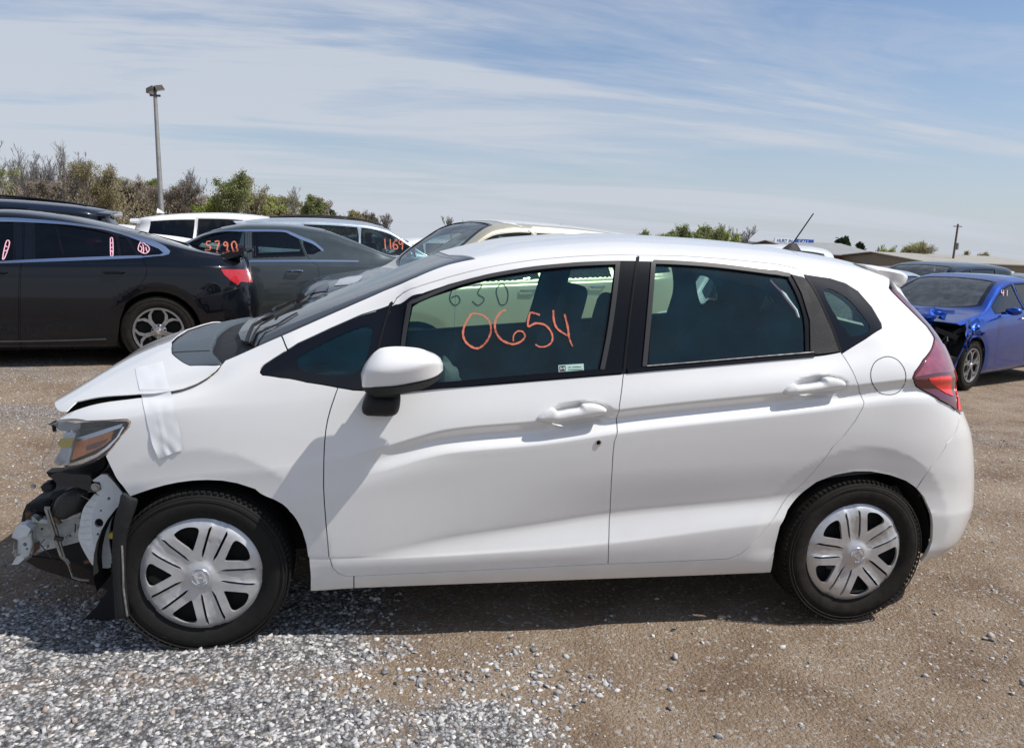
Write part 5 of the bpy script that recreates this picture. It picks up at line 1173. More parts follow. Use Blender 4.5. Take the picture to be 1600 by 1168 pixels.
# 1. black sedan, nearest on the left
R12 = math.radians(10)
MAL = dict(SEDAN, L=4.76, W=1.85, H=1.465, fo=.98, wb=2.83, R=.335)
MAL['top'] = [(0, .62), (.1, .70), (.35, .78), (1.0, .92), (1.4, 1.0), (1.8, 1.24), (2.2, 1.43), (2.5, 1.455), (2.9, 1.425), (3.26, 1.36), (3.6, 1.28), (3.9, 1.20), (4.15, 1.135), (4.4, 1.09), (4.62, 1.06), (4.76, 1.0)]
MAL['belt'] = [(0, .68), (1.2, .90), (1.7, .945), (3.3, .985), (3.9, 1.0), (4.4, 1.0), (4.92, .99)]
MAL['doors'] = [(1.55, 2.62), (2.63, 3.66)]; MAL['pillars'] = [2.62, 3.55]; MAL['xb'] = (3.55, 4.40)
locm = place(248, 520, 7.35, (3.81, -.915, .335), R12)
PX = lambda s, *L: [s.inv('px', l) for l in L]
mal, ms = car('black_sedan', 'black four-door sedan with pink scribbles on its tinted windows, nearest car on the left', MAL, 'black', locm, R12, res=1.6, detail=2, phase=20, glass='glass_dark', lamps=False,
    windows=lambda s: PX(s, [(-60, 411), (21, 408), (21, 346), (-30, 345), (-70, 356), (-110, 380), (-150, 405)], [(54, 406), (54, 348.5), (100, 351.5), (150, 359), (172, 365), (181, 370.5), (185, 399.5), (120, 403)], [(189, 399), (185, 369.5), (196, 371.5), (214, 398.5)], [(222, 399), (203, 373), (225, 380), (247, 389.5), (254, 395), (249, 397.3)]),
    doorsf=lambda s: PX(s, [(-150, 556), (32, 546), (29, 470), (30, 440), (34.5, 409), (36, 342), (-30, 340), (-75, 352), (-120, 378), (-165, 405), (-185, 430), (-175, 500)], [(36, 409), (38, 342), (100, 345.5), (150, 353), (185, 363.5), (201, 371), (220, 399), (223, 405), (230, 417), (229, 430), (220, 445), (207, 458), (196, 475), (188, 500), (184, 534), (180, 539), (34, 545), (31, 470), (32, 440)]))
def malibu_extra():
    s, e = ms, mal
    sstrip(s, e, 'window_trim', [(-110, 372), (-75, 352), (-30, 341.5), (0, 342.5), (37, 343.5), (100, 348), (150, 355), (175, 360), (212, 370.5)], [.02, .022, .022, .026, .036], 'bright_trim', 'px', .006)
    ssub(s, e, 'window_trim', [(208, 368), (240, 376), (258, 384.5), (266, 392), (264, 397), (254, 399.5), (220, 402.3), (222, 400), (250, 397.6), (255.5, 395), (248, 388.5), (225, 378.8), (206, 371.5)], 'bright_trim', 'px', .007)
    sstrip(s, e, 'window_trim', [(-150, 415), (-60, 413), (0, 409.5), (100, 405.5), (180, 402.3), (222, 400.8)], .020, 'bright_trim', 'px', .006)
    # crest, star and bars scribbled on the rear glass
    sscribble(s, e, 'painted_scribble', [[(217, 383), (220, 377.5), (224, 377), (227, 382), (231, 384), (233.5, 389), (231, 394), (226, 396), (221, 394), (216, 390), (217, 383)], [(219, 384), (222, 388), (220, 393)], [(223, 382), (224.5, 388), (224, 395)], [(228, 386), (229, 391), (231, 394)], [(221, 380), (226, 379.5)]], .009, 'marker_pink')
    sscribble(s, e, 'painted_scribble', [[(172.5, 372), (176, 373), (176.5, 398), (173, 399), (172.5, 372)], [(173, 380), (176, 379)], [(173, 387), (176, 386)], [(174, 391), (176.5, 395)]], .009, 'marker_pink')
    sscribble(s, e, 'painted_scribble', [[(4, 405), (6, 392), (10, 377), (14, 376), (14.5, 382), (10, 396), (6.5, 404), (4, 405)], [(7, 392), (11, 391)], [(9, 384), (11.5, 386)]], .009, 'marker_pink')
    sstrip(s, e, 'sill_trim', [(1.5, .245), (2.8, .25), (3.35, .265)], .012, 'grey_plastic', 'xz', .006)
    vu = np.vstack([s.inv('px', [(345, 420.5), (374, 421)]), ]); tl = np.vstack([vu, [[vu[1][0]+.22, vu[1][1]]], [[vu[1][0]+.22, vu[1][1]-.10]], s.inv('px', [(376, 440), (371, 444.5), (361, 439), (350, 429)])])
    panel(s, 'tail_lamp', tl, 'tail_red', e, off=.004, flange=.006, mirror='copy', gu=.03, gv=.03, step=.03)
    # bumper seam, wedge tail lamps, boot spoiler
    sstrip(s, e, 'bumper_seam', [(4.14, .66), (4.45, .73), (4.66, .80)], .006, 'dark_void', 'xz', .002, flange=0)
    V = []; ys = np.linspace(-.70, .70, 9)
    for y in ys:
        k = (y/.70)**2; x0 = 4.44-.10*k; z0 = s.top(x0)-.035*k
        V += [(x0, y, z0), (x0+.12, y, z0+.05), (x0+.27, y, z0+.062), (x0+.27, y, z0+.035), (x0+.12, y, z0-.02)]
    n = 5; F = [(i*n+k, i*n+(k+1) % n, (i+1)*n+(k+1) % n, (i+1)*n+k) for i in range(8) for k in range(n)]+[tuple(range(n))[::-1], tuple(8*n+k for k in range(n))]
    mk('boot_spoiler', V, F, 'black_gloss', e, smooth=True, sharp=30)
malibu_extra()
# 2. charcoal sedan behind it
R2 = math.radians(7)
K5 = dict(SEDAN, L=4.86, W=1.86, H=1.455)
loc2 = place(388, 402, 9.0, (2.56, -.89, .985), R2)
k5, ks = car('charcoal_sedan', 'dark grey sedan with orange 5790 on its front window, behind the black sedan', K5, 'charcoal', loc2, R2, res=1.2, detail=2, glass='glass_mid',
    windows=lambda s: PX(s, [(292, 383.5), (300, 377), (315, 369.5), (345, 363), (382, 361.5), (380.5, 401), (330, 402), (285, 403), (277, 399)], [(394.5, 362), (440, 362.5), (452, 366), (465, 373.5), (474, 397.5), (396, 400.5)], [(470, 373), (487.5, 379.5), (502, 391.5), (490, 397.2), (480, 397.5)]),
    doorsf=lambda s: PX(s, [(387, 359), (345, 359.5), (313, 367), (290, 380.5), (272, 397), (262, 405), (255, 430), (252, 480), (262, 506), (389, 503)], [(390, 359), (440, 359.2), (456, 363.5), (468, 371.5), (478, 398), (484, 404), (497, 415), (499, 430), (490, 450), (480, 480), (470, 502), (392, 503)]))
DG = {'0': [[(.1, .5), (.3, .05), (.65, .1), (.75, .6), (.45, 1), (.12, .8), (.08, .5)]], '1': [[(.4, 1), (.35, 0)]], '6': [[(.7, .95), (.3, .8), (.1, .3), (.4, 0), (.7, .2), (.55, .45), (.2, .35)]], '9': [[(.7, .75), (.4, .95), (.15, .7), (.4, .5), (.7, .75), (.6, 0)]], '5': [[(.7, 1), (.2, .95), (.2, .6), (.6, .5), (.65, .15), (.2, .0)]], '7': [[(.1, .95), (.7, 1), (.35, 0)]], '4': [[(.2, 1), (.1, .5), (.7, .55)], [(.6, 1), (.5, 0)]], '3': [[(.1, .9), (.6, .95), (.35, .55), (.75, .3), (.4, 0), (.05, .2)]]}
def scr_px(s, e, x, y, h, txt, mat='marker_orange', w=.02, adv=.8, slope=0.0):
    for i, ch in enumerate(txt):
        sscribble(s, e, 'painted_digit', [[(x+(i*adv+a*.8)*h, y-b*h+slope*i) for a, b in st] for st in DG[ch]], w, mat, 'px', .004)
scr_px(ks, k5, 321, 391.5, 14.5, '5790', w=.016, adv=.92)
sstrip(ks, k5, 'window_trim', [(272, 396), (290, 381.5), (313, 368.3), (345, 361), (385, 359.9), (440, 360.4), (455, 364.8), (470, 371.5), (490, 379.5), (505, 391.5)], .018, 'bright_trim', 'px', .005)
sstrip(ks, k5, 'side_trim', [(262, 411), (330, 409), (385, 408), (480, 407.5), (560, 408)], .016, 'bright_trim', 'px', .005)
# 3. olive-gold boxy wagon right behind the white hatchback
R3 = math.radians(19)
BOX = dict(SUV, L=4.10, W=1.79, H=1.64, fo=.82, wb=2.55, R=.32, top=[(0, .70), (.08, .84), (.3, .98), (.8, 1.07), (1.05, 1.12), (1.4, 1.40), (1.72, 1.60), (2.0, 1.635), (2.6, 1.62), (3.2, 1.575), (3.7, 1.53), (4.0, 1.50), (4.1, 1.47)], belt=[(0, .75), (1.0, .99), (1.4, 1.02), (3.2, 1.10), (4.1, 1.16)], glass=(1.15, 3.80), pillars=[2.15, 3.0], xc=1.05, xw=1.78, doors=[(1.22, 2.15), (2.16, 3.02)], tail=[(.1, 4.0), (.4, 4.08), (.8, 4.1), (1.2, 4.06), (1.6, 3.98)])
loc3 = place(648, 478, 6.7, (.82, -.88, .66), R3)
box, bs = car('gold_hatchback', 'boxy pale gold car with a dark hood and cream roof and papers in its windshield', BOX, 'olive', loc3, R3, res=1.1, detail=2, glass='glass_mid', near_mirror=False, lamps=False)
pmat('paint_hood', (.030, .038, .038), .3, metal=.3, coat=.8, spec=.1)
scr_px(bs, box, 700, 477, 34, '630', 'ink', .009, adv=1.08)
ssub(bs, box, 'headlamp_lens', [(522, 446), (530, 436), (545, 431.5), (566, 430), (560, 438), (545, 444)], 'headlamp_glass', 'px', .012, .006, None)
ssub(bs, box, 'grille_slot', [(473, 444), (512, 442), (510, 455), (475, 456)], 'black_gloss', 'px', .012, .006, None)
ssub(bs, box, 'paper', [(1.48, -.50), (1.62, -.47), (1.60, -.25), (1.46, -.28)], 'paper', 'xy', -.02, 0, None)
ssub(bs, box, 'paper_note', [(1.475, -.42), (1.52, -.41), (1.51, -.34), (1.465, -.35)], 'paper_yellow', 'xy', -.012, 0, None)
bu_ = bs.rowu; bvm = (bs.nv-1)*bs.sv; bum = (bs.nu-1)*bs.su
xr0 = bs.inv('xy', [(1.82, -.02)])[0][0]; xr1 = bs.inv('xy', [(3.9, -.02)])[0][0]
panel(bs, 'roof_skin', np.array([[xr0+.35, bu_[8]-.05], [xr1, bu_[8]-.05], [xr1, bum], [xr0, bum], [xr0+.05, bu_[9]]]), 'paint_cream', box, off=.004, flange=.004, mirror='join', gu=.1, gv=.1)
h0 = bs.inv('xy', [(.10, -.02)])[0][0]; h1 = bs.inv('xy', [(1.0, -.02)])[0][0]
panel(bs, 'hood', np.array([[h0+.02, bu_[7]], [h1-.02, bu_[7]+.02], [h1, bum], [h0, bum]]), 'paint_hood', box, off=.005, flange=.006, mirror='join', gu=.06, gv=.06)
# 4. dented blue sedan on the right
R4 = math.radians(27)
FOR = dict(SEDAN, L=4.64, W=1.80, H=1.44, fo=.86, wb=2.70, R=.318, top=[(0, .62), (.1, .72), (.35, .82), (.9, .92), (1.25, .98), (1.7, 1.2), (2.1, 1.37), (2.5, 1.435), (2.9, 1.44), (3.3, 1.40), (3.8, 1.24), (4.2, 1.10), (4.55, 1.07), (4.64, 1.0)], doors=[(1.50, 2.45), (2.46, 3.36)], pillars=[2.45, 3.38], xc=1.27, xw=2.18, xb=(3.3, 4.05), glass=(1.32, 4.0))
loc4 = place(1518, 568, 9.6, (.86, -.88, .318), R4)
def torn(s):
    ru = s.rowu; c = lambda x, z: s.inv('xz', [(x, z)])[0]
    return np.array([[.02, .04], c(.42, .17), c(.47, .40), c(.56, .58), c(.66, .74), c(.86, .80), c(.94, .88), [s.inv('xy', [(.62, -.60)])[0][0], ru[7]], [s.inv('xy', [(.50, -.35)])[0][0], ru[10]-.02], [.02, ru[8]]])
blu, fs = car('blue_sedan', 'blue sedan with its front corner crushed in and no bumper, on the right', FOR, 'blue', loc4, R4, res=1.4, detail=2, glass='glass_mid', body_extra_holes=(torn,), lamps=False)
def blue_extra():
    s, e = fs, blu
    m = MB(); r_ = random.Random(4)
    for k in range(34):
        x = r_.uniform(.10, .75); y = r_.uniform(-.80, .3); z = r_.uniform(.28, .78); m.box((x, y, z), (r_.uniform(.05, .25), r_.uniform(.05, .3), r_.uniform(.04, .18)), Matrix.Rotation(r_.uniform(-1, 1), 3, 'Z') @ Matrix.Rotation(r_.uniform(-.6, .6), 3, 'X'))
    o = m.build('engine_bay_debris', 'black_plastic', e); o['kind'] = 'stuff'
    m = MB()
    for k in range(9):
        x = r_.uniform(.05, .5); y = r_.uniform(-.82, -.2); z = r_.uniform(.45, .75); m.tube([(x, y, z), (x+r_.uniform(-.1, .1), y+r_.uniform(-.1, .1), z+r_.uniform(-.1, .1)), (x+r_.uniform(-.1, .2), y+r_.uniform(-.1, .2), z+r_.uniform(-.2, .1))], .012, 6)
    o = m.build('bent_metal', 'dull_metal', e); o['kind'] = 'stuff'
    # crumpled fender edge and hood corner
    def crumple(nm, pts, mat, amp, seed, n=9, m_=6):
        g = np.array(pts, float).reshape(2, 2, 3); rr = np.random.default_rng(seed); V = []
        for i in range(n):
            for k in range(m_):
                a, b = i/(n-1), k/(m_-1); p_ = g[0, 0]*(1-a)*(1-b)+g[1, 0]*a*(1-b)+g[0, 1]*(1-a)*b+g[1, 1]*a*b
                V.append(p_+rr.normal(size=3)*amp*(.3+math.sin(math.pi*a)))
        mk(nm, V, [(i*m_+k, i*m_+k+1, (i+1)*m_+k+1, (i+1)*m_+k) for i in range(n-1) for k in range(m_-1)], mat, e, smooth=True)
    crumple('crushed_fender', [(.55, -.90, .66), (.62, -.84, .88), (1.10, -.90, .72), (1.12, -.84, .92)], 'paint_blue', .022, 3)
    crumple('crushed_fender', [(.50, -.93, .50), (.56, -.96, .70), (.62, -.90, .60), (.66, -.92, .78)], 'paint_blue', .02, 5)
    crumple('crushed_hood', [(.35, -.62, .92), (.30, -.15, .95), (.75, -.66, 1.00), (.75, -.1, .99)], 'paint_blue', .025, 8)
    crumple('crushed_hood', [(.30, -.60, .80), (.26, -.1, .82), (.36, -.62, .93), (.31, -.15, .96)], 'paint_blue', .02, 9)
    crumple('torn_liner', [(.40, -.80, .20), (.42, -.80, .60), (.50, -.55, .2), (.52, -.5, .66)], 'black_plastic', .03, 6)
    scr_px(s, e, 1564, 462, 9, '41', 'marker_pink', .012)
    ssub(s, e, 'paper', [(1.52, .60), (1.70, .60), (1.85, .42), (1.62, .40)], 'paper', 'xy', -.015, 0, None) if False else None
blue_extra()
# 5. the cars farther back
LOT = 'cars parked farther back in the lot'
def bcar(name, label, base, paint, px, py, Z, local, deg, **kw):
    p = dict(base, **kw.pop('p', {})); rz = math.radians(deg); return car(name, label, p, paint, place(px, py, Z, local, rz), rz, group=LOT, res=.8, detail=1, **kw)
MS = 'parked_car'
e_, s_ = bcar('parked_suv', 'dark suv with black roof rails, roof showing above the black sedan', SUV, 'navy', 160, 336, 11.0, (4.3, -.6, 1.6), 10, glass='glass_dark')
def rails(e, s, x0, x1, mat='black_plastic'):
    for sg in (-1, 1):
        m = MB(); xs = np.linspace(x0, x1, 8); m.tube([(x, sg*.56, s.top(x)-.0+.035*math.sin(math.pi*(i+.6)/8.2)) for i, x in enumerate(xs)], .016, 6); m.build('roof_rail', mat, e, sharp=60)
rails(e_, s_, 2.0, 4.1)
def tspoil(e, s, p, mat):
    x0 = float(tab(p['tail'], [1.55])[0]) if 'tail' in p else p['L']; V = []; ys = np.linspace(-.58, .58, 7)
    for y in ys:
        k = (y/.58)**2; z = s.top(x0-.05)-.015-.05*k; V += [(x0-.12, y, z+.005), (x0+.16-.05*k, y, z-.01), (x0+.15-.05*k, y, z-.035), (x0-.08, y, z-.05)]
    n = 4; mk('roof_spoiler', V, [(i*n+k, i*n+(k+1) % n, (i+1)*n+(k+1) % n, (i+1)*n+k) for i in range(6) for k in range(n)]+[(0, 3, 2, 1), (24, 25, 26, 27)], mat, e)
tspoil(e_, s_, SUV, 'paint_navy')
bcar(MS, 'white car, only a strip of its roof showing left of the white suv', SEDAN, 'white', 183, 343, 15.0, (3.0, -.5, 1.40), 8)
WS = dict(L=4.75)
e_, s_ = bcar('parked_suv', 'white suv with dark glass and a roof spoiler, facing right behind the charcoal sedan', SUV, 'white', 215, 332, 12.3, (4.30, .5, 1.53), 180+8, glass='glass_dark', p=dict(top=[(0, .70), (.1, .80), (.35, .93), (1.0, 1.05), (1.25, 1.11), (1.6, 1.33), (2.0, 1.58), (2.4, 1.67), (2.9, 1.69), (3.5, 1.66), (4.0, 1.60), (4.35, 1.53), (4.6, 1.40)], belt=[(0, .75), (1.2, 1.03), (1.6, 1.07), (3.0, 1.15), (3.8, 1.25), (4.6, 1.30)], glass=(1.35, 4.12)))
tspoil(e_, s_, SUV, 'paint_white')
m = MB(); m.add([(3.95, 0, 1.64), (4.08, -.03, 1.64), (4.08, .03, 1.64), (4.07, 0, 1.72)], [(0, 1, 2), (0, 1, 3), (0, 2, 3), (1, 2, 3)]); m.build('fin_antenna', 'white_plain', e_)
m = MB(); m.tube([(-0.0, 0, 0)]*2, .001, 3)
e_, s_ = bcar('parked_suv', 'pale silver suv with orange 1169 on a window, facing right', SUV, 'ice', 505, 353, 12.6, (3.05, .6, 1.67), 180+12, p=dict(H=1.62), glass='glass_mid')
rails(e_, s_, 2.0, 3.9); tspoil(e_, s_, SUV, 'paint_ice')
for i, ch in enumerate('1169'): pass
def far_digits(s, e, x, z, h, txt, w=.02):
    D = {'1': [[(.5, 1), (.5, 0)]], '6': [[(.7, 1), (.2, .6), (.15, .2), (.5, 0), (.75, .25), (.5, .5), (.2, .35)]], '9': [[(.75, .75), (.45, .95), (.2, .7), (.45, .5), (.75, .75), (.6, 0)]]}
    for i, ch in enumerate(txt):
        for st in D[ch]:
            P_ = [(x-(i*.72+a)*h*.75, z+b*h) for a, b in st]; vu = s.inv('xz', spl(P_, False, 3)); pts = s.ev(vu, .004)*np.array([1, -1, 1]); nn = s.nrm(vu).mean(0)*np.array([1, -1, 1]); m = MB(); m.ribbon(pts, w, nn); m.build('painted_digit', 'marker_orange', e)
far_digits(s_, e_, 2.10, 1.20, .17, '1169')
bcar(MS, 'dark sedan tucked behind the silver suv', SEDAN, 'navy', 600, 366, 16.5, (2.6, .6, 1.45), 180+12)
bcar(MS, 'white car with a glaring windshield between the silver suv and the gold car', SEDAN, 'white', 650, 367, 15.5, (2.4, -.5, 1.45), 14)
e_, s_ = bcar('parked_suv', 'white suv roof with black rails and a thin antenna, over the hatchback roof line', SUV, 'white', 790, 361, 13.5, (2.6, -.5, 1.67), 6); rails(e_, s_, 2.0, 3.9)
m = MB(); m.tube([(3.55, -.2, 1.63), (3.75, -.2, 1.82)], .007, 5); m.build('antenna', 'black_trim', e_)
# seen through the windows of the white hatchback
e_, s_ = bcar(MS, 'silver sedan seen through the front window of the white hatchback', SEDAN, 'ice', 880, 455, 8.2, (1.3, -.85, .95), 38)
e_, s_ = bcar(MS, 'pale sedan with a paper in its windshield seen through the rear door window', SEDAN, 'silver', 1060, 460, 8.6, (1.4, -.6, 1.0), 40)
ssub(s_, e_, 'paper', [(1.65, -.55), (1.95, -.50), (1.93, -.22), (1.63, -.2)], 'paper', 'xy', .004, 0, None)
ssub(s_, e_, 'paper_note', [(1.72, -.50), (1.78, -.48), (1.77, -.40), (1.71, -.42)], 'ink_red', 'xy', .007, 0, None)
bcar(MS, 'grey suv seen through the rear quarter window of the white hatchback', SUV, 'white', 1330, 500, 8.8, (.9, -.9, .8), 60)
# beyond the blue sedan
e_, s_ = bcar('parked_suv', 'black suv showing its roof above the blue sedan', SUV, 'navy', 1492, 411, 14.0, (2.0, -.6, 1.64), 24, glass='glass_dark'); tspoil(e_, s_, SUV, 'paint_white')
bcar(MS, 'pale blue sedan with a paper in its windshield, left of the blue sedan', SEDAN, 'ice', 1400, 416, 13.0, (2.4, -.55, 1.43), 35)
bcar(MS, 'silver sedan beyond the rear spoiler of the white hatchback', SEDAN, 'silver', 1340, 400, 19.0, (2.5, -.5, 1.45), 18)
bcar(MS, 'dark blue sedan second row behind the rear spoiler', SEDAN, 'navy', 1372, 406, 16.0, (2.2, -.5, 1.44), 22)
bcar(MS, 'black sedan low behind the pale blue sedan', SEDAN, 'black', 1425, 408, 22.0, (2.4, -.5, 1.45), 20)
bcar(MS, 'dark red car in the row below the metal building', SEDAN, 'red', 1400, 404, 27.0, (2.4, -.5, 1.45), 12)
bcar(MS, 'grey sedan at the right edge beyond the black suv', SEDAN, 'grey', 1590, 413, 19.0, (1.9, -.5, 1.4), 20)
bcar(MS, 'white car in the far row under the metal building', SEDAN, 'white', 1465, 409, 28.0, (2.4, -.5, 1.45), 12)
# ------------------------------------------------------------------ ground
def ground_material():
    m = bpy.data.materials.new('gravel_dirt'); m.use_nodes = True; nt = m.node_tree; b = nt.nodes['Principled BSDF']
    b.inputs['Roughness'].default_value = .92; b.inputs['Specular IOR Level'].default_value = .2
    tc = nd(nt, 'ShaderNodeTexCoord'); 
    def noise(sc, det=6, rough=.6, vec=None, dist=0.0):
        n = nd(nt, 'ShaderNodeTexNoise'); n.inputs['Scale'].default_value = sc; n.inputs['Detail'].default_value = det; n.inputs['Roughness'].default_value = rough; n.inputs['Distortion'].default_value = dist
        nt.links.new(vec if vec else tc.outputs['Object'], n.inputs[0]); return n.outputs[0]
    mp = nd(nt, 'ShaderNodeMapping'); mp.inputs['Scale'].default_value = (.35, 1.6, 1); mp.inputs['Rotation'].default_value = (0, 0, .12); nt.links.new(tc.outputs['Object'], mp.inputs[0])
    at = nd(nt, 'ShaderNodeAttribute', attribute_name='gravel')
    big = noise(.9, 5, .6, mp.outputs[0], .4); med = noise(7, 6, .65)
    g = mth(nt, 'ADD', mth(nt, 'MULTIPLY', big, .9), mth(nt, 'MULTIPLY', med, .35)); g = mth(nt, 'ADD', g, at.outputs['Fac'])
    gmask = ramp(nt, g, [(.66, (0, 0, 0)), (.84, (1, 1, 1))])
    # soil
    fine = noise(60, 8, .75); soil = ramp(nt, noise(2.2, 7, .6), [(.28, (.155, .100, .066)), (.5, (.262, .192, .132)), (.74, (.350, .278, .208))])
    soil = mixc(nt, .55, soil, ramp(nt, fine, [(.30, (.35, .35, .35)), (.5, (.95, .95, .95)), (.70, (1.45, 1.45, 1.45))]), 'MULTIPLY')
    v = nd(nt, 'ShaderNodeTexVoronoi'); v.inputs['Scale'].default_value = 75; v.inputs['Randomness'].default_value = 1; nt.links.new(tc.outputs['Object'], v.inputs[0])
    v2 = nd(nt, 'ShaderNodeTexVoronoi'); v2.inputs['Scale'].default_value = 150; nt.links.new(tc.outputs['Object'], v2.inputs[0])
    vc = nd(nt, 'ShaderNodeSeparateColor'); nt.links.new(v.outputs['Color'], vc.inputs[0]); vc2 = nd(nt, 'ShaderNodeSeparateColor'); nt.links.new(v2.outputs['Color'], vc2.inputs[0])
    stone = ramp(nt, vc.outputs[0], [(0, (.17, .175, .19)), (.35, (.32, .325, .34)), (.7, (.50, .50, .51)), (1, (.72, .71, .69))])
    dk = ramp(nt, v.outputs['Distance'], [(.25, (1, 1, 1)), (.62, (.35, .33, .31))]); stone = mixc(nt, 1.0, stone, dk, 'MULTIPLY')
    specks = ramp(nt, vc2.outputs[1], [(.86, (0, 0, 0)), (.92, (.45, .45, .45))]); soil2 = mixc(nt, specks, soil, (.38, .35, .32))
    specks2 = ramp(nt, vc.outputs[2], [(.90, (0, 0, 0)), (.95, (.6, .6, .6))]); soil2 = mixc(nt, specks2, soil2, (.48, .46, .43))
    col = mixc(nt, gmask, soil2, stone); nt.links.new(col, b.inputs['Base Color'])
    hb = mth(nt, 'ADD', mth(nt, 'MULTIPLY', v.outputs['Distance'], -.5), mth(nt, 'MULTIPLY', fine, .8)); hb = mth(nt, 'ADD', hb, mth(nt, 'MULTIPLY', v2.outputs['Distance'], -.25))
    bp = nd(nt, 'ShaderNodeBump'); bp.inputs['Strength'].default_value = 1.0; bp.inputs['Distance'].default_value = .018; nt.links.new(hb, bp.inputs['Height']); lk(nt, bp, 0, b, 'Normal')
    MATS['ground'] = m
ground_material()
from mathutils import noise as mn
def fbm(x, y, sc, oct=4):
    return mn.fractal(Vector((x*sc, y*sc, 3.1)), 1.0, 2.0, oct)
def gravel_amount(x, y):
    """0..1 how thickly loose stone lies"""
    n = fbm(x, y, 1.4)*.30+fbm(x, y, 5.0)*.22
    a = sstep((.80-x)/.42+n*1.5)*sstep((-.20-y)/.35+n)             # left foreground bank
    a2 = sstep((1.0-math.hypot((x-.95)/.36, (y+1.42)/.30))*1.6+n*2.0)*(y < -.9)
    a3 = .35*sstep((1.0-math.hypot((x-1.05)/.6, (y+1.1)/.30))*1.2+n*2.2)
    bare = sstep((1.0-math.hypot((x-.62)/.20, (y+1.13)/.13))*1.3+n*1.5)   # worn brown patch between the stones
    a *= 1-.72*bare
    st = sstep((-x-.6)/1.0)*.6*sstep((fbm(x*.3, y*1.6, 1.2)+.12)*3)*(y > -.3)
    return float(min(1, max(a*.98, a2*.95, a3, st)))
def axis(lo, hi, fine, flo, fhi, far):
    a = list(np.arange(flo, fhi, fine)); s = fine; x = fhi
    while x < hi: a.append(x); s *= 1.16; x += s
    a.append(hi); s = fine; x = flo-fine
    while x > lo: a.insert(0, x); s *= 1.16; x -= s
    a.insert(0, lo); return np.array(a)
gx = axis(-700, 700, .05, -2.6, 4.6, 0); gy = axis(-60, 900, .05, -3.0, 1.2, 0)
X, Y = np.meshgrid(gx, gy, indexing='ij'); Z = ground_z(X, Y)
micro = np.zeros_like(Z); ga = np.zeros_like(Z); nz = np.zeros_like(Z)
for i, x in enumerate(gx):
    if -14 < x < 14:
        for k, y in enumerate(gy):
            if -4 < y < 14:
                nz[i, k] = fbm(x, y, 1.3); micro[i, k] = nz[i, k]*.012+fbm(x, y, 7.0, 3)*.005; ga[i, k] = gravel_amount(x, y)
under = np.exp(-((np.abs(Y)-.84)/.25)**2)
Z = Z+micro-.012+.006*ga
nx, ny = X.shape
V = np.stack([X.ravel(), Y.ravel(), Z.ravel()], 1); idx = np.arange(nx*ny).reshape(nx, ny)
F = np.stack([idx[:-1, :-1].ravel(), idx[1:, :-1].ravel(), idx[1:, 1:].ravel(), idx[:-1, 1:].ravel()], 1)
gr = mk('ground', V, F, 'ground', smooth=True, kind='structure')
at = gr.data.attributes.new('gravel', 'FLOAT', 'POINT'); far_ga = np.where((np.abs(X) < 14) & (Y > -4) & (Y < 14), ga*.30-.05, .02); at.data.foreach_set('value', far_ga.ravel().astype(np.float32))
def look(A, x, y):
    i = np.clip(np.searchsorted(gx, x)-1, 0, nx-2); k = np.clip(np.searchsorted(gy, y)-1, 0, ny-2); a = (x-gx[i])/(gx[i+1]-gx[i]); b = (y-gy[k])/(gy[k+1]-gy[k])
    return A[i, k]*(1-a)*(1-b)+A[i+1, k]*a*(1-b)+A[i, k+1]*(1-a)*b+A[i+1, k+1]*a*b
# loose stones, real geometry in the foreground
def stone_templates(n=14):
    out = []; t = (1+5**.5)/2
    ico = np.array([(-1, t, 0), (1, t, 0), (-1, -t, 0), (1, -t, 0), (0, -1, t), (0, 1, t), (0, -1, -t), (0, 1, -t), (t, 0, -1), (t, 0, 1), (-t, 0, -1), (-t, 0, 1)], float); ico /= np.linalg.norm(ico[0])
    f = np.array([(0, 11, 5), (0, 5, 1), (0, 1, 7), (0, 7, 10), (0, 10, 11), (1, 5, 9), (5, 11, 4), (11, 10, 2), (10, 7, 6), (7, 1, 8), (3, 9, 4), (3, 4, 2), (3, 2, 6), (3, 6, 8), (3, 8, 9), (4, 9, 5), (2, 4, 11), (6, 2, 10), (8, 6, 7), (9, 8, 1)])
    for k in range(n):
        v = ico*rng.uniform(.50, 1.30, (12, 1))*np.array([1, rng.uniform(.5, .95), rng.uniform(.35, .8)]); v += rng.normal(size=(12, 3))*.15; out.append(v)
    return out, f
ST, SF = stone_templates()
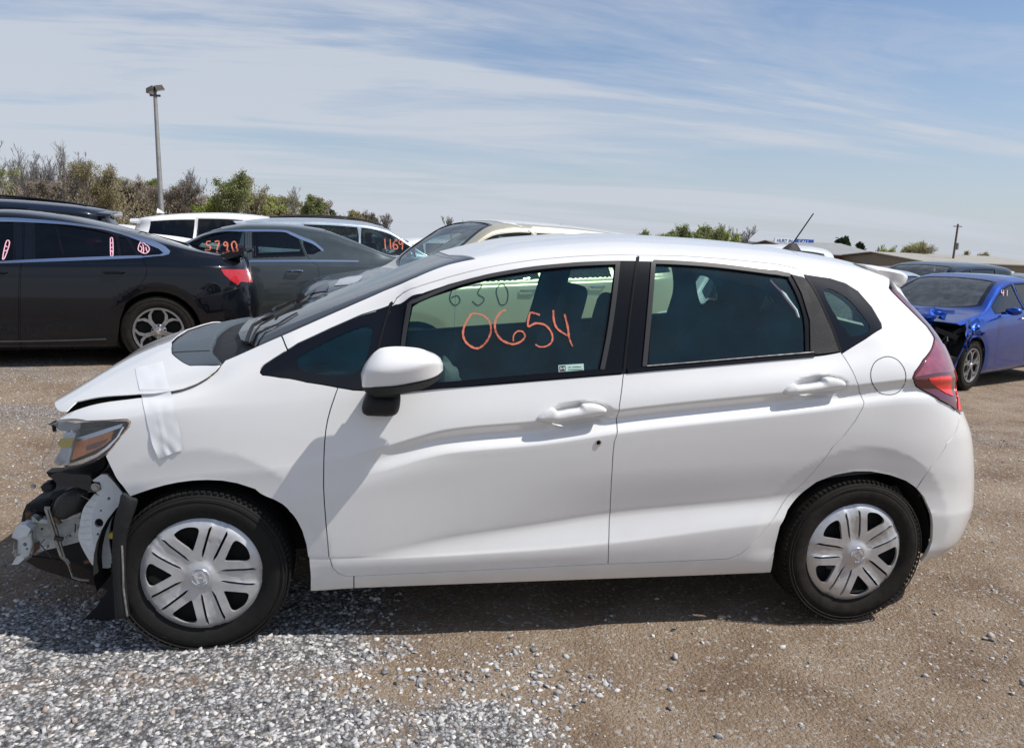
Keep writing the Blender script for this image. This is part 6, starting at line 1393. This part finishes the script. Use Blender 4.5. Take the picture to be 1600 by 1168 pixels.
def scatter(name, label, N, region, dens, size, mat, seed, lift=.15):
    r = np.random.default_rng(seed); P = []
    tries = 0
    xs = r.uniform(region[0], region[1], N); ys = r.uniform(region[2], region[3], N); u = r.random(N)
    kp = u < dens(look(ga, xs, ys), look(nz, xs, ys)); xs = xs[kp]; ys = ys[kp]; n = len(xs)
    sz = size(r, n); zs = look(Z, xs, ys)-.006*look(ga, xs, ys)+sz*lift
    q = r.normal(size=(n, 4)); q /= np.linalg.norm(q, axis=1, keepdims=True); w, x, y, z = q.T
    # limited tumbling: mostly flat-lying
    yaw = r.uniform(0, 2*math.pi, n); tx = r.normal(0, .38, n); ty = r.normal(0, .38, n)
    cy, sy = np.cos(yaw), np.sin(yaw)
    ti = r.integers(0, len(ST), n); V = np.empty((n, 12, 3))
    for k in range(len(ST)):
        m_ = ti == k
        if not m_.any(): continue
        b = ST[k][None]*sz[m_, None, None]
        X_, Y_, Z_ = b[..., 0], b[..., 1], b[..., 2]; a_ = tx[m_][:, None]; b_ = ty[m_][:, None]
        Y2 = Y_*np.cos(a_)-Z_*np.sin(a_); Z2 = Y_*np.sin(a_)+Z_*np.cos(a_); X2 = X_*np.cos(b_)+Z2*np.sin(b_); Z3 = -X_*np.sin(b_)+Z2*np.cos(b_)
        c_, s_ = cy[m_][:, None], sy[m_][:, None]
        V[m_] = np.stack([X2*c_-Y2*s_+xs[m_][:, None], X2*s_+Y2*c_+ys[m_][:, None], Z3+zs[m_][:, None]], -1)
    V = V.reshape(-1, 3); F = (SF[None]+12*np.arange(n)[:, None, None]).reshape(-1, 3)
    me = bpy.data.meshes.new(name); me.vertices.add(len(V)); me.vertices.foreach_set('co', V.ravel()); me.loops.add(F.size); me.loops.foreach_set('vertex_index', F.ravel().astype(np.int32))
    me.polygons.add(len(F)); me.polygons.foreach_set('loop_start', np.arange(0, F.size, 3, dtype=np.int32)); me.polygons.foreach_set('loop_total', np.full(len(F), 3, dtype=np.int32)); me.update(calc_edges=True)
    ca = me.attributes.new('tone', 'FLOAT', 'POINT'); ca.data.foreach_set('value', np.repeat(r.random(n), 12).astype(np.float32))
    ca = me.attributes.new('warm', 'FLOAT', 'POINT'); ca.data.foreach_set('value', np.repeat(r.random(n), 12).astype(np.float32))
    me.materials.append(mat); o = bpy.data.objects.new(name, me); C.objects.link(o); tag(o, label, 'gravel', None, 'stuff'); print(name, n); return o
def stone_mat():
    m = bpy.data.materials.new('crushed_stone'); m.use_nodes = True; nt = m.node_tree; b = nt.nodes['Principled BSDF']; b.inputs['Roughness'].default_value = .8; b.inputs['Specular IOR Level'].default_value = .3
    a = nd(nt, 'ShaderNodeAttribute', attribute_name='tone'); w = nd(nt, 'ShaderNodeAttribute', attribute_name='warm')
    c = ramp(nt, a.outputs['Fac'], [(0, (.16, .16, .17)), (.22, (.26, .26, .27)), (.5, (.39, .385, .385)), (.8, (.50, .49, .475)), (1, (.64, .62, .58))])
    ww = ramp(nt, w.outputs['Fac'], [(.86, (0, 0, 0)), (.95, (.65, .65, .65))]); c = mixc(nt, ww, c, (.30, .21, .14))
    tc = nd(nt, 'ShaderNodeTexCoord'); n = nd(nt, 'ShaderNodeTexNoise'); n.inputs['Scale'].default_value = 160; n.inputs['Detail'].default_value = 4; lk(nt, tc, 'Object', n, 0)
    c = mixc(nt, .35, c, ramp(nt, n.outputs[0], [(.3, (.6, .6, .6)), (.7, (1.3, 1.3, 1.3))]), 'MULTIPLY'); nt.links.new(c, b.inputs['Base Color']); return m
SM = stone_mat()
scatter('gravel', 'loose grey crushed stone banked in the left foreground', 36000, (-1.7, 1.75, -1.9, -.15), lambda g, n: g**1.3, lambda r, n: .0070+.0095*r.random(n)**1.7, SM, 1)
scatter('gravel', 'smaller grey chips between the foreground stones', 40000, (-1.5, 1.9, -1.8, -.45), lambda g, n: g, lambda r, n: .003+.003*r.random(n), SM, 2, .1)
scatter('gravel', 'scattered pebbles on the brown dirt', 42000, (-1.2, 3.6, -1.9, .3), lambda g, n: .045+.30*np.maximum(0, n+.02)+.25*g, lambda r, n: .0028+.007*r.random(n)**5, SM, 3, .1)
scatter('gravel', 'single larger stones on the brown dirt', 130, (-.8, 3.2, -1.7, -.7), lambda g, n: .55+0*g, lambda r, n: .009+.010*r.random(n), SM, 4, .2)
scatter('gravel', 'pebbles on the lot behind the white hatchback', 44000, (-4.2, 1.0, -.3, 3.8), lambda g, n: .12+.75*g, lambda r, n: .004+.008*r.random(n)**3, SM, 5, .1)
scatter('gravel', 'pebbles on the lot right of the white hatchback', 26000, (2.9, 6.5, -2.0, 4.5), lambda g, n: .16+.35*np.maximum(0, n), lambda r, n: .004+.009*r.random(n)**4, SM, 6, .1)
# ------------------------------------------------------------------ lamp post, pole, buildings, sign
pmat('galvanised', (.22, .215, .21), .55, metal=.3, var=.2, vscale=6)
pmat('bronze_paint', (.10, .095, .09), .45, var=.15, vscale=10)
pmat('wood_pole', (.12, .095, .075), .85, var=.3, vscale=5)
pmat('lamp_glass', (.45, .47, .48), .2, coat=.5)
pmat('roof_dark', (.05, .055, .065), .6, var=.1, vscale=2); pmat('roof_tan', (.30, .285, .25), .6, var=.08, vscale=1); pmat('brick_red', (.22, .085, .06), .85, var=.12, vscale=3); pmat('wall_tan', (.22, .19, .15), .8, var=.1, vscale=2)
pmat('roof_grey', (.24, .245, .24), .6, var=.1, vscale=1); pmat('sign_blue', (.01, .06, .30), .5); pmat('sign_white', (.62, .66, .70), .5); pmat('door_dark', (.03, .03, .035), .5)
def at_depth(px, py, Z): return CP+ray(px, py)*Z
def lamp_post():
    Zd = 24.0; b = at_depth(253, 345, Zd); t = at_depth(242.5, 152, Zd); gzv = float(ground_z(b[0], b[1])); d = (t-b)/np.linalg.norm(t-b); base = b-d*((b[2]-gzv)/d[2])
    e = empty('lamp_post', base.tolist(), 0, 'tall steel light pole with two box floodlights on top', 'lamp post'); L = t-base
    m = MB(); m.tube([(0, 0, 0), tuple(L*.5), tuple(L)], [.092, .075, .056], 14); m.build('pole', 'galvanised', e, sharp=60)
    m = MB(); m.box((0, 0, .03), (.4, .4, .06)); m.build('base_plate', 'galvanised', e)
    m = MB(); m.tube([tuple(L), tuple(L+np.array([0, 0, .18]))], .05, 8); m.tube([tuple(L+np.array([-.16, 0, .05])), tuple(L+np.array([.16, 0, .05]))], .035, 6); m.build('bracket', 'bronze_paint', e, sharp=60)
    for dx, rz, ty in ((.02, .25, -.35), (.0, 2.9, .30)):
        h = bpy.data.objects.new('floodlight', None); C.objects.link(h); h.parent = e; h.location = (L+np.array([dx, 0, .25])).tolist(); h.rotation_euler = (0, .0, rz)
        m = MB(); r_ = Matrix.Rotation(ty, 3, 'Y'); V_ = [(.0, -.15, -.05), (.25, -.15, -.08), (.25, .15, -.08), (.0, .15, -.05), (.0, -.12, .09), (.22, -.12, .06), (.22, .12, .06), (.0, .12, .09)]
        m.add([tuple(r_ @ Vector(p)) for p in V_], [(0, 3, 2, 1), (4, 5, 6, 7), (0, 1, 5, 4), (2, 3, 7, 6), (1, 2, 6, 5), (0, 4, 7, 3)]); m.build('housing', 'bronze_paint', h)
        m = MB(); m.add([tuple(r_ @ Vector(p)) for p in [(.02, -.13, -.058), (.23, -.13, -.083), (.23, .13, -.083), (.02, .13, -.058)]], [(0, 1, 2, 3)]); m.build('lens', 'lamp_glass', h)
lamp_post()
def utility_pole(px0, py0, px1, py1, Zd, label):
    b = at_depth(px1, py1, Zd); t = at_depth(px0, py0, Zd); g = float(ground_z(b[0], b[1])); base = np.array([b[0], b[1], min(g, b[2]-.1)]); L = t-base
    e = empty('utility_pole', base.tolist(), 0, label, 'utility pole'); m = MB(); m.tube([(0, 0, 0), tuple(L)], [.16, .11], 10); m.build('pole', 'wood_pole', e, sharp=60)
    m = MB(); m.box(tuple(L*.97), (1.1, .10, .10)); m.build('crossarm', 'wood_pole', e)
    m = MB(); m.lathe([(0, .4), (.18, .38), (.2, -.4), (0, -.42)], 12, 'z', tuple(L*.72+np.array([.28, 0, 0]))); m.build('transformer', 'galvanised', e, sharp=50)
utility_pole(1497, 350, 1490, 396, 90, 'thin wooden utility pole above the low building on the right')
def gable(name, label, px0, px1, py_eave, py_ridge, Zd, depth, wall, roof, rz=0.0, drop=4.0, doors=3, h=4.0):
    a = at_depth(px0, py_eave, Zd); b = at_depth(px1, py_eave, Zd*1.06); r = at_depth(px0, py_ridge, Zd+depth/2); zr = r[2]; ze = a[2]
    W_ = np.linalg.norm((b-a)[:2]); ang = math.atan2(b[1]-a[1], b[0]-a[0]); zb = ze-h
    e = empty(name, (a[0], a[1], zb), ang, label, 'building'); H_ = h; HR = max(zr-zb, H_+.4); D_ = depth
    m = MB(); m.add([(0, 0, 0), (W_, 0, 0), (W_, D_, 0), (0, D_, 0), (0, 0, H_), (W_, 0, H_), (W_, D_, H_), (0, D_, H_), (0, D_/2, HR-.1), (W_, D_/2, HR-.1)], [(0, 1, 5, 4), (1, 2, 6, 9, 5), (2, 3, 7, 6), (3, 0, 4, 8, 7)]); m.build('wall', wall, e)
    m = MB(); o = .5; sl = (HR-H_)/(D_/2)
    for sg in (0, 1):
        y0, y1 = (-o, D_/2) if sg == 0 else (D_+o, D_/2); z0 = H_-o*sl
        m.add([(-o, y0, z0), (W_+o, y0, z0), (W_+o, y1, HR), (-o, y1, HR), (-o, y0, z0+.12), (W_+o, y0, z0+.12), (W_+o, y1, HR+.12), (-o, y1, HR+.12)], [(0, 1, 2, 3), (4, 7, 6, 5), (0, 4, 5, 1), (1, 5, 6, 2), (2, 6, 7, 3), (3, 7, 4, 0)])
    m.build('roof', roof, e)
    for k in range(doors):
        x = W_*(k+.5)/doors; m = MB(); m.box((x, -.02, 1.5), (2.2, .06, 3.0)); m.build('door', 'door_dark', e)
        m = MB(); m.box((x+W_/doors*.35, -.02, 2.0), (1.2, .05, 1.0)); m.build('window', 'black_gloss', e)
    return e
gable('metal_building', 'long low building with a pale tan metal roof at the right edge', 1445, 1640, 409, 397.5, 85, 16, 'wall_tan', 'roof_tan')
gable('brick_building', 'brick building with a grey pitched roof behind the hatchback aerial', 1262, 1375, 396, 379, 95, 14, 'brick_red', 'roof_grey')
gable('low_building', 'long dark-roofed building left of the brick building', 1060, 1258, 384, 374, 110, 14, 'brick_red', 'roof_dark')
def billboard():
    a = at_depth(1209.5, 379, 100); b = at_depth(1270.5, 381, 104); t = at_depth(1209.5, 371.5, 100); h = t[2]-a[2]; W_ = np.linalg.norm((b-a)[:2]); ang = math.atan2(b[1]-a[1], b[0]-a[0])
    g = float(ground_z(a[0], a[1])); e = empty('billboard', (a[0], a[1], g), ang, 'wide roadside billboard, white on the left and blue on the right, above the roofs', 'billboard'); z0 = a[2]-g
    m = MB(); m.box((W_*.25, 0, z0+h/2), (W_*.5, .15, h)); m.build('panel', 'sign_white', e); m = MB(); m.box((W_*.75, 0, z0+h/2), (W_*.5-.02, .15, h)); m.build('panel', 'sign_blue', e)
    m = MB(); m.tube([(W_*.2, .2, 0), (W_*.2, .2, z0)], .2, 8); m.tube([(W_*.8, .2, 0), (W_*.8, .2, z0)], .2, 8); m.build('posts', 'galvanised', e, sharp=60)
    def word(txt, x0, w, mat):
        cu = bpy.data.curves.new('lettering', 'FONT'); cu.body = txt; cu.size = h*.95; cu.extrude = .01; o = bpy.data.objects.new('lettering', cu); C.objects.link(o)
        bpy.context.view_layer.update(); dg = bpy.context.evaluated_depsgraph_get(); me = bpy.data.meshes.new_from_object(o.evaluated_get(dg)); bpy.data.objects.remove(o)
        v = np.array([x.co[:] for x in me.vertices]); ww = v[:, 0].max()-v[:, 0].min(); hh = v[:, 1].max()
        v2 = np.stack([x0+(v[:, 0]-v[:, 0].min())*w/ww, -.10-v[:, 2], z0+h*.2+v[:, 1]*h*.62/hh], 1)
        mk('lettering', v2, [list(p.vertices) for p in me.polygons], mat, e)
    word('HURT', W_*.06, W_*.25, 'sign_blue'); word('IN', W_*.35, W_*.09, 'sign_blue'); word('CALL', W_*.60, W_*.28, 'sign_white')
billboard()
# ------------------------------------------------------------------ trees
pmat('bark', (.15, .135, .12), .9, var=.25, vscale=4); pmat('bark_grey', (.17, .16, .155), .9, var=.2, vscale=4)
def leafmat(name, c1, c2):
    m = bpy.data.materials.new(name); m.use_nodes = True; nt = m.node_tree; b = nt.nodes['Principled BSDF']; b.inputs['Roughness'].default_value = .7; b.inputs['Specular IOR Level'].default_value = .2
    g = nd(nt, 'ShaderNodeNewGeometry'); c = ramp(nt, g.outputs['Random Per Island'], [(0, c1), (1, c2)]); nt.links.new(c, b.inputs['Base Color'])
    t = nd(nt, 'ShaderNodeBsdfTranslucent'); nt.links.new(c, t.inputs[0]); mx = nd(nt, 'ShaderNodeMixShader'); mx.inputs[0].default_value = .25; out = nt.nodes['Material Output']; lk(nt, b, 0, mx, 1); lk(nt, t, 0, mx, 2); lk(nt, mx, 0, out, 0); MATS[name] = m
leafmat('leaf_bud', (.19, .165, .085), (.34, .30, .15)); leafmat('leaf_brown', (.21, .175, .14), (.36, .30, .235)); leafmat('leaf_green', (.12, .145, .055), (.26, .29, .12)); leafmat('leaf_lime', (.20, .24, .055), (.36, .40, .12)); leafmat('leaf_dark', (.03, .05, .025), (.06, .09, .04)); leafmat('leaf_blossom', (.24, .19, .17), (.36, .30, .27))
def tree(name, label, px, py_top, py_base, Zd, kind, seed, spread=.42, bark='bark', group=None):
    r = random.Random(seed); base = at_depth(px, py_base, Zd); top = at_depth(px, py_top, Zd); H = top[2]-base[2]
    gzv = float(ground_z(base[0], base[1])); base[2] = min(base[2], gzv) if base[2] > gzv-3 else base[2]; H = top[2]-base[2]
    e = empty(name, base.tolist(), r.uniform(0, 6), label, 'tree', group)
    tm = MB(); bm_ = MB(); tips = []
    sc = H
    minr = .0006*Zd*.36
    def limb(p, d, L, rad, lev):
        n = 3; pts = [p]; q = p.copy(); dd = d.copy(); rs = [rad]
        for i in range(n):
            dd = (dd+Vector((r.gauss(0, .16), r.gauss(0, .16), r.gauss(0.10, .08)))).normalized(); q = q+dd*(L/n); pts.append(q.copy()); rs.append(max(rad*(1-.75*(i+1)/n), minr*.5))
        (tm if lev == 0 else bm_).tube(pts, rs, 6 if lev == 0 else (4 if lev == 1 else 3), cap=False)
        maxl = 4 if kind in ('bare', 'bud', 'brown', 'budg') else 3
        if lev >= 1: tips.extend(pts[1:])
        if lev < maxl:
            k = [8, 5, 4, 2][lev] if kind in ('bare', 'bud', 'brown') else [8, 4, 3, 2][lev]
            for c in range(k):
                t = r.uniform(.25, 1.0) if lev else r.uniform(.22, 1.0); i = min(int(t*n), n-1); f = t*n-i; p0 = pts[i].lerp(pts[i+1], f)
                ax = Vector((r.gauss(0, 1), r.gauss(0, 1), 0)).normalized(); up = 1.0 if lev == 0 else .8
                nd_ = (dd*up+ax*spread*2*(.6+.6*r.random())+Vector((0, 0, .25))).normalized()
                limb(p0, nd_, L*(.55 if lev == 0 else .60)*(1.15-.5*t)*r.uniform(.8, 1.15), max(rad*.42, minr), lev+1)
    if kind == 'conifer':
        tm.tube([(0, 0, 0), (0, 0, sc)], [sc*.02, .01], 6)
        for k in range(26):
            t = .12+.86*k/26; z = sc*t; L = sc*.26*(1-t)+.15
            for c in range(6): a = r.uniform(0, 6.28); tips.append(Vector((math.cos(a)*L*r.uniform(.3, 1), math.sin(a)*L*r.uniform(.3, 1), z-L*.2)))
    else:
        stems = (1 if r.random() < .5 else 2) if kind in ('bare', 'bud') else 3
        for s_ in range(stems):
            d = Vector((r.gauss(0, .08), r.gauss(0, .08), 1)).normalized() if stems == 1 else Vector((r.gauss(0, .35), r.gauss(0, .35), 1)).normalized()
            limb(Vector((r.gauss(0, .2)*(stems > 1), r.gauss(0, .2)*(stems > 1), 0)), d, sc*(.72 if stems == 1 else .62)*r.uniform(.9, 1.05), sc*.017+.02, 0)
    zmax = max(v[2] for v in tm.v+bm_.v); f = sc/max(zmax, .1) if kind != 'conifer' else 1
    for mb in (tm, bm_): mb.v = [(a*f, b*f, c*f) for a, b, c in mb.v]
    tips = [t*f for t in tips]
    tm.build('trunk', bark, e)
    if bm_.v: bm_.build('branches', bark, e)
    leaf = {'bud': ('leaf_bud', 5, .0011), 'brown': ('leaf_brown', 7, .0011), 'green': ('leaf_green', 10, .0015), 'lime': ('leaf_lime', 14, .0015), 'conifer': ('leaf_dark', 14, .0030), 'blossom': ('leaf_blossom', 8, .0013), 'budg': ('leaf_lime', 5, .0014)}.get(kind)
    if leaf:
        lm, per, sz = leaf; sz = sz*Zd; V_ = []; F_ = []; 
        per = max(2, int(per*min(1, 1100/max(len(tips), 1))+.5))
        for t in tips:
            for c in range(per):
                o = Vector((r.gauss(0, 1), r.gauss(0, 1), r.gauss(0, .8)))*(sc*.028); a = Vector((r.gauss(0, 1), r.gauss(0, 1), r.gauss(0, 1))).normalized(); b = a.orthogonal().normalized(); s2 = sz*r.uniform(.35, 1); k = len(V_); p = t+o
                if p.z < 0: continue
                V_ += [p+a*s2, p+b*s2*.6, p-a*s2, p-b*s2*.6]; F_.append((k, k+1, k+2, k+3))
        if V_: mk('foliage', V_, F_, lm, e)
    return e
TG = 'trees along the edge of the lot on the left'
TL = [(8, 218, 'bare', 'bark_grey'), (52, 228, 'bare', 'bark'), (72, 246, 'bare', 'bark_grey'), (102, 219, 'bare', 'bark'), (84, 240, 'bare', 'bark'), (128, 238, 'bare', 'bark_grey'), (30, 232, 'bare', 'bark_grey'), (5, 262, 'lime', 'bark'), (34, 292, 'blossom', 'bark'), (66, 280, 'brown', 'bark'), (98, 272, 'brown', 'bark'), (124, 262, 'bud', 'bark'), (155, 254, 'bud', 'bark'), (150, 272, 'brown', 'bark'), (186, 268, 'brown', 'bark_grey'), (170, 286, 'bud', 'bark'), (214, 279, 'lime', 'bark'), (236, 276, 'brown', 'bark'), (262, 279, 'brown', 'bark'), (292, 261, 'bare', 'bark_grey'), (322, 269, 'bare', 'bark_grey'), (285, 292, 'brown', 'bark_grey'), (352, 266, 'green', 'bark'), (378, 272, 'bud', 'bark'), (402, 280, 'bud', 'bark_grey'), (340, 312, 'lime', 'bark'), (312, 318, 'lime', 'bark'), (425, 304, 'lime', 'bark'), (457, 290, 'bare', 'bark_grey'), (448, 308, 'lime', 'bark'), (470, 312, 'bud', 'bark'), (488, 306, 'green', 'bark'), (504, 309, 'brown', 'bark'), (519, 328, 'conifer', 'bark'), (560, 330, 'bud', 'bark'), (576, 329, 'brown', 'bark'), (596, 332, 'bare', 'bark'), (548, 336, 'brown', 'bark'), (610, 345, 'bare', 'bark')]
KN = {'bare': ('bare_tree', 'bare leafless tree'), 'lime': ('budding_tree', 'tree with fresh yellow-green leaves'), 'green': ('leafy_tree', 'tree with darker green new leaves'), 'blossom': ('blossoming_shrub', 'low shrub with pale blossom'), 'brown': ('budding_tree', 'brownish tree in early bud'), 'bud': ('budding_tree', 'olive tinged tree in early bud'), 'conifer': ('conifer', 'small dark conifer'), 'budg': ('budding_tree', 'sparse tree with first leaves')}
def where(px):
    if px < 30: return 'at the left edge of the picture'
    if px < 90: return 'above the dark roof rails on the far left'
    if px < 145: return 'over the black sedan roof'
    if px < 200: return 'left of the white suv'
    if px < 240: return 'just left of the light pole'
    if px < 300: return 'just right of the light pole'
    if px < 345: return 'above the charcoal sedan roof'
    if px < 410: return 'above the front of the white suv'
    if px < 480: return 'above the silver suv spoiler'
    if px < 530: return 'above the silver suv roof'
    return 'at the right end of the tree line'
from collections import Counter
cnt = Counter()
for i, (px, py, kd, bk) in enumerate(TL):
    nm, lb = KN[kd]; key = (lb, where(px)); cnt[key] += 1; o_ = ['', 'second ', 'third ', 'fourth '][min(cnt[key]-1, 3)]
    hz_ = 349+px*.038
    tree(nm, (o_+lb+' '+where(px)).strip(), px, py, hz_+2, 95+(i*37 % 22), kd, 100+i, spread=.26 if kd == 'bare' else .36, bark=bk, group=TG)
TR = [(707, 337, 362, 'bare', 'small bare tree behind the gold car roof', 80), (728, 343, 362, 'bare', 'smallest bare tree right of the one over the gold car', 85), (1036, 361, 378, 'green', 'round green bush at the left of the three over the roof', 70), (1054, 359, 379, 'green', 'round green bush in the middle over the roof', 72), (1074, 367, 380, 'green', 'low green bush between two rounder ones', 75), (1108, 352, 382, 'green', 'largest round green tree over the hatchback roof', 70), (1118, 356, 382, 'lime', 'yellow-green tree beside the largest green one', 74), (1138, 348, 383, 'bare', 'bare tree right of the green bushes', 90), (1154, 348, 384, 'bare', 'bare tree in the middle of three over the roof', 95), (1174, 355, 384, 'bare', 'bare tree nearest the billboard', 90), (1308, 372, 396, 'conifer', 'conifer behind the ridge of the brick building', 120), (1318, 369, 397, 'conifer', 'tallest conifer behind the brick building', 120), (1343, 378, 398, 'conifer', 'conifer right of the brick building ridge', 118), (1370, 380, 400, 'bare', 'small bare tree right of the brick building', 110), (1390, 390, 402, 'lime', 'low yellow-green shrub right of the brick building', 100), (1412, 378, 402, 'budg', 'sparse tree between the two low buildings', 105), (1441, 377, 404, 'bud', 'rounded olive tree left of the tan roof', 95), (1428, 385, 403, 'bud', 'small olive shrub left of the rounded tree', 96), (1402, 391, 403, 'lime', 'second low shrub between the buildings', 102), (1505, 392, 405, 'bud', 'treetop behind the tan metal roof', 140), (1520, 393, 405, 'bud', 'low treetop right of the utility pole', 140)]
for i, (px, pt, pb, kd, lb, Zd) in enumerate(TR): tree(KN[kd][0], lb, px, pt, pb, Zd, kd, 300+i, spread=.22 if kd == 'bare' else .24, bark='bark_grey' if kd == 'bare' else 'bark')
# continuous undergrowth under the left tree line
def hedge():
    r = random.Random(9); V_ = []; F_ = []
    for k in range(50000):
        px = r.uniform(-160, 575); Zd = r.uniform(98, 120); hz_ = 349+px*.038; hmax = float(np.interp(px, [-160, 0, 60, 120, 180, 215, 300, 345, 380, 420, 470, 500, 530, 575], [84, 84, 78, 84, 84, 66, 58, 70, 84, 62, 52, 54, 36, 34])); u_ = r.random()**1.45
        t = hmax*u_*(.78+.20*math.sin(px*.17+Zd)+.14*math.sin(px*.53+Zd*2.1))
        p = Vector(at_depth(px+r.gauss(0, 2), hz_+3-t, Zd).tolist()); a = Vector((r.gauss(0, .5), r.gauss(0, .5), 1)).normalized(); b = a.orthogonal().normalized(); s2 = r.uniform(.08, .26); i = len(V_)
        V_ += [p+a*s2, p+b*s2*.45, p-a*s2, p-b*s2*.28]; F_.append((i, i+1, i+2, i+3))
    o = mk('undergrowth', V_, F_, 'leaf_scrub'); tag(o, 'brown and olive undergrowth filling the tree line on the left', 'undergrowth', None, 'stuff')
leafmat('leaf_scrub', (.16, .13, .095), (.31, .27, .15))
hedge()
